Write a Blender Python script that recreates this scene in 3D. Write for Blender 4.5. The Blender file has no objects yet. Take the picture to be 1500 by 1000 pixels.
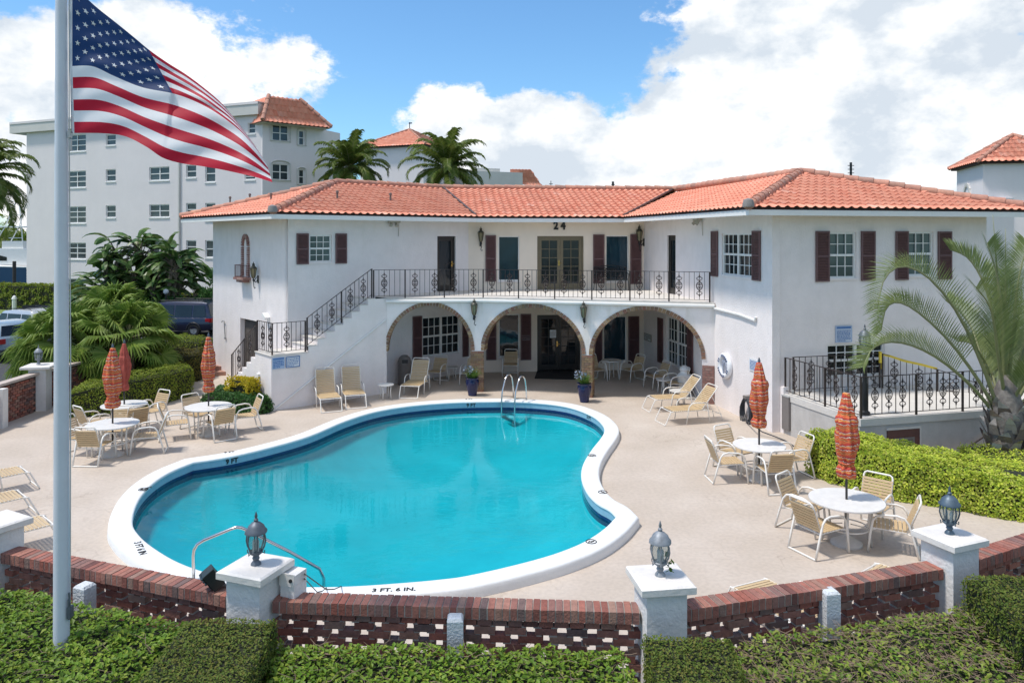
import bpy, bmesh, math, random
from math import sin, cos, pi, radians as RAD, atan2, sqrt, exp
from mathutils import Vector, Matrix
from mathutils.geometry import tessellate_polygon
random.seed(7)
R = random.random
def U(a, b): return a + (b - a) * random.random()
SC = bpy.context.scene
COL = SC.collection

# ---------------------------------------------------------------- camera model of the place
H, F, YH = 5.1, 1100.0, 347.0          # eye height (m), focal length and horizon row of a 1500 px wide frame
def G(x, y, z=0.0):
    "point of the level z seen at x, y"
    Y = (H - z) * F / (y - YH)
    return Vector(((x - 750) * Y / F, Y, z))
def AT(x, y, Y):
    return Vector(((x - 750) * Y / F, Y, H - (y - YH) * Y / F))

# ---------------------------------------------------------------- materials
def newmat(name):
    m = bpy.data.materials.new(name); m.use_nodes = True
    nt = m.node_tree
    b = nt.nodes['Principled BSDF']
    return m, nt, b
def N(nt, t, **k):
    n = nt.nodes.new(t)
    for a, v in k.items():
        if a.startswith('i_'):
            key = a[2:]
            n.inputs[int(key) if key.isdigit() else key.replace('_', ' ')].default_value = v
        else: setattr(n, a, v)
    return n
def ramp(nt, stops, interp='LINEAR'):
    r = nt.nodes.new('ShaderNodeValToRGB'); cr = r.color_ramp; cr.interpolation = interp
    while len(cr.elements) > 1: cr.elements.remove(cr.elements[0])
    cr.elements[0].position = stops[0][0]; cr.elements[0].color = (*stops[0][1], 1)
    for p, c in stops[1:]:
        e = cr.elements.new(p); e.color = (*c, 1)
    return r
def c3(c, k): return tuple(min(1, x * k) for x in c)
def mat(name, col, rough=.6, var=.12, scale=4, bump=0, bscale=40, metal=0, island=None, spec=.5, coord='Object', stretch=None, stain=None, trans=0):
    m, nt, b = newmat(name); L = nt.links
    b.inputs['Roughness'].default_value = rough; b.inputs['Metallic'].default_value = metal
    b.inputs['Specular IOR Level'].default_value = spec
    tc = N(nt, 'ShaderNodeTexCoord'); out = tc.outputs[coord]
    if stretch:
        mp = N(nt, 'ShaderNodeMapping'); mp.inputs['Scale'].default_value = stretch
        L.new(out, mp.inputs[0]); out = mp.outputs[0]
    if island:
        g = N(nt, 'ShaderNodeNewGeometry')
        r = ramp(nt, [(i / max(1, len(island) - 1), c) for i, c in enumerate(island)])
        L.new(g.outputs['Random Per Island'], r.inputs[0]); base = r.outputs[0]
    else:
        r = N(nt, 'ShaderNodeRGB'); r.outputs[0].default_value = (*col, 1); base = r.outputs[0]
    nz = N(nt, 'ShaderNodeTexNoise'); nz.inputs['Scale'].default_value = scale; nz.inputs['Detail'].default_value = 6
    nz.inputs['Roughness'].default_value = .7
    L.new(out, nz.inputs['Vector'])
    vr = ramp(nt, [(.3, (1 - var,) * 3), (.7, (1 + var * .3,) * 3)])
    L.new(nz.outputs['Fac'], vr.inputs[0])
    mx = N(nt, 'ShaderNodeMix', data_type='RGBA', blend_type='MULTIPLY'); mx.inputs[0].default_value = 1
    L.new(base, mx.inputs[6]); L.new(vr.outputs[0], mx.inputs[7]); c = mx.outputs[2]
    if stain:
        mp = N(nt, 'ShaderNodeMapping'); mp.inputs['Scale'].default_value = (1.9, 1.9, .45); L.new(tc.outputs[coord], mp.inputs[0])
        n2 = N(nt, 'ShaderNodeTexNoise'); n2.inputs['Scale'].default_value = 1.3; n2.inputs['Detail'].default_value = 5; L.new(mp.outputs[0], n2.inputs['Vector'])
        r2 = ramp(nt, [(.50, (0, 0, 0)), (.80, (1, 1, 1))]); L.new(n2.outputs['Fac'], r2.inputs[0])
        mm = N(nt, 'ShaderNodeMath', operation='MULTIPLY'); mm.inputs[1].default_value = stain[1]; L.new(r2.outputs[0], mm.inputs[0])
        m2 = N(nt, 'ShaderNodeMix', data_type='RGBA'); L.new(mm.outputs[0], m2.inputs[0]); L.new(c, m2.inputs[6]); m2.inputs[7].default_value = (*stain[0], 1); c = m2.outputs[2]
    L.new(c, b.inputs['Base Color'])
    if bump:
        n3 = N(nt, 'ShaderNodeTexNoise'); n3.inputs['Scale'].default_value = bscale; n3.inputs['Detail'].default_value = 4; L.new(out, n3.inputs['Vector'])
        bp = N(nt, 'ShaderNodeBump'); bp.inputs['Strength'].default_value = bump; bp.inputs['Distance'].default_value = .02
        L.new(n3.outputs['Fac'], bp.inputs['Height']); L.new(bp.outputs[0], b.inputs['Normal'])
    if trans:
        t = N(nt, 'ShaderNodeBsdfTranslucent'); L.new(c, t.inputs[0])
        ms = N(nt, 'ShaderNodeMixShader'); ms.inputs[0].default_value = trans
        L.new(b.outputs[0], ms.inputs[1]); L.new(t.outputs[0], ms.inputs[2])
        L.new(ms.outputs[0], nt.nodes['Material Output'].inputs[0])
    return m
def leafmat(name, cols, rough=.45, trans=.3, clump=.6, cs=1.2):
    m = mat(name, None, rough=rough + .12, var=clump, scale=cs, island=[(min(1, c[0] * 1.3), min(1, c[1] * 1.25), c[2] * 1.1) for c in cols], trans=trans, spec=.22)
    return m

STUCCO = mat('white_stucco', (.82, .76, .745), .85, .09, 1.6, bump=.55, bscale=22, stain=((.56, .51, .45), .22))
STUCCO2 = mat('white_stucco_streaked', (.84, .785, .77), .85, .07, 1.4, bump=.35, bscale=28, stain=((.42, .38, .26), .6))
CREAM = mat('cream_stucco', (.82, .71, .60), .85, .06, 1.5, bump=.25, bscale=30)
SOFFIT = mat('soffit_paint', (.72, .68, .60), .7, .08, 2)
WHITEP = mat('white_paint', (.78, .77, .75), .45, .06, 3)
CONDO = mat('condo_stucco', (.76, .705, .70), .9, .06, .5, bump=.2, bscale=6, stain=((.60, .57, .54), .12))
CONDOTRIM = mat('condo_trim', (.62, .60, .56), .7, .1, .6)
DECKM = None
SHUT = mat('shutter_brown', (.15, .078, .08), .55, .2, 6)
IRON = mat('wrought_iron', (.035, .022, .02), .45, .3, 8)
BLACKM = mat('black_metal', (.015, .015, .017), .4, .2, 8)
GREYCAST = mat('grey_cast_metal', (.13, .15, .18), .5, .35, 12, metal=.4)
CHROME = mat('stainless_steel', (.62, .62, .62), .18, .08, 10, metal=1)
FRAMEW = mat('chair_frame_paint', (.78, .75, .70), .4, .1, 8)
STRAP = mat('tan_vinyl_strap', None, .5, .12, 10, island=[(.50, .36, .20), (.58, .43, .25), (.54, .39, .22)])
TABLETOP = mat('white_table_top', (.72, .70, .67), .35, .12, 7)
DOORBR = mat('bronze_door_frame', (.17, .135, .08), .4, .15, 6)
DARKDOOR = mat('dark_door', (.025, .022, .02), .35, .2, 5)
GREENLAMP = mat('verdigris_lantern_metal', (.06, .06, .045), .5, .3, 15, metal=.3)
POT = mat('cobalt_glaze', (.008, .016, .075), .12, .3, 5)
CONCRETE = mat('concrete', (.50, .47, .43), .85, .16, 3, bump=.3, bscale=30)
PALECONC = mat('pale_concrete', (.62, .585, .545), .85, .12, 3, bump=.4, bscale=25)
STEPM = mat('step_paint', (.66, .55, .48), .8, .12, 4)
CAPW = mat('cap_paint', (.72, .68, .64), .6, .14, 5, bump=.3, bscale=22)
PILLAR = mat('pillar_paint', (.72, .70, .68), .7, .12, 4, bump=.5, bscale=24)
BRICK = mat('wall_brick', None, .8, .35, 14, bump=.4, bscale=50, island=[(.15, .06, .05), (.34, .11, .075), (.24, .13, .11), (.42, .16, .11), (.12, .08, .08), (.34, .20, .15), (.38, .12, .085)])
BRICKT = mat('arch_brick', None, .85, .3, 14, bump=.4, bscale=50, island=[(.20, .13, .08), (.30, .20, .11), (.24, .11, .08), (.36, .26, .16), (.16, .09, .07)])
BRICKP = mat('faded_pink_brick', None, .85, .2, 14, bump=.4, bscale=50, island=[(.34, .19, .16), (.28, .14, .12), (.40, .26, .22)])
MORTAR = mat('mortar', (.40, .36, .32), .9, .25, 10)
HOSE = mat('hose_rubber', (.03, .035, .045), .5, .2, 8)
GREYBOX = mat('grey_box_paint', (.19, .17, .16), .5, .12, 4)
NAVYT = mat('navy_print', (.02, .05, .16), .5, .1, 8)
SIGNW = mat('sign_white', (.74, .76, .78), .4, .05, 8)
SIGNB = mat('sign_pale_blue', (.36, .47, .66), .4, .1, 8)
SIGNP = mat('sign_very_pale_blue', (.58, .63, .72), .4, .06, 8)
SIGNM = mat('sign_blue', (.06, .17, .42), .4, .1, 8)
INK = mat('black_ink', (.02, .02, .02), .6, .1, 8)
YELLOW = mat('yellow_tape', (.75, .55, .05), .5, .1, 8)
BRASS = mat('brass', (.55, .38, .12), .25, .1, 10, metal=1)
RUBBER = mat('tyre_rubber', (.012, .012, .012), .8, .2, 10)
RED = mat('tail_light_red', (.35, .01, .015), .2, .1, 5)
def glassmat(name, col, rough=.04, var=.4):
    m, nt, b = newmat(name); L = nt.links
    tc = N(nt, 'ShaderNodeTexCoord'); nz = N(nt, 'ShaderNodeTexNoise'); nz.inputs['Scale'].default_value = .8; L.new(tc.outputs['Object'], nz.inputs['Vector'])
    r = ramp(nt, [(.3, c3(col, 1 - var)), (.7, c3(col, 1 + var))]); L.new(nz.outputs['Fac'], r.inputs[0]); L.new(r.outputs[0], b.inputs['Base Color'])
    b.inputs['Roughness'].default_value = rough; b.inputs['IOR'].default_value = 1.5
    n2 = N(nt, 'ShaderNodeTexNoise'); n2.inputs['Scale'].default_value = 2.5; L.new(tc.outputs['Object'], n2.inputs['Vector'])
    bp = N(nt, 'ShaderNodeBump'); bp.inputs['Strength'].default_value = .06; bp.inputs['Distance'].default_value = .05; L.new(n2.outputs['Fac'], bp.inputs['Height']); L.new(bp.outputs[0], b.inputs['Normal'])
    return m
GLASS = glassmat('window_glass', (.012, .017, .021))  # opaque; the dark interior is put into the near-black base colour
GLASSB = glassmat('blue_tinted_glass', (.008, .03, .045))
GLASSG = glassmat('blind_backed_glass', (.10, .14, .14))
GLASSC = glassmat('car_glass', (.012, .016, .02))
def lampglass():
    m, nt, b = newmat('lantern_glass'); L = nt.links
    t = N(nt, 'ShaderNodeBsdfTransparent'); t.inputs[0].default_value = (.80, .84, .84, 1)
    ms = N(nt, 'ShaderNodeMixShader'); ms.inputs[0].default_value = .18
    b.inputs['Base Color'].default_value = (.5, .52, .5, 1); b.inputs['Roughness'].default_value = .05
    L.new(t.outputs[0], ms.inputs[1]); L.new(b.outputs[0], ms.inputs[2]); L.new(ms.outputs[0], nt.nodes['Material Output'].inputs[0])
    return m
LGLASS = lampglass()
AMBERG = mat('amber_lantern_glass', (.23, .20, .11), .15, .3, 12)

# ---------------------------------------------------------------- mesh builder
class MB:
    def __init__(s): s.v = []; s.f = []; s.m = []; s.uv = None
    def quad(s, a, b, c, d, mi=0):
        n = len(s.v); s.v += [tuple(a), tuple(b), tuple(c), tuple(d)]; s.f.append((n, n + 1, n + 2, n + 3)); s.m.append(mi)
    def face(s, pts, mi=0):
        n = len(s.v); s.v += [tuple(p) for p in pts]; s.f.append(tuple(range(n, n + len(pts)))); s.m.append(mi)
    def box(s, c, d, rz=0, mi=0, M=None, taper=1):
        n = len(s.v); x, y, z = d[0] / 2, d[1] / 2, d[2] / 2
        P = [(-x, -y, -z), (x, -y, -z), (x, y, -z), (-x, y, -z), (-x * taper, -y * taper, z), (x * taper, -y * taper, z), (x * taper, y * taper, z), (-x * taper, y * taper, z)]
        if M is None: M = Matrix.Rotation(rz, 3, 'Z') if rz else None
        for p in P:
            q = (M @ Vector(p)) if M is not None else p
            s.v.append((q[0] + c[0], q[1] + c[1], q[2] + c[2]))
        for q in ((0, 3, 2, 1), (4, 5, 6, 7), (0, 1, 5, 4), (1, 2, 6, 5), (2, 3, 7, 6), (3, 0, 4, 7)):
            s.f.append(tuple(n + k for k in q)); s.m.append(mi)
    def mm(s, a, b, mi=0):
        s.box([(a[i] + b[i]) / 2 for i in range(3)], [abs(b[i] - a[i]) for i in range(3)], mi=mi)
    def tube(s, pts, r, n=6, closed=False, mi=0, caps=True, phase=0):
        pts = [Vector(p) for p in pts]; k = len(pts); base = len(s.v)
        rs = r if isinstance(r, (list, tuple)) else [r] * k
        T = []
        for i in range(k):
            a = pts[(i - 1) % k] if (closed or i > 0) else pts[i]; b = pts[(i + 1) % k] if (closed or i < k - 1) else pts[i]
            t = (b - a); T.append(t.normalized() if t.length > 1e-9 else Vector((0, 0, 1)))
        up = Vector((0, 0, 1)) if abs(T[0].z) < .9 else Vector((0, 1, 0))
        u = (up - T[0] * up.dot(T[0])).normalized()
        for i in range(k):
            u = (u - T[i] * u.dot(T[i]))
            u = u.normalized() if u.length > 1e-6 else T[i].orthogonal().normalized()
            w = T[i].cross(u)
            for j in range(n):
                a = 2 * pi * (j + phase) / n; p = pts[i] + (u * cos(a) + w * sin(a)) * rs[i]; s.v.append(tuple(p))
        for i in range(k if closed else k - 1):
            for j in range(n):
                i2 = (i + 1) % k
                s.f.append((base + i * n + j, base + i * n + (j + 1) % n, base + i2 * n + (j + 1) % n, base + i2 * n + j)); s.m.append(mi)
        if caps and not closed:
            s.f.append(tuple(base + j for j in reversed(range(n)))); s.m.append(mi)
            s.f.append(tuple(base + (k - 1) * n + j for j in range(n))); s.m.append(mi)
    def lathe(s, prof, n=16, c=(0, 0, 0), mi=0, mod=None, cap=True):
        base = len(s.v)
        for (r, z) in prof:
            for j in range(n):
                a = 2 * pi * j / n; rr = r * (mod(a, z) if mod else 1)
                s.v.append((c[0] + rr * cos(a), c[1] + rr * sin(a), c[2] + z))
        for i in range(len(prof) - 1):
            for j in range(n):
                s.f.append((base + i * n + j, base + i * n + (j + 1) % n, base + (i + 1) * n + (j + 1) % n, base + (i + 1) * n + j)); s.m.append(mi)
        if cap:
            s.f.append(tuple(base + j for j in reversed(range(n)))); s.m.append(mi)
            s.f.append(tuple(base + (len(prof) - 1) * n + j for j in range(n))); s.m.append(mi)
    def prism(s, poly, a, b, ax='z', mi=0):
        "poly in the plane across ax, from a to b; any simple polygon"
        def P(p, t): return (p[0], p[1], t) if ax == 'z' else ((p[0], t, p[1]) if ax == 'y' else (t, p[0], p[1]))
        n = len(poly); base = len(s.v)
        s.v += [P(p, a) for p in poly] + [P(p, b) for p in poly]
        for t in tessellate_polygon([[Vector((p[0], p[1], 0)) for p in poly]]):
            s.f.append(tuple(base + i for i in t)); s.m.append(mi)
            s.f.append(tuple(base + n + i for i in reversed(t))); s.m.append(mi)
        for i in range(n):
            j = (i + 1) % n; s.f.append((base + i, base + j, base + n + j, base + n + i)); s.m.append(mi)
    def add(s, o, M=None, mi=None):
        base = len(s.v)
        s.v += [tuple(M @ Vector(p)) if M is not None else p for p in o.v]
        s.f += [tuple(base + i for i in f) for f in o.f]; s.m += [mi if mi is not None else k for k in o.m]
    def mesh(s, name, mats, smooth=False, fixn=True):
        me = bpy.data.meshes.new(name); me.from_pydata(s.v, [], s.f)
        for m in (mats if isinstance(mats, (list, tuple)) else [mats]): me.materials.append(m)
        if max(s.m, default=0) > 0: me.polygons.foreach_set('material_index', s.m)
        if fixn and len(s.f) < 60000:
            bm = bmesh.new(); bm.from_mesh(me); bmesh.ops.recalc_face_normals(bm, faces=bm.faces); bm.to_mesh(me); bm.free()
        if smooth:
            me.polygons.foreach_set('use_smooth', [True] * len(me.polygons))
            if smooth != 'all':
                try: me.set_sharp_from_angle(angle=RAD(40))
                except Exception: pass
        me.update()
        return me

WM = {}
def tag(o, label=None, cat=None, group=None, kind=None):
    if label: o['label'] = label
    if cat: o['category'] = cat
    if group: o['group'] = group
    if kind: o['kind'] = kind
    return o
def thing(name, label, cat, loc=(0, 0, 0), rz=0, group=None):
    o = bpy.data.objects.new(name, None); COL.objects.link(o); o.empty_display_size = .2
    o.location = loc; o.rotation_euler = (0, 0, rz)
    WM[o.name] = Matrix.Translation(Vector(loc)) @ Matrix.Rotation(rz, 4, 'Z')
    return tag(o, label, cat, group)
def linkmesh(name, me, parent=None, frame=None, label=None):
    o = bpy.data.objects.new(name, me); COL.objects.link(o)
    if parent is not None:
        o.parent = parent
        if frame is not None:
            o.matrix_parent_inverse = WM[parent.name].inverted(); o.matrix_basis = frame; WM[o.name] = frame.copy()
        else: WM[o.name] = WM[parent.name].copy()
    else:
        if frame is not None: o.matrix_basis = frame; WM[o.name] = frame.copy()
        else: WM[o.name] = Matrix.Identity(4)
    if label: o['label'] = label
    return o
ID4 = Matrix.Identity(4)
def part(name, mb, parent, mats, smooth=False, frame=None, label=None):
    return linkmesh(name, mb.mesh(name, mats, smooth), parent, frame, label)
def solo(name, mb, mats, label, cat, group=None, smooth=False, frame=None):
    return tag(linkmesh(name, mb.mesh(name, mats, smooth), None, frame), label, cat, group)
def struct(name, mb, mats, smooth=False, frame=None):
    return tag(linkmesh(name, mb.mesh(name, mats, smooth), None, frame), kind='structure')
def copy_tree(o, parent=None):
    c = o.copy(); COL.objects.link(c)
    if parent is not None: c.parent = parent
    for ch in list(o.children): copy_tree(ch, c)
    return c
def put(o, loc, rz):
    o.location = loc; o.rotation_euler = (0, 0, rz); return o
def textmb(txt, size=1, depth=.004, bold=0):
    cu = bpy.data.curves.new('lettering', 'FONT'); cu.body = txt; cu.size = size; cu.extrude = depth; cu.offset = bold
    cu.align_x = 'CENTER'; cu.align_y = 'CENTER'; cu.resolution_u = 2
    ob = bpy.data.objects.new('lettering', cu); COL.objects.link(ob)
    me = bpy.data.meshes.new_from_object(ob.evaluated_get(bpy.context.evaluated_depsgraph_get()))
    mb = MB(); mb.v = [tuple(v.co) for v in me.vertices]; mb.f = [tuple(p.vertices) for p in me.polygons]; mb.m = [0] * len(mb.f)
    bpy.data.objects.remove(ob); bpy.data.curves.remove(cu); bpy.data.meshes.remove(me)
    return mb
def frame2(p, d, z=0):
    "world frame: origin p, local x along the ground direction d, local y to its left"
    d = Vector((d[0], d[1], 0)).normalized()
    M = Matrix(((d.x, -d.y, 0, p[0]), (d.y, d.x, 0, p[1]), (0, 0, 1, z), (0, 0, 0, 1)))
    return M
# ---------------------------------------------------------------- world, sun, camera
SUN_AZ = Vector((-1, -.23, 0)).normalized(); SUN_EL = RAD(65)
SUN_DIR = Vector((SUN_AZ.x * cos(SUN_EL), SUN_AZ.y * cos(SUN_EL), sin(SUN_EL)))
def build_world():
    w = bpy.data.worlds.new('World'); SC.world = w; w.use_nodes = True
    nt = w.node_tree; L = nt.links; nt.nodes.clear()
    out = N(nt, 'ShaderNodeOutputWorld'); bg = N(nt, 'ShaderNodeBackground'); L.new(bg.outputs[0], out.inputs[0])
    sky = N(nt, 'ShaderNodeTexSky', sky_type='NISHITA'); sky.sun_disc = False
    sky.sun_elevation = SUN_EL; sky.sun_rotation = atan2(SUN_AZ.x, SUN_AZ.y)
    sky.air_density = 1.0; sky.dust_density = .6; sky.ozone_density = 2.0
    tc = N(nt, 'ShaderNodeTexCoord'); d = tc.outputs['Generated']
    def math_(op, a, b=None, clamp=False):
        n = N(nt, 'ShaderNodeMath', operation=op); n.use_clamp = clamp
        for i, x in enumerate((a, b)):
            if x is None: continue
            if isinstance(x, (int, float)): n.inputs[i].default_value = x
            else: L.new(x, n.inputs[i])
        return n.outputs[0]
    def vec(op, a, b):
        n = N(nt, 'ShaderNodeVectorMath', operation=op)
        for i, x in enumerate((a, b)):
            if hasattr(x, 'links'): L.new(x, n.inputs[i])
            else: n.inputs[i].default_value = x
        return n
    # clouds: banks of cumulus at fixed compass bearings, with fractal edges
    stretched = vec('MULTIPLY', d, (1, 1, 1.5)).outputs[0]
    def fbm(scale, off, detail=8, rough=.55):
        n = N(nt, 'ShaderNodeTexNoise'); n.inputs['Scale'].default_value = scale; n.inputs['Detail'].default_value = detail; n.inputs['Roughness'].default_value = rough
        L.new(vec('ADD', stretched, off).outputs[0], n.inputs['Vector']); return n.outputs['Fac']
    big = fbm(4.2, (3.1, .7, 1.9), 10, .6); fine = fbm(15, (1.0, 5.0, 2.0), 8, .65); l0 = fbm(5.2, (2.1, 4.7, .9), 8, .58); l1 = fbm(5.2, (2.1 - .045, 4.7, .9 + .05), 8, .58)
    cover = None
    for (x, y, rad, amp) in BLOBS + [((0, -1, .5), 0, 1.0, .42), ((.4, -.2, 1), 0, .8, .30), ((-1, -.3, .8), 0, .7, .28), ((1, .1, .5), 0, .7, .35)]:  # last four: out-of-view cloud added to lift the ambient light
        c = Vector(x).normalized() if isinstance(x, tuple) else Vector(((x - 750) / F, 1, (YH - y) / F)).normalized(); c = (c.x, c.y, c.z * 1.5)
        n = vec('DISTANCE', stretched, c)
        q = math_('POWER', math_('MULTIPLY', n.outputs['Value'], 1 / rad), 2)
        g = math_('MULTIPLY', math_('POWER', 2.718, math_('MULTIPLY', q, -1)), amp)
        cover = g if cover is None else math_('ADD', cover, g)
    sx = N(nt, 'ShaderNodeSeparateXYZ'); L.new(d, sx.inputs[0])
    f = math_('ADD', cover, math_('MULTIPLY', math_('SUBTRACT', big, .5), 2.3))
    f = math_('ADD', f, math_('MULTIPLY', math_('SUBTRACT', fine, .5), .75))
    mr = N(nt, 'ShaderNodeMapRange', interpolation_type='SMOOTHSTEP'); mr.inputs[1].default_value = .40; mr.inputs[2].default_value = .60; L.new(f, mr.inputs[0])
    mask = mr.outputs[0]
    # thickness of the cloud greys its base
    th = math_('ADD', math_('MULTIPLY', math_('SUBTRACT', f, .60), .30), math_('ADD', math_('MULTIPLY', math_('SUBTRACT', l1, l0), 4.5), math_('MULTIPLY', math_('SUBTRACT', .57, l0), 3.4)))
    cr = ramp(nt, [(0, (1.0, 1.0, 1.0)), (.25, (.90, .92, .94)), (.6, (.76, .81, .86)), (1, (.62, .69, .77))]); L.new(th, cr.inputs[0])
    cs = N(nt, 'ShaderNodeMix', data_type='RGBA', blend_type='MULTIPLY'); cs.inputs[0].default_value = 1
    L.new(cr.outputs[0], cs.inputs[6]); cs.inputs[7].default_value = (CLOUD, CLOUD, CLOUD, 1)
    sk = N(nt, 'ShaderNodeMix', data_type='RGBA', blend_type='MULTIPLY'); sk.inputs[0].default_value = 1
    L.new(sky.outputs[0], sk.inputs[6]); sk.inputs[7].default_value = (SKYTINT[0], SKYTINT[1], SKYTINT[2], 1)
    mx = N(nt, 'ShaderNodeMix', data_type='RGBA'); L.new(mask, mx.inputs[0]); L.new(sk.outputs[2], mx.inputs[6]); L.new(cs.outputs[2], mx.inputs[7])
    L.new(mx.outputs[2], bg.inputs[0]); bg.inputs[1].default_value = SKYSTR
BLOBS = [(1250, 150, .36, .62), (1000, 235, .24, .42), (700, 180, .12, .40), (820, 250, .2, .3), (1480, 60, .3, .4), (60, 150, .24, .62), (250, 20, .22, .60), (480, 70, .09, .42), (330, 200, .12, .3),
         (560, 40, .12, -.35), (800, 20, .17, -.40), (420, 170, .05, -.15), (590, 110, .08, -.2), (860, 90, .10, -.22), (420, 40, .05, -.12), (500, 190, .09, -.2)]
SKYSTR, CLOUD, SKYTINT = .10, 7.9, (.78, 1.12, 1.32)
build_world()
sl = bpy.data.lights.new('sun', 'SUN'); sl.energy = 2.75; sl.angle = RAD(6); sl.color = (1, .94, .86)
so = bpy.data.objects.new('sun', sl); COL.objects.link(so)
so.rotation_euler = SUN_DIR.to_track_quat('Z', 'Y').to_euler(); so.location = (-20, 0, 30)
cam = bpy.data.cameras.new('camera'); cam.sensor_width = 36; cam.lens = 36 * F / 1500; cam.shift_y = -(500 - YH) / 1500
cam.clip_end = 3000; cam.clip_start = .1
co = bpy.data.objects.new('camera', cam); COL.objects.link(co); co.location = (0, 0, H); co.rotation_euler = (RAD(90), 0, 0)
SC.camera = co
SC.view_settings.view_transform = 'Standard'; SC.view_settings.look = 'None'; SC.view_settings.gamma = 1; SC.view_settings.exposure = .52
SC.cycles.max_bounces = 8; SC.cycles.transparent_max_bounces = 16; SC.cycles.caustics_reflective = False; SC.cycles.caustics_refractive = False
SC.cycles.use_denoising = True; SC.cycles.sample_clamp_indirect = 6

# ---------------------------------------------------------------- pool outline (inner edge of the coping, level .2)
POOLPX = [(717, 587), (660, 588.5), (600, 593.5), (550, 602), (505, 616), (455, 637), (400, 653), (340, 667), (283, 676), (250, 690), (225, 706), (207, 725), (197, 745), (194, 765), (200, 778), (217, 795), (253, 818), (293, 834), (340, 846), (400, 855), (450, 858), (516, 857), (597, 851.5), (650, 846.5), (685, 841.5), (750, 827), (810, 810.5), (855, 792.5), (885, 773), (903, 755), (893, 745), (876, 735.5), (862, 722), (853, 704), (852, 688), (857, 673), (868, 656), (880, 641), (885.5, 630), (882, 620), (868, 608), (841, 597), (814, 591.5), (780, 588.3), (750, 587)]
CT = .17                                   # coping top
pool_c = [G(x, y, CT) for x, y in POOLPX]
def smooth_loop(P, corners, sub=4):
    n = len(P); out = []
    for i in range(n):
        p0, p1, p2, p3 = P[i - 1], P[i], P[(i + 1) % n], P[(i + 2) % n]
        if i in corners: p0 = p1 - (p2 - p1)
        if (i + 1) % n in corners: p3 = p2 + (p2 - p1)
        for k in range(sub):
            t = k / sub
            out.append(.5 * ((2 * p1) + (p2 - p0) * t + (2 * p0 - 5 * p1 + 4 * p2 - p3) * t * t + (3 * p1 - p0 - 3 * p2 + p3) * t ** 3))
    return out
PC = smooth_loop(pool_c, {8, 29})
def loop_normals(P):
    n = len(P); ar = sum(P[i].x * P[(i + 1) % n].y - P[(i + 1) % n].x * P[i].y for i in range(n))
    s = 1 if ar > 0 else -1; out = []
    for i in range(n):
        a = (P[i] - P[i - 1]); b = (P[(i + 1) % n] - P[i]); a.z = b.z = 0
        na = Vector((a.y, -a.x, 0)).normalized(); nb = Vector((b.y, -b.x, 0)).normalized()
        m = (na + nb).normalized(); k = 1 / max(.6, m.dot(na)); out.append(m * s * k)
    return out
PN = loop_normals(PC)
def ring(off, z): return [Vector((p.x + n.x * off, p.y + n.y * off, z)) for p, n in zip(PC, PN)]
def ringmesh(mb, prof, mi=0):
    "prof: list of (offset, z) swept round the pool"
    n = len(PC); base = len(mb.v)
    for o, z in prof: mb.v += [tuple(p) for p in ring(o, z)]
    for i in range(len(prof) - 1):
        for j in range(n):
            k = (j + 1) % n; mb.f.append((base + i * n + j, base + i * n + k, base + (i + 1) * n + k, base + (i + 1) * n + j)); mb.m.append(mi)
def holed(name, outer, z, m, off, kind=True):
    mb = MB(); hole = [(p.x, p.y) for p in ring(off, z)]
    pts = [Vector((x, y, 0)) for x, y in outer] + [Vector((x, y, 0)) for x, y in hole]
    mb.v = [(p.x, p.y, z) for p in pts]
    for t in tessellate_polygon([[Vector((x, y, 0)) for x, y in outer], [Vector((x, y, 0)) for x, y in hole]]): mb.f.append(tuple(t)); mb.m.append(0)
    me = mb.mesh(name, m)
    for p in me.polygons:
        if p.normal.z < 0: p.flip()
    return tag(linkmesh(name, me), kind='structure')

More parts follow.
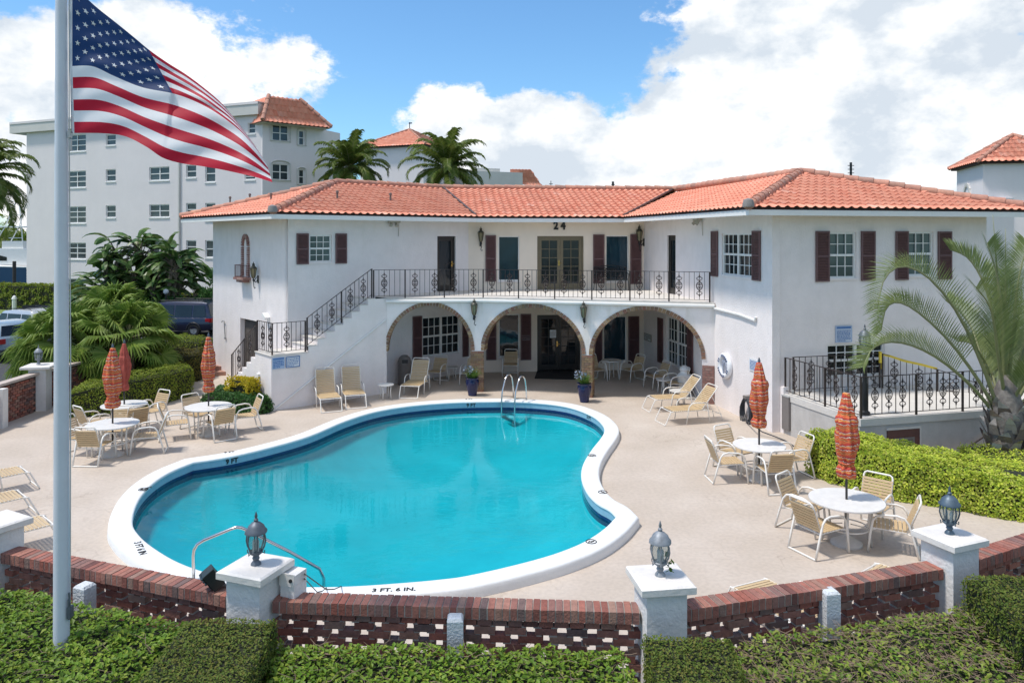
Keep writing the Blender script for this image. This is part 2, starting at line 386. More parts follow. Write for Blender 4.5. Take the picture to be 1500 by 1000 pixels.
def deckmat():
    m, nt, b = newmat('pool_deck_paint'); L = nt.links; tc = N(nt, 'ShaderNodeTexCoord')
    n1 = N(nt, 'ShaderNodeTexNoise'); n1.inputs['Scale'].default_value = .7; n1.inputs['Detail'].default_value = 8; L.new(tc.outputs['Object'], n1.inputs['Vector'])
    r = ramp(nt, [(.3, (.465, .39, .32)), (.55, (.515, .438, .37)), (.72, (.565, .49, .42))]); L.new(n1.outputs['Fac'], r.inputs[0])
    n2 = N(nt, 'ShaderNodeTexNoise'); n2.inputs['Scale'].default_value = 14; n2.inputs['Detail'].default_value = 5; L.new(tc.outputs['Object'], n2.inputs['Vector'])
    r2 = ramp(nt, [(.35, (.90,) * 3), (.6, (1, 1, 1))]); L.new(n2.outputs['Fac'], r2.inputs[0])
    mx = N(nt, 'ShaderNodeMix', data_type='RGBA', blend_type='MULTIPLY'); mx.inputs[0].default_value = 1; L.new(r.outputs[0], mx.inputs[6]); L.new(r2.outputs[0], mx.inputs[7])
    # hairline cracks and filled joints
    v = N(nt, 'ShaderNodeTexVoronoi', feature='DISTANCE_TO_EDGE'); v.inputs['Scale'].default_value = .42
    wv = N(nt, 'ShaderNodeTexNoise'); wv.inputs['Scale'].default_value = 1.1; wv.inputs['Detail'].default_value = 4; L.new(tc.outputs['Object'], wv.inputs['Vector'])
    av = N(nt, 'ShaderNodeMix', data_type='VECTOR'); av.inputs[0].default_value = .45; L.new(tc.outputs['Object'], av.inputs[4]); 
    sc = N(nt, 'ShaderNodeVectorMath', operation='SCALE'); sc.inputs['Scale'].default_value = 9; L.new(wv.outputs['Color'], sc.inputs[0]); L.new(sc.outputs[0], av.inputs[5]); L.new(av.outputs[1], v.inputs['Vector'])
    r3 = ramp(nt, [(0, (1, 1, 1)), (.006, (1, 1, 1)), (.015, (0, 0, 0))]); L.new(v.outputs['Distance'], r3.inputs[0])
    n4 = N(nt, 'ShaderNodeTexNoise'); n4.inputs['Scale'].default_value = .45; L.new(tc.outputs['Object'], n4.inputs['Vector'])
    r4 = ramp(nt, [(.42, (0, 0, 0)), (.6, (.32, .32, .32))]); L.new(n4.outputs['Fac'], r4.inputs[0])
    mm = N(nt, 'ShaderNodeMath', operation='MULTIPLY'); L.new(r3.outputs[0], mm.inputs[0]); L.new(r4.outputs[0], mm.inputs[1])
    m2 = N(nt, 'ShaderNodeMix', data_type='RGBA'); L.new(mm.outputs[0], m2.inputs[0]); L.new(mx.outputs[2], m2.inputs[6]); m2.inputs[7].default_value = (.25, .19, .15, 1)
    L.new(m2.outputs[2], b.inputs['Base Color']); b.inputs['Roughness'].default_value = .75
    bp = N(nt, 'ShaderNodeBump'); bp.inputs['Strength'].default_value = .25; bp.inputs['Distance'].default_value = .01; L.new(n2.outputs['Fac'], bp.inputs['Height']); L.new(bp.outputs[0], b.inputs['Normal'])
    return m
DECKM = deckmat()
GRASSM = mat('grass', (.13, .15, .07), .9, .45, 3, bump=.6, bscale=60)
ASPH = mat('asphalt', (.055, .055, .06), .9, .25, 2, bump=.3, bscale=60)
SOIL = mat('soil', (.05, .035, .022), .95, .4, 6, bump=.6, bscale=20)
holed('ground', [(-1500, -60), (1500, -60), (1500, 2500), (-1500, 2500)], -.03, GRASSM, .1)
holed('pool_deck', [(-14.35, 7.2), (-8, 7.2), (-2.4, 6.6), (1.3, 6.4), (5, 7.0), (11.5, 9.5), (16, 16), (16, 30), (-14.35, 30)], 0, DECKM, .1)
mb = MB(); mb.face([(-70, 27, -.02), (-14.4, 20, -.02), (-14.4, 46, -.02), (-70, 48, -.02)]); struct('parking_lot', mb, ASPH)
mb = MB()
for k in range(7):
    x = -34 + k * 2.9; mb.box((x, 33 - k * .3, -.014), (.1, 4.6, .004), rz=.35)
struct('parking_markings', mb, WHITEP)
mb = MB(); mb.face([(-75, 47.5, -.012), (-30.5, 44.5, -.012), (-27, 51, -.012), (-31, 56, -.012), (-75, 59, -.012)]); struct('lawn', mb, mat('lawn_grass', (.17, .235, .055), .9, .3, 2, bump=.5, bscale=40))
WATERF = mat('canal_water', (.03, .09, .13), .15, .3, .4, bump=.5, bscale=3)
mb = MB(); mb.face([(-900, 62, -.0), (-36.5, 58.4, .0), (-36, 420, .0), (-900, 420, .0)]); struct('canal_water', mb, WATERF)
mb = MB(); mb.prism([(-200, 100), (-62, 96), (-60, 128), (-200, 140)], -.1, .9); struct('far_bank', mb, mat('far_bank_grass', (.17, .22, .06), .9, .3, .3))
mb = MB(); mb.prism([(-201, 95), (-60, 91), (-60, 95.9), (-200, 99.9)], -.1, .65); struct('sea_wall', mb, CONCRETE)

# ---------------------------------------------------------------- pool
POOLP = mat('pool_plaster', (.84, .88, .88), .8, .10, 1.2)
TILEB = mat('pale_blue_tile', (.30, .46, .58), .3, .15, 12)
TILEN = mat('navy_tile', (.012, .03, .14), .15, .4, 20)
COPM = mat('coping_paint', (.76, .77, .77), .6, .07, 3, bump=.2, bscale=20)
pool = thing('swimming_pool', 'kidney shaped turquoise swimming pool with a raised white coping, sunk in the tan deck', 'swimming pool', (-2, 16, 0))
mb = MB(); ringmesh(mb, [(.385, .0), (.38, .07), (.372, CT - .035), (.36, CT - .012), (.335, CT), (.03, CT), (.006, CT - .01), (-.006, CT - .03), (-.004, CT - .055), (.012, CT - .06)])
coping = part('coping', mb, pool, COPM, smooth=True, frame=ID4)
mb = MB(); ringmesh(mb, [(.012, CT - .06), (.012, -.03)]); part('waterline_tile', mb, pool, TILEB, frame=ID4)
mb = MB(); ringmesh(mb, [(.01, -.03), (.01, -.20)]); part('navy_tile_band', mb, pool, TILEN, frame=ID4)
from mathutils.geometry import delaunay_2d_cdt
edge = ring(.01, -.2); segs = [(edge[i], edge[(i + 1) % len(edge)]) for i in range(len(edge))]
def edist(x, y):
    best = 1e9
    for a, b in segs:
        ex, ey = b.x - a.x, b.y - a.y; t = max(0, min(1, ((x - a.x) * ex + (y - a.y) * ey) / max(1e-9, ex * ex + ey * ey))); d = (x - a.x - t * ex) ** 2 + (y - a.y - t * ey) ** 2
        if d < best: best = d
    return sqrt(best)
def inside(x, y):
    c = False
    for a, b in segs:
        if (a.y > y) != (b.y > y) and x < (b.x - a.x) * (y - a.y) / (b.y - a.y) + a.x: c = not c
    return c
pts = [Vector((p.x, p.y)) for p in edge]; nE = len(pts)
gx = -8.5
while gx < 4:
    gy = 9.0
    while gy < 24:
        if inside(gx, gy) and edist(gx, gy) > .1: pts.append(Vector((gx, gy)))
        gy += .3
    gx += .3
vo, eo, fo, *_ = delaunay_2d_cdt(pts, [], [list(range(nE))], 1, 1e-4)
mb = MB(); mb.v = [(p.x, p.y, -.2 - (.85 + .25 * max(0, min(1, (p.y - 12.5) / 6))) * (1 - exp(-edist(p.x, p.y) / 1.0))) for p in vo]; mb.f = [tuple(f) for f in fo]; mb.m = [0] * len(fo)
part('pool_basin', mb, pool, POOLP, frame=ID4, smooth='all')
def watermat():
    m, nt, b = newmat('pool_water'); L = nt.links; tc = N(nt, 'ShaderNodeTexCoord')
    nt.nodes.remove(b)
    t = N(nt, 'ShaderNodeBsdfTransparent'); g = N(nt, 'ShaderNodeBsdfGlossy'); g.inputs['Roughness'].default_value = .03
    n = N(nt, 'ShaderNodeTexNoise'); n.inputs['Scale'].default_value = .55; n.inputs['Detail'].default_value = 3; L.new(tc.outputs['Object'], n.inputs['Vector'])
    r = ramp(nt, [(.3, (.07, .635, .72)), (.7, (.12, .72, .805))]); L.new(n.outputs['Fac'], r.inputs[0]); L.new(r.outputs[0], t.inputs[0])
    mp = N(nt, 'ShaderNodeMapping'); mp.inputs['Scale'].default_value = (1.0, 1.7, 1); L.new(tc.outputs['Object'], mp.inputs[0])
    w = N(nt, 'ShaderNodeTexNoise'); w.inputs['Scale'].default_value = 3.2; w.inputs['Detail'].default_value = 3; w.inputs['Distortion'].default_value = .4; L.new(mp.outputs[0], w.inputs['Vector'])
    w2 = N(nt, 'ShaderNodeTexNoise'); w2.inputs['Scale'].default_value = .5; L.new(tc.outputs['Object'], w2.inputs['Vector'])
    rr = ramp(nt, [(.35, (.25,) * 3), (.65, (1,) * 3)]); L.new(w2.outputs['Fac'], rr.inputs[0])
    hm = N(nt, 'ShaderNodeMath', operation='MULTIPLY'); L.new(w.outputs['Fac'], hm.inputs[0]); L.new(rr.outputs[0], hm.inputs[1])
    bp = N(nt, 'ShaderNodeBump'); bp.inputs['Strength'].default_value = .13; bp.inputs['Distance'].default_value = .05; L.new(hm.outputs[0], bp.inputs['Height']); L.new(bp.outputs[0], g.inputs['Normal'])
    fr = N(nt, 'ShaderNodeFresnel'); fr.inputs[0].default_value = 1.33; L.new(bp.outputs[0], fr.inputs['Normal'])
    ms = N(nt, 'ShaderNodeMixShader'); L.new(fr.outputs[0], ms.inputs[0]); L.new(t.outputs[0], ms.inputs[1]); L.new(g.outputs[0], ms.inputs[2])
    L.new(ms.outputs[0], nt.nodes['Material Output'].inputs[0])
    return m
mb = MB(); wl = ring(.005, -.075)
mb.v = [tuple(p) for p in wl]
for t in tessellate_polygon([[Vector((p.x, p.y, 0)) for p in wl]]): mb.f.append(tuple(t)); mb.m.append(0)
wme = mb.mesh('pool_water', watermat(), fixn=False)
for f in wme.polygons:
    if f.normal.z < 0: f.flip()
tag(linkmesh('pool_water', wme), kind='structure')
# depth markings
def flatmark(txt, pos, ang, size, parent=coping, sx=1):
    t = textmb(txt, size, .002, .004)
    fr = Matrix.Translation(Vector(pos)) @ Matrix.Rotation(ang, 4, 'Z') @ Matrix.Diagonal((sx, 1, 1, 1))
    return part('lettering', t, parent, INK, frame=fr)
p = G(577, 863.5, CT); flatmark('3 FT. 6 IN.', (p.x, p.y, CT + .003), RAD(4), .14)
p = G(205, 802.5, CT); flatmark('3 FT 6 IN', (p.x, p.y, CT + .003), RAD(-55), .15)
for (x, y, a) in ((336, 662, 24), (305 - 90, 715, 50), (687, 584.3, 3)):
    p = G(x, y, CT); flatmark('9 FT' if x > 300 else '5 FT', (p.x, p.y, CT + .003), RAD(a), .12)
def wallmark(txt, x, y, size, sx=1):
    p = min(range(len(PC)), key=lambda i: (G(x, y, .06) - PC[i]).length)
    n = PN[p].normalized(); q = PC[p] + n * .008; q.z = .045
    M = Matrix(((-n.y * -1, -n.x * 0, 0, 0), (0, 0, 0, 0), (0, 0, 0, 0), (0, 0, 0, 1)))
    ex = Vector((n.y, -n.x, 0)); ez = -n; ey = Vector((0, 0, 1))
    M = Matrix(((ex.x, ey.x, ez.x, q.x), (ex.y, ey.y, ez.y, q.y), (0, ey.z, 0, q.z), (0, 0, 0, 1)))
    part('lettering', textmb(txt, size, .002, .006), coping, INK, frame=M)
wallmark('9 FT', 336, 672, .15); wallmark('9 FT', 690, 592, .15); wallmark('5 FT', 868, 610, .13)
def nodive(x, y, a):
    p = G(x, y, CT); mb = MB(); z = CT + .003
    mb.tube([(p.x + .085 * cos(t * pi / 8), p.y + .085 * sin(t * pi / 8), z) for t in range(16)], .009, 4, closed=True)
    c, s = cos(a), sin(a)
    mb.tube([(p.x - .06 * c, p.y - .06 * s, z), (p.x + .06 * c, p.y + .06 * s, z)], .008, 4)
    mb.tube([(p.x - .04 * c, p.y + .02, z), (p.x, p.y - .03, z), (p.x + .05 * c, p.y + .01, z)], .008, 4)
    part('no_diving_mark', mb, coping, INK, frame=ID4)
nodive(866, 793, .5); nodive(883, 720.5, 2.2); nodive(867.5, 667, .4); nodive(210, 716.5, .8)

# pool ladder and hand rail
lad = thing('pool_ladder', 'chrome ladder with two looped hand rails at the far edge of the pool', 'ladder', G(748, 588, CT), RAD(-35))
b0 = G(748, 588, 0); 
for s in (-.24, .24):
    mb = MB(); pts = [(s, .50, -.1), (s, .47, .40), (s, .41, .64), (s, .30, .75), (s, .16, .74), (s, .04, .60), (s, -.08, .33), (s, -.13, .05), (s, -.14, -.5), (s, -.10, -1.1)]
    mb.tube(pts, .024, 10); part('hand_rail', mb, lad, CHROME, smooth='all')
for z in (-.35, -.62, -.9):
    mb = MB(); mb.box((0, -.135, z), (.48, .09, .03)); part('tread', mb, lad, CHROME)
for s in (-.24, .24):
    mb = MB(); mb.tube([(s, .49, .03), (s, -.10, .14)], .016, 8); part('brace', mb, lad, CHROME)
hr = MB()
A = G(283.5, 848, CT); q = [A + Vector(k) for k in ((0, 0, 0), (0, 0, .34), (.01, 0, .42), (.05, .01, .50), (.14, .02, .555), (.53, .08, .70), (.59, .09, .715), (.65, .10, .705), (.73, .12, .66), (1.3, .3, .27), (1.7, .45, -.05), (1.76, .47, -.2), (1.76, .47, -.7))]
hr.tube(q, .024, 10); solo('pool_hand_rail', hr, CHROME, 'bent chrome hand rail leading into the shallow near end of the pool', 'hand rail', smooth='all')
# ---------------------------------------------------------------- clubhouse plan
def V2(x, y): return Vector((x, y, 0))
class Wall:
    "a vertical wall running from p along d (left to right as seen from outside); outside is -y of its frame"
    def __init__(s, p, d, n=None, z0=0, z1=5.72):
        s.p = V2(*p[:2]); s.d = Vector((d[0], d[1], 0)).normalized(); s.n = n; s.z0 = z0; s.z1 = z1; s.holes = []
        s.M = frame2(s.p, s.d)
    def u(s, x):
        r = V2((x - 750) / F, 1); d = s.d
        # p + u d = t r
        det = d.x * (-r.y) - d.y * (-r.x)
        bx, by = -s.p.x, -s.p.y
        return (bx * (-r.y) - by * (-r.x)) / det
    def Y(s, x): return s.p.y + s.u(x) * s.d.y
    def z(s, x, y): return H - (y - YH) * s.Y(x) / F
    def rect(s, x0, y0, x1, y1):
        xm = (x0 + x1) / 2; return [s.u(x0), s.u(x1), s.z(xm, y1), s.z(xm, y0)]
    def at(s, u, z=0, o=0):
        q = s.p + s.d * u + V2(s.d.y, -s.d.x) * o; return Vector((q.x, q.y, z))
    def build(s, name, parent, m, t=.22, skipback=True):
        mb = MB(); us = sorted({0, s.n} | {h[k] for h in s.holes for k in (0, 1)}); zs = sorted({s.z0, s.z1} | {h[k] for h in s.holes for k in (2, 3)})
        us = [u for u in us if 0 <= u <= s.n]; zs = [z for z in zs if s.z0 <= z <= s.z1]
        for a, b in zip(us, us[1:]):
            for c, d in zip(zs, zs[1:]):
                um, zm = (a + b) / 2, (c + d) / 2
                if any(h[0] < um < h[1] and h[2] < zm < h[3] for h in s.holes): continue
                mb.quad((a, 0, c), (b, 0, c), (b, 0, d), (a, 0, d))
        for (a, b, c, d, *_) in s.holes:
            mb.quad((a, 0, c), (a, t, c), (a, t, d), (a, 0, d)); mb.quad((b, 0, c), (b, 0, d), (b, t, d), (b, t, c))
            mb.quad((a, 0, d), (a, t, d), (b, t, d), (b, 0, d)); mb.quad((a, 0, c), (b, 0, c), (b, t, c), (a, t, c))
        mb.quad((0, 0, s.z0), (0, 0, s.z1), (0, t, s.z1), (0, t, s.z0)); mb.quad((s.n, 0, s.z0), (s.n, t, s.z0), (s.n, t, s.z1), (s.n, 0, s.z1))
        mb.quad((0, 0, s.z1), (s.n, 0, s.z1), (s.n, t, s.z1), (0, t, s.z1))
        for (a, b, c, d, *_) in s.holes: pass
        me = mb.mesh(name, m, fixn=False); return linkmesh(name, me, parent, s.M)

d2 = Vector((.757, .653, 0)); n2 = Vector((-.653, .757, 0))
W0 = V2(-7.04, 23.6); Lc = V2(-7.05, 22.0)
CL = W0 + d2 * 7.13; CR = V2(5.07, 28.9); R0 = V2(6.79, 19.6)
dWR = (R0 - CR).normalized(); dWF = Vector((.968, .2506, 0)); nWF = Vector((-.2506, .968, 0))
K1 = V2(-.95, 24.75); A0 = V2(-4.12, 24.56); A1 = V2(6.18, 22.9)
WL = Wall(W0, d2, 7.13); WE = Wall(W0 + n2 * 6.7, -n2, 6.7); WC = Wall(CL, CR - CL, (CR - CL).length); WR = Wall(CR, dWR, (R0 - CR).length); WF = Wall(R0, dWF, 6.91)
club = thing('clubhouse', 'two storey white stucco clubhouse with orange barrel tile roof and three arches behind the pool', 'clubhouse', (1, 28, 0))

def window(W, px, cols=3, rows=2, split=1, recess=.10, fr=WHITEP, gl=GLASS, sash=True, fw=.05, hole=True, bars=.022, sill=True):
    r = W.rect(*px) if len(px) == 4 and px[2] > 20 else list(px)
    u0, u1, z0, z1 = r; W.holes.append(tuple(r))
    M = W.M; y = recess
    mb = MB()
    mb.mm((u0, y - .05, z0), (u0 + fw, y, z1)); mb.mm((u1 - fw, y - .05, z0), (u1, y, z1)); mb.mm((u0 + fw, y - .05, z1 - fw), (u1 - fw, y, z1)); mb.mm((u0 + fw, y - .05, z0), (u1 - fw, y, z0 + fw))
    pw = (u1 - u0 - 2 * fw) / split
    for k in range(1, split): mb.mm((u0 + fw + k * pw - .045, y - .052, z0 + fw), (u0 + fw + k * pw + .045, y - .002, z1 - fw))
    zm = (z0 + z1) / 2
    for k in range(split):
        a = u0 + fw + k * pw + (.045 if k else 0); b = u0 + fw + (k + 1) * pw - (.045 if k < split - 1 else 0)
        halves = ((z0 + fw, zm - .025, 0), (zm + .025, z1 - fw, -.02)) if sash else ((z0 + fw, z1 - fw, 0),)
        if sash: mb.mm((a, y - .07, zm - .03), (b, y - .004, zm + .03))
        for (c, d, o) in halves:
            for i in range(1, cols): q = a + (b - a) * i / cols; mb.mm((q - bars / 2, y - .028 + o, c), (q + bars / 2, y - .006 + o, d))
            for j in range(1, rows): q = c + (d - c) * j / rows; mb.mm((a, y - .026 + o, q - bars / 2), (b, y - .008 + o, q + bars / 2))
    w = part('window', mb, club, fr, frame=M)
    g = MB(); g.quad((u0 + .01, y - .003, z0 + .01), (u1 - .01, y - .003, z0 + .01), (u1 - .01, y - .003, z1 - .01), (u0 + .01, y - .003, z1 - .01)); part('pane', g, w, gl, frame=M)
    if sill:
        s = MB(); s.mm((u0 - .04, -.035, z0 - .05), (u1 + .04, .0, z0)); part('sill', s, w, STUCCO, frame=M)
    return r
def shutter(W, px, z=None):
    r = W.rect(*px); u0, u1, z0, z1 = r
    if z: z0, z1 = z
    mb = MB(); f = .045; y = -.015
    mb.mm((u0, y - .035, z0), (u0 + f, y, z1)); mb.mm((u1 - f, y - .035, z0), (u1, y, z1))
    zm = z0 + (z1 - z0) * .5
    for q in (z0, zm - f / 2, z1 - f): mb.mm((u0 + f, y - .034, q), (u1 - f, y - .001, q + f))
    z_ = z0 + f + .02
    T = Matrix.Rotation(RAD(40), 3, 'X')
    while z_ < z1 - f:
        mb.box(((u0 + u1) / 2, y - .017, z_), (u1 - u0 - 2 * f, .008, .05), M=T); z_ += .042
    mb.mm((u0 + f, y - .006, z0 + f), (u1 - f, y - .002, z1 - f))
    part('shutter', mb, club, SHUT, frame=W.M)
def door(W, px, leaves=1, rows=5, cols=2, fr=DOORBR, gl=GLASS, knob=True, recess=.12, zb=None, bars=.02, stile=.11):
    r = W.rect(*px); u0, u1, z0, z1 = r
    if zb is not None: z0 = zb
    W.holes.append((u0, u1, z0, z1)); y = recess
    mb = MB(); f = .06
    mb.mm((u0, y - .05, z0), (u0 + f, y + .03, z1)); mb.mm((u1 - f, y - .05, z0), (u1, y + .03, z1)); mb.mm((u0 + f, y - .05, z1 - f), (u1 - f, y + .03, z1))
    lw = (u1 - u0 - 2 * f) / leaves
    for k in range(leaves):
        a = u0 + f + k * lw + .004; b = a + lw - .008
        mb.mm((a, y - .03, z0 + .01), (a + stile, y + .01, z1 - f)); mb.mm((b - stile, y - .03, z0 + .01), (b, y + .01, z1 - f))
        mb.mm((a + stile, y - .03, z0 + .01), (b - stile, y + .01, z0 + .22)); mb.mm((a + stile, y - .03, z1 - f - .11), (b - stile, y + .01, z1 - f))
        c, d = z0 + .22, z1 - f - .11
        for i in range(1, cols): q = a + stile + (b - a - 2 * stile) * i / cols; mb.mm((q - bars / 2, y - .025, c), (q + bars / 2, y, d))
        for j in range(1, rows): q = c + (d - c) * j / rows; mb.mm((a + stile, y - .024, q - bars / 2), (b - stile, y - .001, q + bars / 2))
    dd = part('door', mb, club, fr, frame=W.M)
    g = MB(); g.quad((u0 + f, y + .0, z0 + .02), (u1 - f, y + .0, z0 + .02), (u1 - f, y, z1 - f), (u0 + f, y, z1 - f)); part('pane', g, dd, gl, frame=W.M)
    if knob:
        k = MB(); uk = (u0 + u1) / 2 - .05 if leaves == 2 else u1 - f - .06
        k.tube([(uk, y - .03, z0 + 1.0), (uk, y - .08, z0 + 1.0)], .02, 8); k.box((uk, y - .035, z0 + 1.0), (.05, .008, .2)); k.tube([(uk, y - .075, z0 + 1.0), (uk + .1, y - .075, z0 + 1.0)], .011, 6); part('handle', k, dd, BRASS, frame=W.M)
    return u0, u1, z0, z1
ZB = 3.10
# upper storey
window(WL, (453.4, 344, 486, 384), 3, 2, gl=GLASSG)
shutter(WL, (434, 342, 451.6, 387)); shutter(WL, (491, 342, 507.5, 386))
door(WL, (640.6, 346, 667.6, 424), fr=DARKDOOR, zb=ZB, rows=1, cols=1, stile=.09)
window(WC, (730, 346, 760.6, 411), 1, 1, sash=False, gl=GLASSB, fw=.035); shutter(WC, (711, 344.6, 726.5, 412))
door(WC, (787, 345.8, 855, 424), leaves=2, zb=ZB)
window(WC, (887.5, 345, 921, 412.5), 1, 1, sash=False, gl=GLASSB, fw=.035); shutter(WC, (868.6, 343.5, 885.2, 415)); shutter(WC, (923, 343, 939.3, 416))
door(WR, (977.5, 344.6, 989.6, 430), fr=DARKDOOR, zb=ZB, rows=1, cols=1, stile=.09, recess=.1)
window(WR, (1057.3, 341.5, 1102.3, 404.5), 3, 2, split=2); shutter(WR, (1042.9, 338.5, 1052.4, 404.8)); shutter(WR, (1103.2, 338, 1115, 411))
window(WF, (1215, 340, 1254.5, 407.5), 3, 2, gl=GLASSG); shutter(WF, (1194, 338.3, 1214, 412.5)); shutter(WF, (1260.5, 338.5, 1281, 411))
window(WF, (1330.5, 339.5, 1367.5, 404), 3, 2, gl=GLASSG); shutter(WF, (1311, 338.5, 1329.5, 410)); shutter(WF, (1373, 339, 1393, 409))
# lower storey
window(WF, (1212, 503, 1296, 551), 3, 2, split=2)
window(WL, (619, 462.5, 674, 519.5), 3, 2, split=2); shutter(WL, (604, 463, 617.5, 526)); shutter(WL, (677, 461, 685.5, 522))
zlo = 2.05
window(WC, (730.5, 460, 761, 523), 1, 1, sash=False, gl=GLASS, fw=.04); shutter(WC, (712, 459.5, 727, 527)); shutter(WC, (762.5, 459.5, 778, 527))
door(WC, (787, 461, 850, 541), leaves=2, rows=5, fr=DARKDOOR, zb=.02)
window(WC, (884, 463, 918, 529), 1, 1, sash=False, gl=GLASSB, fw=.04); shutter(WC, (871, 463, 882, 531)); shutter(WC, (920, 463, 936, 532))
window(WR, (976, 467, 1006, 537), 3, 2, split=2); shutter(WR, (964.5, 465.5, 972, 531)); shutter(WR, (1008, 469, 1016, 549))
# ground floor door in the end wall, behind the lower flight
u0 = WE.u(352); u1 = WE.u(376)
WE.holes.append((u0, u1, 0, 2.24))
mb = MB(); mb.mm((u0, .16, .0), (u1, .20, 2.24)); mb.mm((u0 + .12, .145, .2), (u1 - .12, .16, 1.0)); mb.mm((u0 + .12, .145, 1.15), (u1 - .12, .16, 2.1))
dd = part('door', mb, club, mat('weathered_grey_door', (.10, .085, .075), .7, .35, 5), frame=WE.M)
mb = MB(); mb.lathe([(.03, 0), (.035, .02), (.02, .05)], 10); k = MB(); k.add(mb, Matrix.Translation((u1 - .15, .12, 1.0)) @ Matrix.Rotation(RAD(90), 4, 'X')); part('handle', k, dd, BRASS, frame=WE.M)
for W, m in ((WL, STUCCO), (WE, STUCCO), (WC, CREAM), (WR, STUCCO), (WF, STUCCO)): W.build('wall', club, m)
mb = MB()   # hidden sides close the volume
Q = [WE.at(0), WE.at(0) + d2 * 9, V2(-2.2, 35.3), V2(8.5, 35.3), WF.at(6.91) + nWF * 14, WF.at(6.91)]
for a, b in zip(Q, Q[1:]): mb.quad((a.x, a.y, 0), (b.x, b.y, 0), (b.x, b.y, 5.72), (a.x, a.y, 5.72))
part('wall', mb, club, STUCCO, frame=ID4)
mb = MB()   # sheets coloured dark to stand in for unlit rooms behind the glass
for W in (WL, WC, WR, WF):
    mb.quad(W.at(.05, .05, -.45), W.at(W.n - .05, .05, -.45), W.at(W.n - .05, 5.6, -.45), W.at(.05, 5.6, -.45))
part('dark_room_sheet', mb, club, mat('dim_interior', (.10, .09, .08), .9), frame=ID4)

# ---------------------------------------------------------------- roof
def isect(p, d, q, e):
    det = d.x * (-e.y) - d.y * (-e.x); b = q - p
    return p + d * ((b.x * (-e.y) - b.y * (-e.x)) / det)
oWL = -n2; oWE = -d2; dC = WC.d; oWC = V2(dC.y, -dC.x); oWR = V2(dWR.y, -dWR.x); oWF = -nWF
OV = .9
EL = W0 + (oWL + oWE) * .88; EL2 = WE.at(0) + oWE * OV + n2 * OV
VL = isect(EL, d2, WC.p + oWC * OV, dC); ER = R0 + oWR * 1.15 + oWF * .8
VR = isect(WC.p + oWC * OV, dC, ER, dWR); ER2 = WF.at(6.91) + oWF * .85 + dWF * .95
ZE, ZR = 5.84, 7.14
AL = (EL + EL2) / 2 + d2 * 4.3; AR = (ER + ER2) / 2 + nWF * 4.3
inC = -oWC
KL = isect(AL, d2, VL + inC * 4.35, dC); KR = isect(AR, (nWF * .8 - dWR * .2), VL + inC * 4.35, dC)
def P3(p, z): return Vector((p.x, p.y, z))
def uvmat():
    m, nt, b = newmat('barrel_tile'); L = nt.links
    uv = N(nt, 'ShaderNodeUVMap'); uv.uv_map = 'tile'
    fl = N(nt, 'ShaderNodeVectorMath', operation='FLOOR'); L.new(uv.outputs[0], fl.inputs[0])
    wn = N(nt, 'ShaderNodeTexWhiteNoise', noise_dimensions='2D'); L.new(fl.outputs[0], wn.inputs[0])
    r = ramp(nt, [(0, (.80, .29, .18)), (.4, (.85, .33, .215)), (.8, (.88, .38, .25)), (.93, (.80, .26, .16)), (1, (.90, .45, .33))]); L.new(wn.outputs['Value'], r.inputs[0])
    tc = N(nt, 'ShaderNodeTexCoord'); nz = N(nt, 'ShaderNodeTexNoise'); nz.inputs['Scale'].default_value = 1.1; nz.inputs['Detail'].default_value = 7; L.new(tc.outputs['Object'], nz.inputs['Vector'])
    r2 = ramp(nt, [(.3, (.88, .86, .86)), (.6, (1, 1, 1))]); L.new(nz.outputs['Fac'], r2.inputs[0])
    mx = N(nt, 'ShaderNodeMix', data_type='RGBA', blend_type='MULTIPLY'); mx.inputs[0].default_value = 1; L.new(r.outputs[0], mx.inputs[6]); L.new(r2.outputs[0], mx.inputs[7])
    n3 = N(nt, 'ShaderNodeTexNoise'); n3.inputs['Scale'].default_value = 30; L.new(tc.outputs['Object'], n3.inputs['Vector'])
    r3 = ramp(nt, [(.35, (.9, .9, .9)), (.6, (1, 1, 1))]); L.new(n3.outputs['Fac'], r3.inputs[0])
    m3 = N(nt, 'ShaderNodeMix', data_type='RGBA', blend_type='MULTIPLY'); m3.inputs[0].default_value = 1; L.new(mx.outputs[2], m3.inputs[6]); L.new(r3.outputs[0], m3.inputs[7])
    L.new(m3.outputs[2], b.inputs['Base Color']); b.inputs['Roughness'].default_value = .7
    return m
TILE = uvmat()
CAPT = mat('weathered_ridge_tile', None, .85, .3, 6, bump=.3, bscale=30, island=[(.46, .23, .17), (.55, .27, .19), (.38, .22, .17), (.60, .29, .19)])
FASC = mat('dark_eave_board', (.045, .022, .018), .8, .2, 5)
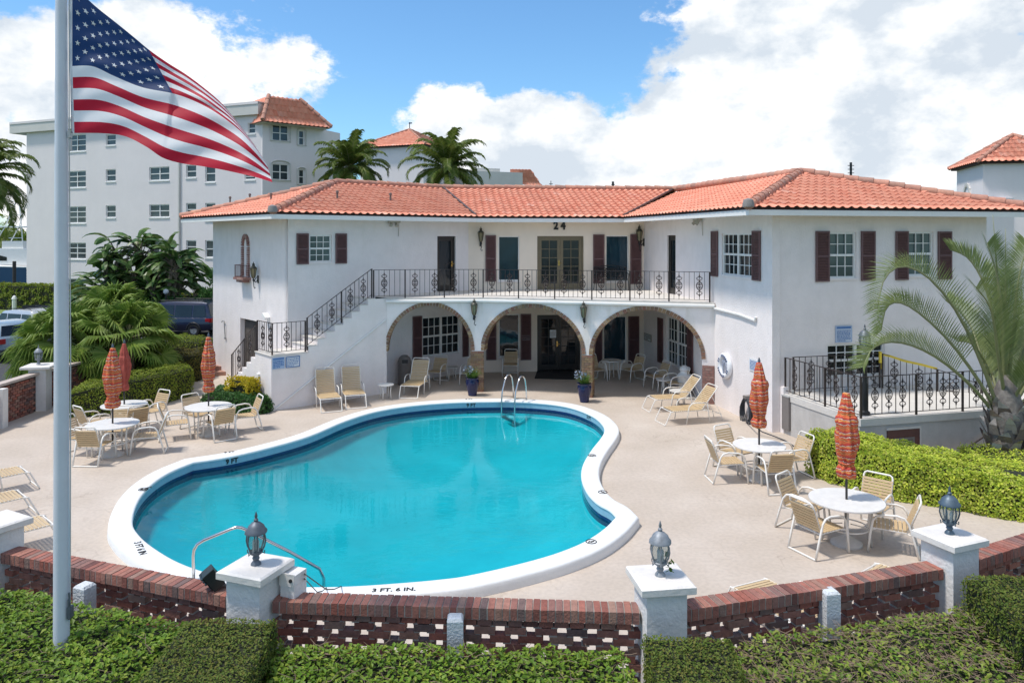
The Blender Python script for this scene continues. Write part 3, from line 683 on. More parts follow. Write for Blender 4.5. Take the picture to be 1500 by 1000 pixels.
def tileface(poly, period=.265, course=.38, amp=.036, parent=club, name='roof', res=6):
    "poly: 3D corners; the first edge is the eave. Barrel tiles run up the slope in lapped courses."
    a, b = poly[0], poly[1]; e = (b - a).normalized(); nrm = (b - a).cross(poly[2] - a).normalized()
    if nrm.z < 0: nrm = -nrm
    up = nrm.cross(e).normalized()
    if up.z < 0: up = -up
    if e.cross(up).dot(nrm) < 0: e = -e; a = b
    la = [(p - a).dot(e) for p in poly]; lb = [(p - a).dot(up) for p in poly]
    u0, u1 = min(la) - period, max(la) + period; nb = int(max(lb) / course) + 1; na = int((u1 - u0) / period * res) + 1
    bm = bmesh.new(); uvl = bm.loops.layers.uv.new('tile'); rows = []
    for k in range(nb):
        for t, lift in ((0, .030), (1, .0)):
            row = []
            for i in range(na + 1):
                u = u0 + i * period / res; ph = 2 * pi * u / period
                h = amp * (max(cos(ph), -.35) + .1) + lift
                p = a + e * u + up * ((k + t) * course - .05) + nrm * h
                row.append((bm.verts.new(p), u / period + .25, k + t * .98 + .005))
            rows.append(row)
    for r in range(len(rows) - 1):
        for i in range(na):
            q = [rows[r][i], rows[r][i + 1], rows[r + 1][i + 1], rows[r + 1][i]]
            f = bm.faces.new([x[0] for x in q]); f.smooth = (r % 2 == 0)
            k = r // 2
            for lp, x in zip(f.loops, q): lp[uvl].uv = (min(max(x[1], 0), 1e4) + 100, k + .5)
    ctr = sum(poly, Vector()) / len(poly)
    for i in range(len(poly)):
        p, q = poly[i], poly[(i + 1) % len(poly)]
        if i == 0: continue
        n = (q - p).cross(nrm).normalized()
        if n.dot(ctr - p) > 0: n = -n
        bmesh.ops.bisect_plane(bm, geom=bm.verts[:] + bm.edges[:] + bm.faces[:], plane_co=p, plane_no=n, clear_outer=True)
    me = bpy.data.meshes.new(name); bm.to_mesh(me); bm.free(); me.materials.append(TILE)
    return linkmesh(name, me, parent, ID4)
e3 = lambda p: P3(p, ZE)
r3 = lambda p: P3(p, ZR)
faces = [[e3(EL2), e3(EL), r3(AL)], [e3(EL), e3(VL), r3(KL), r3(AL)], [e3(VL), e3(VR), r3(KR), r3(KL)], [e3(VR), e3(ER), r3(AR), r3(KR)], [e3(ER), e3(ER2), r3(AR)]]
roofs = [tileface(f) for f in faces]
mb = MB()   # back slopes
bL = EL2 + d2 * 12; bC1 = V2(-3.5, 37.0); bC2 = V2(9, 37); bR = ER2 + nWF * 16
mb.face([e3(bL), e3(EL2), r3(AL), r3(KL)]); mb.face([e3(bC2), e3(bC1), r3(KL), r3(KR)]); mb.face([e3(ER2), e3(bR), r3(KR), r3(AR)])
part('back_roof', mb, club, CAPT, frame=ID4)
def capline(p, q, r=.13, seg=.42, parent=None, lift=.05, name='ridge_cap'):
    mb = MB(); L_ = (q - p).length; n = max(1, int(L_ / seg)); d = (q - p).normalized()
    for k in range(n):
        a = p + d * (L_ * k / n); b = p + d * (L_ * (k + 1) / n + .04)
        o = Vector((0, 0, lift + U(-.008, .008))); mb.tube([a + o, b + o + Vector((0, 0, -.015))], [r * U(.97, 1.06), r * .86], 9)
    part(name, mb, parent, CAPT, smooth=True, frame=ID4)
for p, q, i in ((e3(EL), r3(AL), 1), (r3(AL), r3(KL), 1), (r3(KL), r3(KR), 2), (r3(KR), r3(AR), 3), (e3(ER), r3(AR), 4), (e3(ER2), r3(AR), 4), (e3(EL2), r3(AL), 0)):
    capline(p, q, parent=roofs[i])
for c, i in ((EL, 1), (ER, 4)):   # stub ends of the hip caps
    mb = MB(); mb.lathe([(.02, .14), (.12, .10), (.15, 0), (.15, -.08)], 10, (0, 0, .08)); part('hip_end', mb, roofs[i], mat('lead_grey_mortar', (.24, .22, .21), .8, .2, 8), frame=Matrix.Translation(e3(c)), smooth=True)
for p, q in ((e3(VL), r3(KL)), (e3(VR), r3(KR))):   # valleys
    mb = MB(); mb.tube([p + Vector((0, 0, .06)), q + Vector((0, 0, .06))], .045, 6); part('roof_valley', mb, roofs[2], mat('valley_metal', (.09, .06, .055), .6, .3, 6), frame=ID4)
# eave boards, gutters and soffit
mb = MB(); mg = MB(); ms = MB()
ev = [EL2, EL, VL, VR, ER, ER2]; wl_ = [WE.at(0), W0, CL, CR, R0, WF.at(6.91)]
def mitre(P, off):
    out = []
    for i, p in enumerate(P):
        ns = []
        if i > 0: t = (P[i] - P[i - 1]).normalized(); ns.append(V2(t.y, -t.x))
        if i < len(P) - 1: t = (P[i + 1] - P[i]).normalized(); ns.append(V2(t.y, -t.x))
        m = sum(ns, Vector()).normalized(); out.append(p + m * (off / m.dot(ns[0])))
    return out
e_in, e_out, e_gut = mitre(ev, -.10), mitre(ev, -.04), mitre(ev, -.005)
for i in range(5):
    for M_, A_, B_, z0, z1 in ((mb, e_in, e_out, ZE - .06, ZE + .015), (mg, mitre(ev, -.12), e_gut, ZE - .20, ZE - .062)):
        a, b, c, d = A_[i], A_[i + 1], B_[i + 1], B_[i]
        M_.face([(p.x, p.y, z0) for p in (a, b, c, d)]); M_.face([(p.x, p.y, z1) for p in (d, c, b, a)])
        M_.quad((d.x, d.y, z0), (c.x, c.y, z0), (c.x, c.y, z1), (d.x, d.y, z1)); M_.quad((a.x, a.y, z0), (a.x, a.y, z1), (b.x, b.y, z1), (b.x, b.y, z0))
    a, b = mitre(ev, -.12)[i], mitre(ev, -.12)[i + 1]; c, d = wl_[i + 1], wl_[i]
    ms.face([(p.x, p.y, ZE - .10) for p in (a, b, c, d)])
part('eave_board', mb, club, FASC, frame=ID4); part('gutter', mg, club, WHITEP, frame=ID4); part('soffit', ms, club, SOFFIT, frame=ID4)
for (x, y, f) in ((337, 298, 0), (366, 294, 0), (397, 294, 0), (494, 291, 1), (572, 294, 1)):
    pl = faces[f]; n = (pl[1] - pl[0]).cross(pl[2] - pl[0]).normalized(); r = Vector(((x - 750) / F, 1, -(y - YH) / F)); o = Vector((0, 0, H)); t = (pl[0] - o).dot(n) / r.dot(n); q = o + r * t
    mb = MB(); mb.lathe([(.035, -.05), (.035, .20), (.055, .20), (.05, .27), (.01, .29)], 8); part('vent_pipe', mb, roofs[f], mat('vent_grey', (.2, .15, .13), .7), frame=Matrix.Translation(q))

# ---------------------------------------------------------------- arcade with brick trimmed arches, balcony
WA1 = Wall(A0, K1 - A0, (K1 - A0).length); WA2 = Wall(K1, A1 - K1, (A1 - K1).length)
ATK = .34
SPR = 1.36
def arcade(W, arches, ztop, n, ends):
    "arches: (u0, u1, rise)"
    out = []
    cur = 0.0
    prof = []
    prof.append((0, ztop)); prof.append((n, ztop))
    lo = []
    for (a, b, rise) in arches:
        seg = [(a, SPR - .02)]
        for k in range(0, 33):
            t = pi - pi * k / 32; seg.append(((a + b) / 2 + (b - a) / 2 * cos(t), SPR + rise * sin(t)))
        seg.append((b, SPR - .02)); lo.append(seg)
    poly = [(0, ztop), (0, SPR - .02)]
    for s in lo: poly += [p for p in s if not (abs(p[0]) < 1e-6 and abs(p[1] - (SPR - .02)) < 1e-6)]
    poly += [(n, SPR - .02), (n, ztop)]
    q = []
    for p in poly:
        if not q or (abs(p[0] - q[-1][0]) + abs(p[1] - q[-1][1])) > 1e-5: q.append(p)
    mb = MB(); mb.prism(q, 0, ATK, 'y'); o = part('arcade_wall', mb, club, STUCCO2, frame=W.M)
    for (a, b, rise) in arches:     # brick ring, flush with the soffit
        br = MB(); N_ = 44; c = (a + b) / 2; R_ = (b - a) / 2
        for k in range(N_):
            t0 = pi * (k + .06) / N_; t1 = pi * (k + .94) / N_
            P = []
            for dy in (-.02 - U(0, .008), ATK + .02):
                for (t, rr) in ((t0, -.02), (t1, -.02), (t1, .105), (t0, .105)): P.append((c + (R_ + rr) * cos(t), dy, SPR + (rise + rr) * sin(t)))
            i0 = len(br.v); br.v += P
            for f in ((0, 1, 2, 3), (7, 6, 5, 4), (0, 4, 5, 1), (1, 5, 6, 2), (2, 6, 7, 3), (3, 7, 4, 0)): br.f.append(tuple(i0 + j for j in f)); br.m.append(0)
        part('brick_arch', br, o, BRICKT, frame=W.M)
    return o
def brickpile(w, d, h, bl=.20, bh=.065, m=.012):
    "courses of bricks round a mortar core, standing on z 0, centred in x, y from 0 to d"
    mb = MB(); nz = max(1, int(h / (bh + m)))
    sh = h / nz
    for k in range(nz):
        z = (k + .5) * sh; off = (k % 2) * .5
        for (L_, fx) in ((w, 0), (w, 1), (d, 2), (d, 3)):
            n = max(1, round(L_ / (bl + m))); s = L_ / n
            for i in range(-1, n + 1):
                a = max(-L_ / 2, -L_ / 2 + (i + off) * s); b = min(L_ / 2, -L_ / 2 + (i + 1 + off) * s)
                if b - a < .03: continue
                c = (a + b) / 2; e = U(0, .006); ln = b - a - m
                if fx == 0: mb.box((c, .04 - e, z), (ln, .09, sh - m))
                elif fx == 1: mb.box((c, d - .04 + e, z), (ln, .09, sh - m))
                elif fx == 2: mb.box((-w / 2 + .04 - e, d / 2 + c, z), (.09, ln - .004, sh - m - .002))
                else: mb.box((w / 2 - .04 + e, d / 2 + c, z), (.09, ln - .004, sh - m - .002))
    mb.box((0, d / 2, h / 2 - .003), (w - .03, d - .03, h - .006), mi=1)
    return mb
def A_u(W, x): return W.u(x)
a1 = (0.05, WA1.u(690.5), 1.50)
arcw1 = arcade(WA1, [a1], ZB - .06, WA1.n, None)
u711, u853, u867, u1028 = WA2.u(706), WA2.u(853), WA2.u(867.5), WA2.u(1028.5)
arcw2 = arcade(WA2, [(max(.02, u711), u853, 1.47), (u867, u1028, 1.48)], ZB - .06, WA2.n, None)
def column(W, uc, w, h=SPR - .02, m=BRICKT, par=None):
    part('brick_pier', brickpile(w, ATK + .03, h), par, [m, MORTAR], frame=W.M @ Matrix.Translation((uc, -.015, 0)))
column(WA1, (WA1.u(690.5) + WA1.n) / 2, WA1.n - WA1.u(690.5) + .03, par=arcw1)
column(WA2, (u853 + u867) / 2, u867 - u853 + .03, par=arcw2)
column(WA2, (u1028 + WA2.n) / 2, WA2.n - u1028 - .02, h=1.17, m=BRICKP, par=arcw2)
mb = MB(); mb.mm((u1028, .0, 1.17), (WA2.n, ATK - .002, SPR - .02)); part('pier_head', mb, arcw2, STUCCO, frame=WA2.M)
# balcony slab: a lip along the arcade, floor back to the walls, ceiling below
BF = [Lc + d2 * 3.45, Lc + d2 * 3.86, A0 + V2(.3, 0), K1, A1]
mb = MB()
outer = [WA1.at(0, 0, .07), WA1.at(WA1.n, 0, .07), WA2.at(WA2.n, 0, .07)]
inner = [WR.at(WR.u(1047)), CR, CL, W0 + d2 * 3.2, Lc + d2 * 3.45 + n2 * .02, Lc + d2 * 3.88]
poly = [(p.x, p.y) for p in outer + inner]
mb.prism(poly, ZB - .16, ZB, 'z'); part('balcony_floor', mb, club, PALECONC, frame=ID4)
mb = MB(); mb.tube([WA1.at(0, ZB - .10, .085), WA1.at(WA1.n, ZB - .10, .085), WA2.at(WA2.n, ZB - .10, .085)], .05, 6); part('balcony_moulding', mb, club, WHITEP, frame=ID4, smooth=True)
mb = MB(); mb.tube([WR.at(WR.u(1048), ZB - .17, .04), WR.at(WR.u(1085), ZB - .20, .04), WR.at(WR.u(1108), ZB - .27, .04), WR.at(WR.u(1109), ZB - .17, .04)], .035, 6); part('drain_pipe', mb, club, WHITEP, frame=ID4)

# ---------------------------------------------------------------- outside stair (frame: x along the wall, y towards the building)
ST = frame2(Lc, d2)
ZLD = 1.60
prof = [(0, 0), (0, ZLD), (1.17, ZLD)]
ns = 8
for k in range(ns):
    u = 1.17 + k * (2.33 / ns); z = ZLD + (k + 1) * ((ZB - ZLD) / ns); prof += [(u, z), (u + 2.33 / ns, z)]
prof += [(3.9, ZB), (3.9, 0)]
mb = MB(); mb.prism(prof, 0, 1.2, 'y'); stair = part('staircase', mb, club, STUCCO, frame=ST)
lp = [(1.2, 0), (1.2, ZLD - .2)]
for k in range(7): lp += [(1.2 + (k + 1) * .345, ZLD - .2 * (k + 1)), (1.2 + (k + 1) * .345, max(0, ZLD - .2 * (k + 2)))]
mb = MB(); mb.prism(lp, 0, 1.04, 'x'); part('staircase', mb, club, STUCCO, frame=ST, label='short lower flight leading down from the landing')
mb = MB()
for k in range(ns):
    u = 1.17 + k * (2.33 / ns); z = ZLD + (k + 1) * ((ZB - ZLD) / ns); mb.mm((u - .03, -.012, z), (u + 2.33 / ns - .03, 1.19, z + .025))
mb.mm((-.03, -.02, ZLD), (1.14, 1.2, ZLD + .025)); part('stair_tread', mb, stair, PALECONC, frame=ST)
mb = MB(); mb.tube([(.12, -.03, .06), (3.88, -.03, 2.42)], .022, 6); part('drain_pipe', mb, stair, WHITEP, frame=ST)
mb = MB(); mb.box((.5, .0, 0), (.16, .08, .26)); part('wall_socket', mb, stair, WHITEP, frame=ST @ Matrix.Translation((-.03, .9, .85)) @ Matrix.Rotation(RAD(90), 4, 'Z') @ Matrix.Translation((-.5, 0, 0)))

# house number, tiled niche, small fittings
tm = textmb('2 4', .42, .02, .018); 
part('house_number', tm, club, INK, frame=WC.M @ Matrix.Translation((WC.u(819.5), -.03, WC.z(819, 331))) @ Matrix.Rotation(RAD(90), 4, 'X') @ Matrix.Diagonal((.85, 1, 1, 1)))
uN = WE.u(360.5); zN0, zN1 = WE.z(360, 410), WE.z(360, 343)
mb = MB(); hw = .26
yy = -.03
def nb(c, d, ry=0): mb.box(c, d, M=Matrix.Rotation(ry, 3, 'Y'))
zsp = zN1 - .42
for s in (-1, 1):
    z = zN0 + .18
    while z < zsp: nb((uN + s * hw, -.02, z), (.13, .09, .066)); z += .078
for k in range(13):
    t = pi * (k + .5) / 13; nb((uN + hw * cos(t), -.02, zsp + .36 * sin(t)), (.13, .09, .066), -t)
niche = part('arched_niche', mb, club, BRICKP, frame=WE.M)
mb = MB()
for i in range(5): mb.box((uN - .36 + i * .18, -.14, zN0 + .06), (.165, .30, .08))
for i in range(4): mb.box((uN - .22 + i * .15, -.12, zN0 - .03), (.14, .24, .08))
part('brick_ledge', mb, niche, BRICKP, frame=WE.M)
mb = MB()
for i in range(8): mb.tube([(uN - .36 + i * .1, -.26, zN0 + .10), (uN - .36 + i * .1, -.26, zN0 + .52)], .008, 4)
for i in range(3):
    for s in (-.38, .36): mb.tube([(uN + s, -.04 - i * .1, zN0 + .1), (uN + s, -.04 - i * .1, zN0 + .52)], .008, 4)
for z in (.12, .52): mb.tube([(uN - .38, 0, zN0 + z), (uN - .38, -.26, zN0 + z), (uN + .36, -.26, zN0 + z), (uN + .36, 0, zN0 + z)], .011, 4)
part('little_railing', mb, niche, mat('rusty_iron', (.12, .045, .035), .7, .3, 8), frame=WE.M)
mb = MB(); us = WE.u(331); zs = WE.z(331, 495)
mb.tube([(us, -.03, zs), (us, -.06, zs + .55), (us - .03, -.06, zs + .62), (us - .18, -.06, zs + .63), (us - .24, -.07, zs + .56)], .018, 6); mb.box((us, -.03, zs), (.1, .05, .06)); part('outdoor_shower', mb, club, mat('dull_grey_metal', (.3, .3, .3), .5), frame=WE.M)
mb = MB(); u = WE.u(393); z = WE.z(393, 463); mb.box((u, -.08, z), (.28, .18, .10), M=Matrix.Rotation(.5, 3, 'Y')); mb.box((u + .1, -.03, z - .08), (.06, .06, .14)); part('floodlight', mb, club, WHITEP, frame=WE.M)
def eavelight(W, x, y, s=1):
    u = W.u(x); z = W.z(x, y); mb = MB(); mb.box((u, -.10, z), (.5 * s, .12, .06)); mb.tube([(u + .1 * s, -.1, z - .02), (u + .05, -.18, z - .16)], [.04, .06], 8); mb.tube([(u - .12 * s, -.1, z - .02), (u - .18, -.18, z - .14)], [.04, .06], 8); mb.tube([(u + .25 * s, -.05, z), (u + .25 * s, -.03, z - .5)], .012, 4)
    part('eave_light', mb, club, mat('dirty_white_metal', (.45, .42, .36), .5, .2, 10), frame=W.M)
eavelight(WL, 575, 325, .9); eavelight(WR, 1026, 322, .9)
def camera_dome(p):
    mb = MB(); mb.lathe([(.01, -.09), (.05, -.07), (.065, -.02), (.065, .03)], 10); part('dome_camera', mb, club, mat('camera_white', (.6, .58, .55), .4), frame=Matrix.Translation(p), smooth=True)
camera_dome(P3((EL + W0) / 2, ZE - .13)); camera_dome(P3((VR + CR) / 2 + dWR * 2, ZE - .13))
# ---------------------------------------------------------------- wrought iron railings
def ornament_mesh():
    mb = MB(); r = .0095
    mb.tube([(0, 0, -.40), (0, 0, .40)], .008, 4)
    def curl(cx, cz, sx, sz, R0, turns=1.35, n=12):
        pts = []
        for k in range(n + 1):
            t = k / n; a = pi / 2 + t * turns * 2 * pi * .75; rr = R0 * (1 - .72 * t); pts.append((cx + sx * rr * cos(a), 0, cz + sz * rr * sin(a)))
        mb.tube(pts, r, 4)
    for s in (-1, 1):
        # outer oval, inner scrolls
        mb.tube([(s * (.005 + .085 * sin(pi * k / 8)), 0, .115 * cos(pi * k / 8)) for k in range(9)], .0125, 4)
        for v in (-1, 1):
            curl(s * .036, v * .045, s, v, .036)
            mb.tube([(0, 0, v * .13), (s * .03, 0, v * .17), (s * .075, 0, v * .195), (s * .085, 0, v * .235), (s * .06, 0, v * .25), (s * .05, 0, v * .225)], .011, 4)
            mb.tube([(0, 0, v * .29), (s * .035, 0, v * .255), (s * .05, 0, v * .27)], .009, 4)
    for v in (-1, 1):
        mb.lathe([(.006, 0), (.022, .03), (.018, .06), (.004, .13)] if v > 0 else [(.004, -.13), (.018, -.06), (.022, -.03), (.006, 0)], 6, (0, 0, v * .23))
        mb.box((0, 0, v * .15), (.028, .028, .05))
    return mb.mesh('scroll', IRON)
SCROLL = ornament_mesh()
_b = MB(); _b.box((0, 0, .5), (.014, .014, 1.0)); BALU = _b.mesh('baluster', IRON)
_b = MB(); _b.box((0, 0, .5), (.04, .04, 1.0)); _b.box((0, 0, 1.005), (.05, .05, .012)); POSTM = _b.mesh('post', IRON)
def railing(label, pts, group=None, h=.92, step=.122, pattern=(0, 1, 0, 1, 0, 0, 0), post=True, gap=.07, posts=None, skip0=False):
    "pts: floor points of the posts; bars and scroll panels fill each bay"
    pts = [Vector(p) for p in pts]
    t = thing('iron_railing', label, 'railing', pts[0], 0, group); O = pts[0]
    def P(n, me, M):
        o = bpy.data.objects.new(n, me); COL.objects.link(o); o.parent = t; o.matrix_basis = M; return o
    rail = MB(); low = MB(); c = 0
    for i, p in enumerate(pts):
        if not (skip0 and i == 0): P('post', POSTM, Matrix.Translation(p - O - Vector((0, 0, .06))) @ Matrix.Diagonal((1, 1, h + .06, 1)))
    for a, b in zip(pts, pts[1:]):
        a, b = a - O, b - O; d = b - a; hd = Vector((d.x, d.y, 0)); n = max(1, round(hd.length / step)); az = atan2(d.y, d.x)
        z1 = Vector((0, 0, h)); z0 = Vector((0, 0, gap))
        for (m_, zz, w, hh) in ((rail, z1, .034, .016), (low, z0, .026, .012)):
            s = V2(-d.y, d.x).normalized() * w / 2; k = Vector((0, 0, hh))
            A, B = a + zz, b + zz
            for q in ((A - s, B - s, B + s, A + s), (A - s + k, A + s + k, B + s + k, B - s + k), (A - s, A - s + k, B - s + k, B - s), (A + s, B + s, B + s + k, A + s + k), (A - s, A + s, A + s + k, A - s + k), (B - s, B - s + k, B + s + k, B + s)): m_.quad(*q)
        c = 0
        for k in range(1, n):
            p = a + d * (k / n)
            if pattern[(c) % len(pattern)]:
                sl = d.z / max(hd.length, .01)
                P('scroll', SCROLL, Matrix.Translation(p + Vector((0, 0, (h + gap) / 2 + .005))) @ Matrix.Rotation(az, 4, 'Z') @ Matrix.Diagonal((1, 1, (h - gap) / .80 * .985, 1)))
            else:
                P('baluster', BALU, Matrix.Translation(p + z0) @ Matrix.Rotation(az, 4, 'Z') @ Matrix.Diagonal((1, 1, h - gap + .005, 1)))
            c += 1
    part('top_rail', rail, t, IRON); part('bottom_rail', low, t, IRON)
    return t
def L3(u, w, z): q = ST @ Vector((u, w, z)); return q
railing('iron railing along the front edge of the upper balcony above the arches', [L3(3.45, .06, ZB), WA1.at(.62, ZB, .0), WA1.at(1.90, ZB), WA2.at(-.0, ZB), WA2.at(1.2, ZB), WA2.at(2.4, ZB), WA2.at(3.6, ZB), WA2.at(4.8, ZB), WA2.at(6.0, ZB), WA2.at(7.22, ZB)], pattern=(0, 1, 0, 0, 0, 1, 0), step=.158)
railing('sloping iron railing on the upper flight of the outside stair', [L3(1.15, .06, ZLD + .12), L3(2.3, .06, ZLD + .86), L3(3.38, .06, ZLD + 1.54)], pattern=(0, 1, 0, 0, 1, 0), step=.165, gap=.09)
railing('level iron railing round the stair landing above the two blue signs', [L3(.05, 1.15, ZLD + .03), L3(.05, .06, ZLD + .03), L3(1.09, .06, ZLD + .03)], pattern=(0, 0, 1, 0, 0, 0, 1), step=.14)
railing('short sloping iron railing on the lowest flight beside the grey door', [L3(.05, 1.25, ZLD - .1), L3(.05, 2.2, ZLD - .65), L3(.05, 3.25, ZLD - 1.26)], pattern=(0, 0, 1, 0), step=.15, gap=.09)

# ---------------------------------------------------------------- raised terrace at the right wing
TF = frame2(WF.at(.25), dWF); ZT = 1.03
def T3(u, v, z=ZT): q = TF @ Vector((u, -v, z)); return q        # u along the facade, v out from it
ter = thing('raised_terrace', 'raised concrete terrace against the right wing with a small brown access door in its wall', 'terrace', T3(1.5, 1.5, 0))
mb = MB(); mb.mm((.02, -2.94, 0), (6.6, -.02, ZT - .16)); part('terrace_wall', mb, ter, mat('grey_terrace_stucco', (.50, .475, .45), .85, .15, 2.5, bump=.35, bscale=26, stain=((.30, .28, .26), .4)), frame=TF)
mb = MB(); mb.mm((0, -3.0, ZT - .16), (6.6, -.02, ZT)); part('terrace_slab', mb, ter, PALECONC, frame=TF)
TW = Wall(T3(0, 2.94), dWF, 6.6)
r = TW.rect(1299, 628, 1346, 690); r[2] = .02
mb = MB(); y = -.025; mb.mm((r[0], y, r[2]), (r[0] + .17, 0.01, r[3])); mb.mm((r[1] - .14, y, r[2]), (r[1], .01, r[3])); mb.mm((r[0] + .17, y, r[3] - .19), (r[1] - .14, .01, r[3])); mb.mm((r[0] + .17, y, 0.02), (r[1] - .14, .01, .12))
dd = part('access_door', mb, ter, mat('maroon_paint', (.12, .05, .04), .6, .2, 6), frame=TW.M)
mb = MB(); a, b = r[0] + .17, r[1] - .14; z = r[3] - .19
for q0, q1 in (((a, .12), (a + .05, z)), ((b - .05, .12), (b, z)), ((a + .05, z - .05), (b - .05, z))): mb.mm((q0[0], -.03, q0[1]), (q1[0], .0, q1[1]))
for k in range(10): mb.box(((a + b) / 2, -.012, .15 + k * .045), (b - a - .1, .006, .035), M=Matrix.Rotation(.6, 3, 'X'))
part('vent_louvre', mb, dd, GREYBOX, frame=TW.M)
mb = MB(); mb.mm((r[0] - .03, -.04, r[3]), (r[1] + .03, 0, r[3] + .05)); mb.mm((r[1], -.035, 0), (r[1] + .04, 0, r[3])); part('door_trim', mb, ter, PALECONC, frame=TW.M)
uA, uB = TW.u(1412), TW.u(1447); mb = MB(); mb.tube([(uA - .05, -.0, TW.z(1412, 655) ), (uA, -.1, TW.z(1412, 654)), (uB, -.1, TW.z(1447, 630)), (uB + .6, -.1, TW.z(1447, 630) + .5)], .022, 6); part('wall_handrail', mb, ter, IRON, frame=TW.M)
uC = TW.u(1278)
mb = MB(); mb.mm((-.02, -.16, .0), (.12, .0, 1.2)); part('corner_post', mb, ter, STUCCO, frame=TF)
railing('iron railing on the left side of the raised terrace', [T3(.06, .12), T3(.06, 1.7), T3(.06, 2.93)], pattern=(0, 1, 0, 0, 1, 0), step=.19, group='terrace railings')
railing('iron railing along the front of the raised terrace above the small brown door', [T3(.06, 2.93), T3(1.55, 2.93), T3(2.85, 2.93), T3(4.2, 2.93)], pattern=(0, 1, 0, 1, 0, 1, 0), step=.19, group='terrace railings', skip0=True)
railing('iron railing on the house side of the raised terrace, yellow tape on its last post', [T3(.30, .12), T3(1.55, .12), T3(2.95, .14)], pattern=(0, 0, 1, 0, 0, 1), step=.19, group='terrace railings')
railing('iron railing running down to the right at the back of the terrace', [T3(3.0, .18), T3(4.1, .9, ZT - .35), T3(5.0, 1.4, ZT - .7)], pattern=(0, 1, 0, 0), step=.14, group='terrace railings', gap=.09)
mb = MB(); q = [T3(2.95, .14, ZT + .95), T3(3.15, .3, ZT + .90), T3(3.4, .5, ZT + .80), T3(3.75, .75, ZT + .72), T3(4.1, .9, ZT + .62)]
for a, b in zip(q, q[1:]): mb.quad(a, b, b - Vector((0, 0, .06)), a - Vector((0, 0, .06)))
for a in (q[0],): mb.box(a - Vector((.0, .03, .12)), (.06, .06, .3)); mb.quad(a + Vector((-.03, 0, -.02)), a + Vector((.03, 0, -.02)), a + Vector((.06, -.02, -.42)), a + Vector((.01, -.02, -.45)))
solo('caution_tape', mb, YELLOW, 'strip of yellow tape tied between the railings of the raised terrace', 'tape')

# ---------------------------------------------------------------- lanterns
def lantern_parts(t, z=0, s=1.0, metal=GREYCAST, glass=LGLASS, ribs=6, cluster=True):
    "an onion shaped caged lantern standing on z"
    mb = MB(); mb.lathe([(.06 * s, z), (.055 * s, z + .02 * s), (.03 * s, z + .05 * s), (.042 * s, z + .075 * s), (.03 * s, z + .10 * s), (.075 * s, z + .135 * s), (.07 * s, z + .15 * s)], 12); part('lamp_base', mb, t, metal, smooth=True)
    mb = MB()
    prof = [(.068, .15), (.098, .21), (.112, .27), (.105, .33), (.088, .365)]
    for k in range(ribs):
        a = 2 * pi * k / ribs + .3; mb.tube([(r * s * cos(a), r * s * sin(a), z + zz * s) for r, zz in prof], .009 * s, 5)
    for (r, zz) in ((.07, .15), (.092, .362)): mb.tube([(r * s * cos(2 * pi * k / 16), r * s * sin(2 * pi * k / 16), z + zz * s) for k in range(16)], .010 * s, 5, closed=True)
    for k in range(ribs):
        a = 2 * pi * k / ribs + .3; mb.tube([(.075 * s * cos(a), .075 * s * sin(a), z + .145 * s), (.10 * s * cos(a), .10 * s * sin(a), z + .13 * s), (.10 * s * cos(a), .10 * s * sin(a), z + .165 * s)], .007 * s, 4)
    part('lamp_cage', mb, t, metal)
    mb = MB(); mb.lathe([(.060 * s, z + .155 * s), (.088 * s, z + .21 * s), (.100 * s, z + .27 * s), (.094 * s, z + .33 * s), (.08 * s, z + .362 * s)], 14, cap=False); part('lamp_glass', mb, t, glass, smooth=True)
    if cluster:
        mb = MB()
        for k in range(3): a = 2 * pi * k / 3; mb.lathe([(.011 * s, 0), (.011 * s, .085 * s), (.016 * s, .10 * s), (.004 * s, .14 * s)], 6, (.03 * s * cos(a), .03 * s * sin(a), z + .15 * s))
        part('bulb_holder', mb, t, WHITEP)
    mb = MB(); mb.lathe([(.125 * s, z + .365 * s), (.122 * s, z + .385 * s), (.10 * s, z + .41 * s), (.088 * s, z + .44 * s), (.05 * s, z + .475 * s), (.022 * s, z + .49 * s), (.026 * s, z + .51 * s), (.012 * s, z + .53 * s), (.018 * s, z + .55 * s), (.004 * s, z + .60 * s)], 14, mod=lambda a, q: 1 + .03 * cos(6 * a)); part('lamp_roof', mb, t, metal, smooth=True)
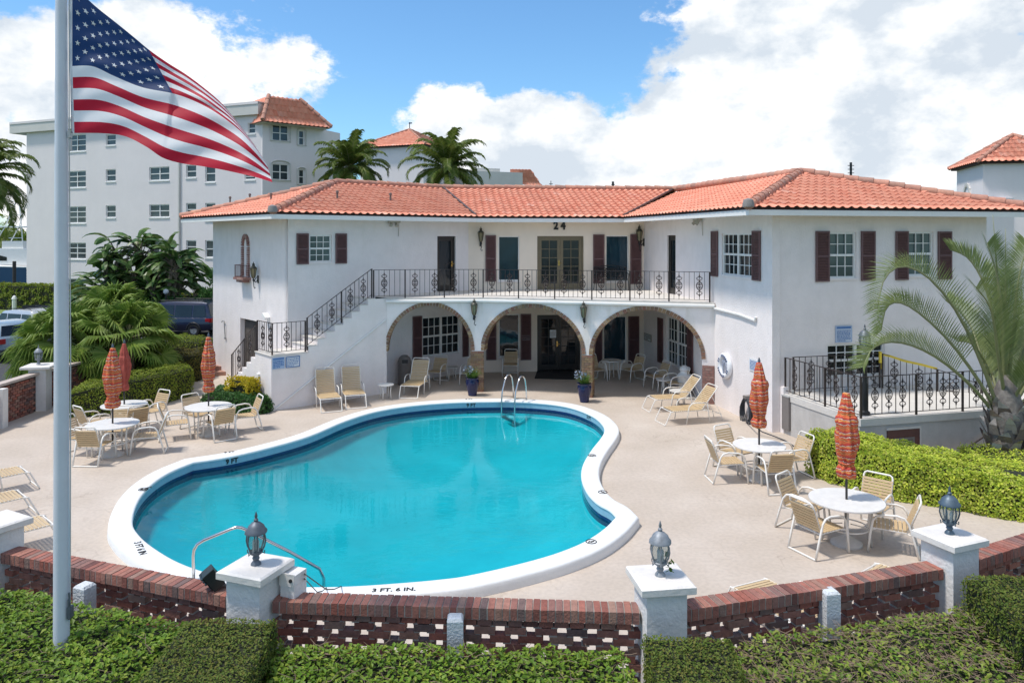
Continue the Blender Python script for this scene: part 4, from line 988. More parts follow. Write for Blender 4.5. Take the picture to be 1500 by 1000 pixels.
def wall_lantern(W, x, y0, y1, label, s=1):
    u = W.u(x); zt, zb = W.z(x, y0), W.z(x, y1); hgt = zt - zb
    t = thing('wall_lantern', label, 'lantern', W.at(u, zb, .0), atan2(W.d.y, W.d.x), 'wall lanterns on the clubhouse')
    k = hgt / 1.05; y = -.20 * k
    mb = MB(); mb.box((0, -.015, .35 * k), (.09 * k, .03, .30 * k)); mb.tube([(0, -.03, .32 * k), (0, -.10 * k, .24 * k), (0, -.2 * k, .30 * k), (0, -.2 * k, .42 * k)], .02 * k, 6)
    mb.tube([(0, -.03, .45 * k), (.03 * k, -.12 * k, .40 * k), (.05 * k, -.17 * k, .32 * k), (0, -.14 * k, .26 * k)], .014 * k, 5)
    mb.tube([(0, -.2 * k, .30 * k), (.03 * k, -.2 * k, .18 * k), (.0, -.18 * k, .06 * k), (.05 * k, -.16 * k, .0), (.07 * k, -.16 * k, .05 * k)], .016 * k, 5); mb.lathe([(.02 * k, 0), (.045 * k, .05 * k), (.03 * k, .1 * k)], 8, (0, y, .28 * k))
    part('bracket', mb, t, BLACKM)
    mb = MB(); mb.lathe([(.04 * k, .40 * k), (.075 * k, .48 * k), (.12 * k, .78 * k), (.115 * k, .80 * k)], 6, (0, y, 0)); part('lamp_glass', mb, t, AMBERG)
    mb = MB()
    for j in range(6): a = 2 * pi * j / 6; mb.tube([(.045 * k * cos(a), y + .045 * k * sin(a), .40 * k), (.08 * k * cos(a), y + .08 * k * sin(a), .48 * k), (.125 * k * cos(a), y + .125 * k * sin(a), .79 * k)], .011 * k, 4)
    for j in range(6): a = 2 * pi * j / 6; b = 2 * pi * (j + 1) / 6; mb.tube([(.125 * k * cos(a), y + .125 * k * sin(a), .79 * k), (.125 * k * cos(b), y + .125 * k * sin(b), .79 * k)], .012 * k, 4)
    part('lamp_cage', mb, t, GREENLAMP)
    mb = MB(); mb.lathe([(.14 * k, .79 * k), (.12 * k, .83 * k), (.06 * k, .88 * k), (.05 * k, .93 * k), (.065 * k, .95 * k), (.02 * k, .99 * k), (.008 * k, 1.05 * k)], 8, (0, y, 0)); part('lamp_roof', mb, t, GREENLAMP)
wall_lantern(WC, 704, 332, 367.5, 'black wall lantern on the upper storey to the left of the brown shutter')
wall_lantern(WR, 943.6, 329, 368, 'black wall lantern on the upper storey at the corner right of the shutters')
wall_lantern(WA1, 694.5, 436, 476, 'black wall lantern between the left and middle arches')
wall_lantern(WA2, 856, 440, 480, 'black wall lantern between the middle and right arches')
wall_lantern(WE, 378.5, 383, 422, 'black wall lantern beside the little brick niche on the sunny end wall')
# lamp post on the terrace
lp = thing('lamp_post', 'black lamp post with a grey lantern standing inside the terrace railing', 'lamp post', T3(.42, 2.62))
mb = MB(); mb.lathe([(.12, 0), (.12, .06), (.07, .10), (.06, .7), (.05, .75), (.048, 1.30), (.07, 1.33), (.05, 1.38)], 10); part('pole', mb, lp, BLACKM, smooth=True); lantern_parts(lp, 1.38, 1.15)

# ---------------------------------------------------------------- signs, ring buoy and other things fixed to the walls
def sign(W, px, label, rows, base=SIGNW, ink=NAVYT, head=None, frame_=None, group=None, name='wall_sign'):
    u0, u1, z0, z1 = W.rect(*px); uc, zc = (u0 + u1) / 2, (z0 + z1) / 2; w, h = u1 - u0, z1 - z0
    t = thing(name, label, 'sign', W.at(uc, zc, .01), atan2(W.d.y, W.d.x), group)
    mb = MB(); mb.box((0, -.006, 0), (w, .012, h)); part('plate', mb, t, base)
    if frame_:
        mb = MB(); f = .022
        for c, d in (((0, -.010, h / 2 - f / 2), (w + .01, .02, f)), ((0, -.010, -h / 2 + f / 2), (w + .01, .02, f)), ((w / 2 - f / 2 + .004, -.0105, 0), (f, .018, h - 2 * f)), ((-w / 2 + f / 2 - .004, -.0105, 0), (f, .018, h - 2 * f))): mb.box(c, d)
        part('sign_frame', mb, t, frame_)
    mb = MB(); n = rows; top = h / 2 - .04
    if head: mb.box((0, -.0145, h / 2 - h * .11), (w * .88, .004, h * .13)); top = h / 2 - h * .24
    for k in range(n):
        z = top - (k + .5) * (top + h / 2 - .03) / n; x = -w * .42; end = w * (.42 if k < n - 1 else .1)
        while x < end:
            l = U(.018, .055); l = min(l, end - x)
            if l > .008: mb.box((x + l / 2, -.0145, z), (l, .004, (h / n) * .42))
            x += l + .016
    part('printed_text', mb, t, ink)
    return t
SW = Wall(Lc, d2, 3.9)
sign(SW, (398.5, 523.5, 416.5, 540), 'pale blue warning sign with dark heading at the corner of the stair landing', 5, SIGNB, SIGNM, head=True)
sign(SW, (418.5, 521.8, 438.5, 537.5), 'white notice with blue lettering and blue frame right of the warning sign', 6, SIGNW, SIGNM, frame_=SIGNM)
sign(WR, (1098.5, 526, 1113, 544), 'white notice with blue lettering between the ring buoy and the corner', 7, SIGNW, SIGNM)
sign(WF, (1223.5, 477, 1247, 501), 'white notice with a dark top strip above the lower window of the right wing', 9, SIGNP, SIGNM, head=True, frame_=SIGNB)
sign(WC, (764, 490.5, 776, 498), 'small white paper notice on the brown shutter left of the glass door', 4, SIGNW, GREYBOX)
sign(WC, (805.5, 483, 814.5, 494.5), 'white paper notice taped to the dark glass door', 6, SIGNW, GREYBOX)
sign(WR, (944.5, 489, 954.5, 499), 'small framed notice on the wall inside the right arch', 4, SIGNW, GREYBOX, frame_=DOORBR)
u = WR.u(1065); z = WR.z(1065, 535.5)
rb = thing('ring_buoy', 'white ring buoy with navy lettering hung on the sunny wall right of the arches', 'ring buoy', WR.at(u, z, .06), atan2(WR.d.y, WR.d.x))
mb = MB(); Rr = .30; mb.tube([(Rr * cos(2 * pi * k / 28), 0, Rr * sin(2 * pi * k / 28)) for k in range(28)], .085, 10, closed=True); part('ring', mb, rb, mat('ring_white', (.78, .79, .82), .4, .08, 10), smooth='all')
mb = MB()
for k in list(range(2, 8)) + list(range(14, 21)) + [10, 11, 23, 24]:
    a = 2 * pi * (k + .5) / 26; mb.box((Rr * cos(a), -.078, Rr * sin(a)), (.028, .022, .07), M=Matrix.Rotation(-a + pi / 2, 3, 'Y'))
    mb.box(((Rr + .01) * cos(a + .05), -.078, (Rr + .01) * sin(a + .05)), (.03, .02, .014), M=Matrix.Rotation(-a + pi / 2, 3, 'Y'))
part('lettering', mb, rb, NAVYT)
mb = MB()
for k in range(9): a = -.5 + k * .42; mb.tube([(.16 * cos(a), -.02, .19 * sin(a)), (.05 * cos(a + 1), -.05, .22 * sin(a + 2)), (-.14 * cos(a), -.03, .17 * sin(a + .5))], .012, 5)
part('rope', mb, rb, mat('blue_white_rope', (.42, .46, .56), .8, .3, 20))
u = WR.u(1100); z = WR.z(1100, 596)
hz = thing('garden_hose', 'dark coiled garden hose hung on the wall corner, its end trailing to the hedge', 'hose', WR.at(u, z, .12), atan2(WR.d.y, WR.d.x))
mb = MB(); pts = []
for k in range(16 * 9): a = 2 * pi * k / 16; w = k // 16; pts.append(((.20 + .012 * w) * sin(a) * U(.96, 1.04), -.03 * (w % 4) - .02 + .05, -.02 * w + (.32 + .012 * w) * cos(a) * U(.97, 1.03) - .06))
mb.tube(pts, .016, 6); part('coil', mb, hz, HOSE, smooth='all')
mb = MB(); o = Vector(hz.location); Mi = WM[hz.name].inverted()
q = [WR.at(u, z - .35, .18), G(1104, 622, .25), G(1116, 632, .12), G(1135, 639, .05), G(1150, 645, .02), G(1166, 655, .02)]
mb.tube([Mi @ p for p in q], .016, 6); part('hose_end', mb, hz, HOSE, smooth='all')
mb = MB(); mb.box((0, .02, .28), (.16, .2, .08)); part('hanger', mb, hz, GREYBOX)
# electric box beside the terrace
eb = thing('electrical_box', 'grey brown electrical box with a white conduit under the terrace edge', 'electrical box', G(1165, 640, 0) + Vector((.0, .3, 0)), .25)
mb = MB(); mb.box((0, 0, .55), (.34, .3, .85)); mb.box((0, -.156, .55), (.30, .012, .80)); part('cabinet', mb, eb, GREYBOX)
mb = MB(); mb.box((0, 0, .99), (.36, .32, .03)); mb.tube([(.05, 0, 1.0), (.05, 0, 1.14)], .03, 6); part('lid', mb, eb, mat('light_grey_metal', (.42, .42, .41), .5)); mb = MB(); mb.tube([(.24, .0, 0), (.24, 0, .75), (.30, 0, .80)], .045, 8); part('conduit', mb, eb, WHITEP)
# ---------------------------------------------------------------- patio furniture
def make_chair():
    t = thing('patio_chair', 'x', 'chair')
    side = [(-.36, .015), (-.30, .25), (-.21, .55), (-.15, .625), (-.05, .65), (.15, .635), (.25, .60), (.30, .53), (.34, .30), (.37, .015)]
    for s in (-1, 1):
        mb = MB(); mb.tube([(s * .285, y, z) for y, z in side], .019, 6); part('arm_and_leg', mb, t, FRAMEW, smooth='all')
    mb = MB(); mb.tube([(-.285, -.36, .018), (.285, -.36, .018)], .016, 6); part('floor_bar', mb, t, FRAMEW); mb = MB()
    for y, z in ((.26, .385), (-.19, .37)): mb.tube([(-.285, y + (.08 if y > 0 else -.075), z), (-.235, y, z), (.235, y, z), (.285, y + (.08 if y > 0 else -.075), z)], .011, 5)
    for s in (-1, 1): mb.tube([(s * .24, .30, .40), (s * .24, -.19, .385)], .013, 6)
    part('seat_frame', mb, t, FRAMEW)
    mb = MB(); b = lambda h: (-.20 - .19 * h, .40 + .49 * h)
    pts = [(-.24, *b(0)), (-.24, *b(.88)), (-.225, *b(.96)), (-.19, *b(1))] ; pts += [(-x, y, z) for x, y, z in reversed(pts)]
    mb.tube(pts, .017, 6); part('back_frame', mb, t, FRAMEW, smooth='all')
    mb = MB()
    for k in range(8): y = -.16 + k * .062; mb.box((0, y, .405 + .016 * (y + .2)), (.50, .050, .008))
    part('seat', mb, t, STRAP)
    mb = MB(); T = Matrix.Rotation(-atan2(.19, .49), 3, 'X')
    T = Matrix.Rotation(atan2(.19, .49), 3, 'X')
    for k in range(8): y, z = b(.08 + k * .1); mb.box((0, y, z), (.50, .036, .041), M=T)
    part('backrest', mb, t, STRAP)
    return t
def make_chaise(beta, name='chaise_lounge'):
    t = thing(name, 'x', 'lounge chair'); B = RAD(beta); L_ = .78; y0 = 1.12 if beta < 70 else 1.0; zs = .36
    mb = MB(); w = .30
    for s in (-1, 1): mb.tube([(s * w, .0, .016), (s * w, .17, zs), (s * w, .25, zs + .01), (s * w, y0 + .12, zs)], .015, 6)
    mb.tube([(-w, 0, .016), (w, 0, .016)], .014, 6); mb.tube([(-w, .19, zs), (w, .19, zs)], .012, 5); mb.tube([(-w, y0 + .1, zs), (w, y0 + .1, zs)], .012, 5)
    part('seat_frame', mb, t, FRAMEW)
    for s in (-1, 1):
        mb = MB(); mb.tube([(s * (w + .035), .62, .015), (s * (w + .035), .70, .48), (s * (w + .035), .78, .56), (s * (w + .035), .90, .58), (s * (w + .035), 1.25, .56)], .015, 6)
        mb.tube([(s * (w + .035), 1.25, .56), (s * (w + .02), 1.34, .02)], .014, 6); part('arm_and_leg', mb, t, FRAMEW, smooth='all')
    mb = MB(); bb = lambda h: (y0 + h * L_ * cos(B), zs + .015 + h * L_ * sin(B))
    pts = [(-w + .02, *bb(0)), (-w + .02, *bb(.90)), (-w + .04, *bb(.97)), (-w + .08, *bb(1))]; pts += [(-x, y, z) for x, y, z in reversed(pts)]
    mb.tube(pts, .014, 6)
    if beta > 25:
        for s in (-1, 1): mb.tube([(s * .22, *bb(.62)), (s * .22, y0 + .62, .20), (s * .22, y0 + .1, .34)], .010, 5)
        mb.tube([(-.22, y0 + .62, .20), (.22, y0 + .62, .20)], .010, 5)
        for s in (-1, 1): mb.tube([(s * .22, y0 + .62, .20), (s * .22, y0 + .66, .015)], .010, 5)
    part('back_frame', mb, t, FRAMEW, smooth='all')
    mb = MB(); n = 15
    for k in range(n): y = .27 + (y0 - .22 - .07) * k / (n - 1) ; mb.box((0, y, zs + .018), (.63, .045, .009))
    part('seat', mb, t, STRAP)
    mb = MB(); T = Matrix.Rotation(B, 3, 'X'); n = 13
    for k in range(n): y, z = bb(.05 + .83 * k / (n - 1)); mb.box((0, y, z), (.57, .039, .009), M=T)
    part('backrest', mb, t, STRAP)
    return t
def make_table(r, name='patio_table', h=.74, nleg=4, rr=.36):
    t = thing(name, 'x', 'table')
    mb = MB(); mb.lathe([(r - .03, h - .03), (r, h - .028), (r + .004, h - .012), (r, h), (.0, h + .002)], 40); part('tabletop', mb, t, TABLETOP, smooth=True)
    for k in range(nleg):
        a = pi / 4 + 2 * pi * k / nleg; mb = MB(); c, s = cos(a), sin(a)
        mb.tube([(rr * c, rr * s, h - .03), (rr * .92 * c, rr * .92 * s, h * .5), (rr * 1.05 * c, rr * 1.05 * s, .01)], .019, 8); part('leg', mb, t, FRAMEW, smooth='all')
    if nleg > 3 and r > .4:
        mb = MB(); mb.tube([(rr * .95 * cos(2 * pi * k / 20), rr * .95 * sin(2 * pi * k / 20), .30) for k in range(20)], .012, 6, closed=True)
        for k in range(4): a = pi / 4 + pi / 2 * k; mb.tube([(rr * .94 * cos(a), rr * .94 * sin(a), .3), (.06 * cos(a), .06 * sin(a), .34)], .010, 5)
        part('leg_ring', mb, t, FRAMEW)
    return t
def umbmat(name, plain=False):
    m, nt, b = newmat(name); L = nt.links; tc = N(nt, 'ShaderNodeTexCoord'); sx = N(nt, 'ShaderNodeSeparateXYZ'); L.new(tc.outputs['Object'], sx.inputs[0])
    b.inputs['Roughness'].default_value = .85
    if plain:
        nz = N(nt, 'ShaderNodeTexNoise'); nz.inputs['Scale'].default_value = 6; L.new(tc.outputs['Object'], nz.inputs['Vector'])
        r = ramp(nt, [(.3, (.30, .055, .04)), (.7, (.42, .085, .06))]); L.new(nz.outputs['Fac'], r.inputs[0]); L.new(r.outputs[0], b.inputs['Base Color']); return m
    nz = N(nt, 'ShaderNodeTexNoise'); nz.inputs['Scale'].default_value = 13; L.new(tc.outputs['Object'], nz.inputs['Vector'])
    def M_(op, a, c):
        n = N(nt, 'ShaderNodeMath', operation=op)
        for i, x in enumerate((a, c)):
            if isinstance(x, (int, float)): n.inputs[i].default_value = x
            else: L.new(x, n.inputs[i])
        return n.outputs[0]
    v = M_('ADD', sx.outputs[2], M_('MULTIPLY', M_('SUBTRACT', nz.outputs['Fac'], .5), .09))
    fr = M_('FRACT', M_('MULTIPLY', v, 1 / .21), 0)
    rd, og, ye, wh, dk = (.46, .05, .035), (.56, .13, .04), (.66, .36, .10), (.70, .58, .46), (.14, .02, .025)
    r = ramp(nt, [(0, rd), (.12, og), (.22, rd), (.27, ye), (.32, dk), (.36, og), (.5, rd), (.55, wh), (.59, dk), (.63, rd), (.74, og), (.82, ye), (.87, rd), (.92, wh), (.96, dk)], 'CONSTANT'); L.new(fr, r.inputs[0])
    L.new(r.outputs[0], b.inputs['Base Color'])
    return m
UMB = umbmat('striped_canopy_cloth'); UMBR = umbmat('plain_red_canopy_cloth', True)
def make_umbrella(m, seed, h=2.56, s=1.0):
    rng = random.Random(seed)
    t = thing('patio_umbrella', 'x', 'umbrella')
    mb = MB(); mb.tube([(0, 0, .05), (0, 0, h - .02)], .020, 8); part('pole', mb, t, BLACKM, smooth='all')
    mb = MB(); mb.lathe([(.25, 0), (.25, .03), (.20, .06), (.11, .11), (.045, .15), (.03, .28)], 20); part('umbrella_base', mb, t, PALECONC, smooth=True)
    z0 = 1.10; Hh = h - .05 - z0
    prof = [(.0, .085), (.005, .115), (.02, .135), (.06, .150), (.11, .145), (.155, .110), (.19, .108), (.24, .140), (.32, .165), (.42, .180), (.52, .178), (.60, .165), (.66, .172), (.72, .150), (.735, .128), (.80, .118), (.88, .092), (.95, .066), (.99, .055), (1.0, .02)]
    ph = [rng.uniform(0, 6) for _ in range(4)]
    mb = MB(); n = 48
    def mod(a, z):
        q = (z - z0) / Hh
        return .93 + .16 * cos(8 * a + ph[0] + 1.5 * q) * (1 - .5 * q) + .07 * cos(3 * a + ph[1] + 9 * q) + .06 * sin(13 * a + ph[2] + 7 * q) + .05 * sin(2 * a + ph[3] + 23 * q)
    P = []
    for i in range(len(prof) - 1):
        for k in range(3): q = k / 3; P.append(((prof[i][1] * (1 - q) + prof[i + 1][1] * q) * s, z0 + Hh * (prof[i][0] * (1 - q) + prof[i + 1][0] * q)))
    P.append((prof[-1][1], z0 + Hh))
    mb.lathe(P, n, mod=mod); part('canopy', mb, t, m, smooth='all')
    mb = MB(); mb.lathe([(.02, h - .06), (.032, h - .03), (.024, h), (.008, h + .05)], 8); part('finial', mb, t, GREYCAST, smooth=True)
    mb = MB(); zt = z0 + Hh * .175; mb.tube([(.118 * s * cos(a * .5), .118 * s * sin(a * .5), zt + .004 * (a % 2)) for a in range(13)], .012, 5); part('tie_strap', mb, t, m)
    return t
_proto = {}
def inst(kind, maker, loc, rz, label, group):
    if kind not in _proto: o = maker(); _proto[kind] = o
    else: o = copy_tree(_proto[kind])
    put(o, loc, rz); tag(o, label, None, group); return o
def gp(c, ang, r): return Vector((c.x + r * cos(RAD(ang)), c.y + r * sin(RAD(ang)), 0))
TB = {'T1': (G(1240, 731, .74), .59, 'nearest right'), 'T2': (G(1112, 651, .74), .535, ''), 'T3': (G(305.5, 594.5, .74), .575, ''), 'T4': (G(165, 620, .74), .57, ''), 'T5': (G(182, 592, .74), .555, '')}
TLAB = {'T1': 'round white table beside the clipped yellow green hedge, nearest of the two on the right', 'T2': 'round white table near the wall corner and coiled hose', 'T3': 'round white table between the green shrub and the pool', 'T4': 'round white table with a striped umbrella in front of another table left of the pool', 'T5': 'round white table under the plain red umbrella by the left hedge'}
CH = {'T1': [(127, .72, 5), (205, .56, 0), (-20, .62, -6), (41, .86, 6)], 'T2': [(180, .62, 4), (112, .72, 8), (-79, .52, -5), (16, .72, 0)], 'T3': [(206, .72, 0), (133, .68, 10), (-39, .48, -8), (28, .84, 6)],
      'T4': [(260, .50, 8), (21, .70, -4), (172, .72, 0), (110, .80, -10)], 'T5': [(230, .68, 5), (66, .78, -5), (-45, .62, 0)]}
CL_ = {'T1': ['left hand chair at the nearest right table, turned side on beside the open deck', 'chair with its back to the pool pushed under the nearest right table', 'right hand chair at the nearest right table beside the lamp pillar', 'chair between the nearest right table and the yellow green hedge'],
       'T2': ['chair on the pool side of the table by the coiled hose', 'chair on the house side of the table by the coiled hose', 'chair with its back to the camera at the table by the coiled hose', 'chair between the table by the hose and the yellow green hedge'],
       'T3': ['left hand chair of the table near the green shrub', 'chair on the path side of the table near the green shrub, partly behind it', 'chair with its back to the pool at the table near the green shrub', 'chair between the table and the green shrub'],
       'T4': ['chair with its back to the camera at the front left table beside the flagpole', 'right hand chair of the front left table, facing the flagpole', 'chair at the front left table mostly hidden by the flagpole', 'chair between the two left tables'],
       'T5': ['chair left of the table under the plain red umbrella', 'chair right of the table under the plain red umbrella, against the hedge', 'chair in front of the table under the plain red umbrella']}
for k, (c, r, _) in TB.items():
    c = Vector((c.x, c.y, 0)); t = make_table(r); put(t, c, RAD(U(0, 90))); tag(t, TLAB[k], None, 'patio tables')
    for (a, d, tw), lb in zip(CH[k], CL_[k]): inst('chair', make_chair, gp(c, a, d + .08), RAD(a + 90 + tw), lb, 'tan strap chairs round the patio tables')
for k, m, lab, h, s in (('T1', UMB, 'closed red and orange striped umbrella nearest the camera, before the clipped hedge', 2.57, 1), ('T2', UMB, 'closed red and orange striped umbrella in front of the sunny wall corner', 2.52, 1), ('T3', UMB, 'closed striped umbrella beside the lower end of the outside stair', 2.58, .95), ('T4', UMB, 'closed red striped umbrella beside the plain red one on the left', 2.56, 1.05), ('T5', UMBR, 'closed plain red umbrella behind the striped one on the left', 2.38, .8)):
    c = TB[k][0]; u = make_umbrella(m, hash(k) % 99 if False else ord(k[1]), h, s); put(u, (c.x, c.y, 0), U(0, 6)); tag(u, lab, None, 'closed patio umbrellas')
# loose chairs under the arches
def look(dx, dy): return atan2(dy, dx) - pi / 2
for (x, y, dx, dy, lab) in ((640, 560, -.35, -1, 'chair behind the chaise inside the left arch'), (690, 562, -.3, -1, 'chair half hidden behind the pier left of the middle arch'), (748, 549, -.05, -1, 'chair facing the pool inside the middle arch left of the glass door'), (872, 557, .4, -.9, 'chair at the left of the small tall table, half behind the pier'), (927, 557, -.9, -.55, 'chair right of the small tall table under the right arch'), (963, 568, -.9, -.35, 'middle chair of the row along the wall inside the right arch'), (990, 578, -1, -.25, 'chair nearest the white litter bin inside the right arch')):
    inst('chair', make_chair, G(x, y), look(dx, dy), lab, 'chairs under the arches')
def chaise(x, y, dx, dy, lab, beta, grp, z=0):
    d = Vector((dx, dy, 0)).normalized(); p = G(x, y, z) if z else G(x, y)
    inst('chaise%d' % beta, lambda: make_chaise(beta), Vector((p.x, p.y, 0)), look(d.x, d.y), lab, grp)
chaise(486, 604, -.40, .92, 'upright tan lounge chair against the stair wall, left of the pair', 73, 'lounge chairs by the stair wall')
chaise(522, 598.5, -.34, .94, 'upright tan lounge chair against the stair wall, right of the pair', 73, 'lounge chairs by the stair wall')
chaise(598, 584, .16, 1, 'tan lounge chair in front of the left arch beside the small white table', 60, 'lounge chairs by the arches')
chaise(946, 601, .97, .20, 'reclined tan lounge chair beside the brick pier under the right arch, farther of the pair', 50, 'lounge chairs by the right arch')
chaise(967, 620, .96, .27, 'reclined tan lounge chair below the ring buoy, nearer of the pair', 50, 'lounge chairs by the right arch')
d = Vector((-.68, -.73, 0))
for (x, y), lab in (((34.5, 686), 'tan lounge chair at the left edge of the deck, farthest of three in a row'), ((31, 721.5), 'middle tan lounge chair of the row at the left edge of the deck'), ((70, 760), 'tan lounge chair behind the flagpole, nearest of the row on the left')):
    p = G(x, y, .38) - d * .2; inst('chaise8', lambda: make_chaise(8), Vector((p.x, p.y, 0)), look(d.x, d.y), lab, 'lounge chairs at the left edge')
p = G(1092, 849, .38); inst('chaise8', lambda: make_chaise(8), Vector((p.x - .05, p.y + .12, 0)), look(.42, -.9), 'flat tan lounge chair mostly hidden behind the brick wall, only its end showing', 'lounge chairs behind the brick wall')
p = G(1250, 843, .2); inst('chaise8', lambda: make_chaise(8), Vector((p.x, p.y, 0)), look(.62, -.78), 'flat lounge chair hidden by the curved brick wall with only a white tube corner showing', 'lounge chairs behind the brick wall')
def sidetable(x, y, h, r, lab):
    p = G(x, y, h); t = make_table(r, 'side_table', h, 4 if r < .3 else 4, r * .72); put(t, (p.x, p.y, 0), U(0, 1)); tag(t, lab, None, 'small round white side tables')
sidetable(565, 562.5, .46, .255, 'small round white table between the stair wall and the left arch')
sidetable(661, 537, .44, .25, 'small round white table inside the left arch')
sidetable(972, 555, .45, .25, 'small round white table between two chairs inside the right arch')
sidetable(993.5, 571.5, .46, .26, 'small round white table just behind the pair of reclined lounge chairs')
sidetable(896, 527, .68, .36, 'taller round white table in front of the blue tinted window under the right arch')
# planters
def planter(x, y, lab):
    t = thing('potted_plant', lab, 'potted plant', G(x, y), 0, 'potted plants beside the piers')
    mb = MB(); mb.lathe([(.13, 0), (.145, .03), (.14, .05), (.20, .30), (.215, .46), (.20, .54), (.215, .56), (.225, .58), (.20, .585), (.185, .55)], 20, cap=False); part('pot', mb, t, POT, smooth=True)
    mb = MB(); mb.lathe([(.0, .53), (.19, .53)], 12, cap=False); part('potting_soil', mb, t, SOIL)
    mb = MB()
    for k in range(260):
        a = U(0, 2 * pi); r0 = U(0, .13); l = U(.22, .5); sp = U(.1, .75); p = Vector((r0 * cos(a), r0 * sin(a), .53)); w = U(.006, .014); sd = Vector((-sin(a), cos(a), 0)); q = p; 
        for j in range(4):
            t0 = (j + 1) / 4; nx = p + Vector((cos(a) * sp * l * t0, sin(a) * sp * l * t0, l * (t0 - sp * .75 * t0 * t0 * 1.1))); ww = w * (1 - .8 * t0)
            w0 = w * (1 - .8 * (t0 - .25)); mb.quad(q - sd * w0, q + sd * w0, nx + sd * ww, nx - sd * ww); q = nx
    part('foliage', mb, t, leafmat('potted_grass_leaf', [(.05, .14, .03), (.09, .20, .04), (.14, .24, .06), (.05, .10, .04)]))
    mb = MB()
    for k in range(70):
        a = U(0, 2 * pi); r = U(0, .22); p = Vector((r * cos(a) - .08, r * sin(a), U(.68, .92)))
        mb.quad(p, p + Vector((U(-.04, .04), U(-.04, .04), .02)), p + Vector((U(-.03, .03), U(-.03, .03), .05)), p + Vector((U(-.04, .04), .02, .02)))
    part('flowers', mb, t, mat('pale_blue_petal', (.30, .36, .46), .7))
planter(692, 579, 'cobalt blue pot of grassy plant beside the pier left of the glass door')
planter(856, 588.5, 'cobalt blue pot of grassy plant beside the pier right of the glass door')
# bins, mat, bench
p = WL.at(WL.u(583), 0, .42); tb = thing('litter_bin', 'dark grey dome topped litter bin in the shade inside the left arch', 'litter bin', p)
mb = MB(); mb.lathe([(.22, 0), (.23, .04), (.23, .72), (.24, .74)], 18); part('bin_body', mb, tb, GREYBOX, smooth=True); mb = MB(); mb.lathe([(.24, .74), (.235, .82), (.19, .94), (.10, 1.02), (.0, 1.04)], 18); part('dome_lid', mb, tb, GREYBOX, smooth=True); mb = MB(); mb.box((.05, -.225, .84), (.2, .05, .12)); part('flap', mb, tb, BLACKM)
p = WR.at(WR.u(1017), 0, .34); tb = thing('litter_bin', 'white litter bin with a swirled dome lid beside the brick pier of the right arch', 'litter bin', p)
mb = MB(); mb.lathe([(.19, 0), (.20, .03), (.22, .55), (.235, .57), (.235, .60)], 18); part('bin_body', mb, tb, WHITEP, smooth=True); mb = MB(); mb.lathe([(.235, .60), (.22, .66), (.15, .70), (.13, .76), (.16, .80), (.14, .88), (.05, .95), (.0, .96)], 18); part('dome_lid', mb, tb, WHITEP, smooth=True)
mb = MB(); a, b, c, d_ = G(783, 554.5), G(843, 556), G(842, 541.5), G(788, 540.5); 
mb.prism([(p.x, p.y) for p in (a, b, c, d_)], .004, .02); solo('door_mat', mb, mat('black_mat', (.018, .018, .02), .95, .3, 20), 'black door mat on the tan floor before the dark glass door', 'door mat')
bn = thing('iron_bench', 'black lacework iron bench on the balcony below the blue tinted window', 'bench', WC.at(WC.u(890), ZB, .62), atan2(WC.d.y, WC.d.x))
mb = MB()
for s in (-1, 1):
    mb.tube([(s * .62, -.22, 0), (s * .60, -.2, .42), (s * .62, -.2, .62), (s * .62, .05, .64), (s * .62, .18, .62)], .018, 5); mb.tube([(s * .62, .22, 0), (s * .60, .15, .42), (s * .62, .24, .86)], .018, 5)
part('bench_frame', mb, bn, BLACKM); mb = MB()
for k in range(9): mb.box((0, -.2 + k * .045, .42), (1.2, .03, .012))
part('seat', mb, bn, BLACKM); mb = MB(); mb.tube([(-.62, .16, .45), (-.62, .24, .86), (0, .25, .93), (.62, .24, .86), (.62, .16, .45)], .018, 5)
for i in range(13):
    for j in range(4): mb.tube([(-.56 + i * .093 + .04 * cos(2 * pi * k / 8), .19 + j * .015, .52 + j * .09 + .04 * sin(2 * pi * k / 8)) for k in range(8)], .015, 4, closed=True)
part('backrest', mb, bn, BLACKM)
# ---------------------------------------------------------------- brick screen wall, pillars and lanterns along the near edge
ZC = 1.9; ZW = 1.585
PP = [AT(-5, 760, 8.52), AT(375, 825, 7.36), AT(967, 843, 7.12), AT(1391, 781, 8.12), AT(1640, 745, 9.7)]
PP = [Vector((p.x, p.y, 0)) for p in PP]
def pillar(p, rz, label, h=ZC, w=.385, cap=.52):
    t = thing('pillar', label, 'pillar', p, rz, 'white pillars of the brick screen wall')
    mb = MB(); mb.box((0, 0, (h - .09) / 2), (w, w, h - .09)); 
    part('shaft', mb, t, PILLAR)
    mb = MB(); a = cap / 2; prof = [(a - .015, h - .09), (a, h - .08), (a, h - .02), (a - .02, h - .005)]
    n0 = 0
    for r, z in prof: mb.v += [(-r, -r, z), (r, -r, z), (r, r, z), (-r, r, z)]
    for i in range(len(prof) - 1):
        for j in range(4): mb.f.append((i * 4 + j, i * 4 + (j + 1) % 4, i * 4 + 4 + (j + 1) % 4, i * 4 + 4 + j)); mb.m.append(0)
    mb.f += [(3, 2, 1, 0), (12, 13, 14, 15)]; mb.m += [0, 0]
    part('cap', mb, t, CAPW)
    return t
rzs = [RAD(-28), RAD(-20), RAD(8), RAD(22), RAD(30)]
plab = ['white pillar at the left edge of the picture in front of the lounge chairs', 'white pillar with a floodlight on it beside the pool hand rail', 'white pillar standing right of the pool with a sprig at its lantern foot', 'white pillar at the right, near the round table', 'white pillar beyond the right edge of the picture']
for p, r, l in zip(PP[:4], rzs, plab): pillar(p, r, l)
lf = ['lantern', 'dark grey cast lantern on the pillar beside the pool hand rail', 'pale grey lantern on the pillar right of the pool, a sprig at its foot', 'blue grey cast lantern on the right hand pillar near the round table']
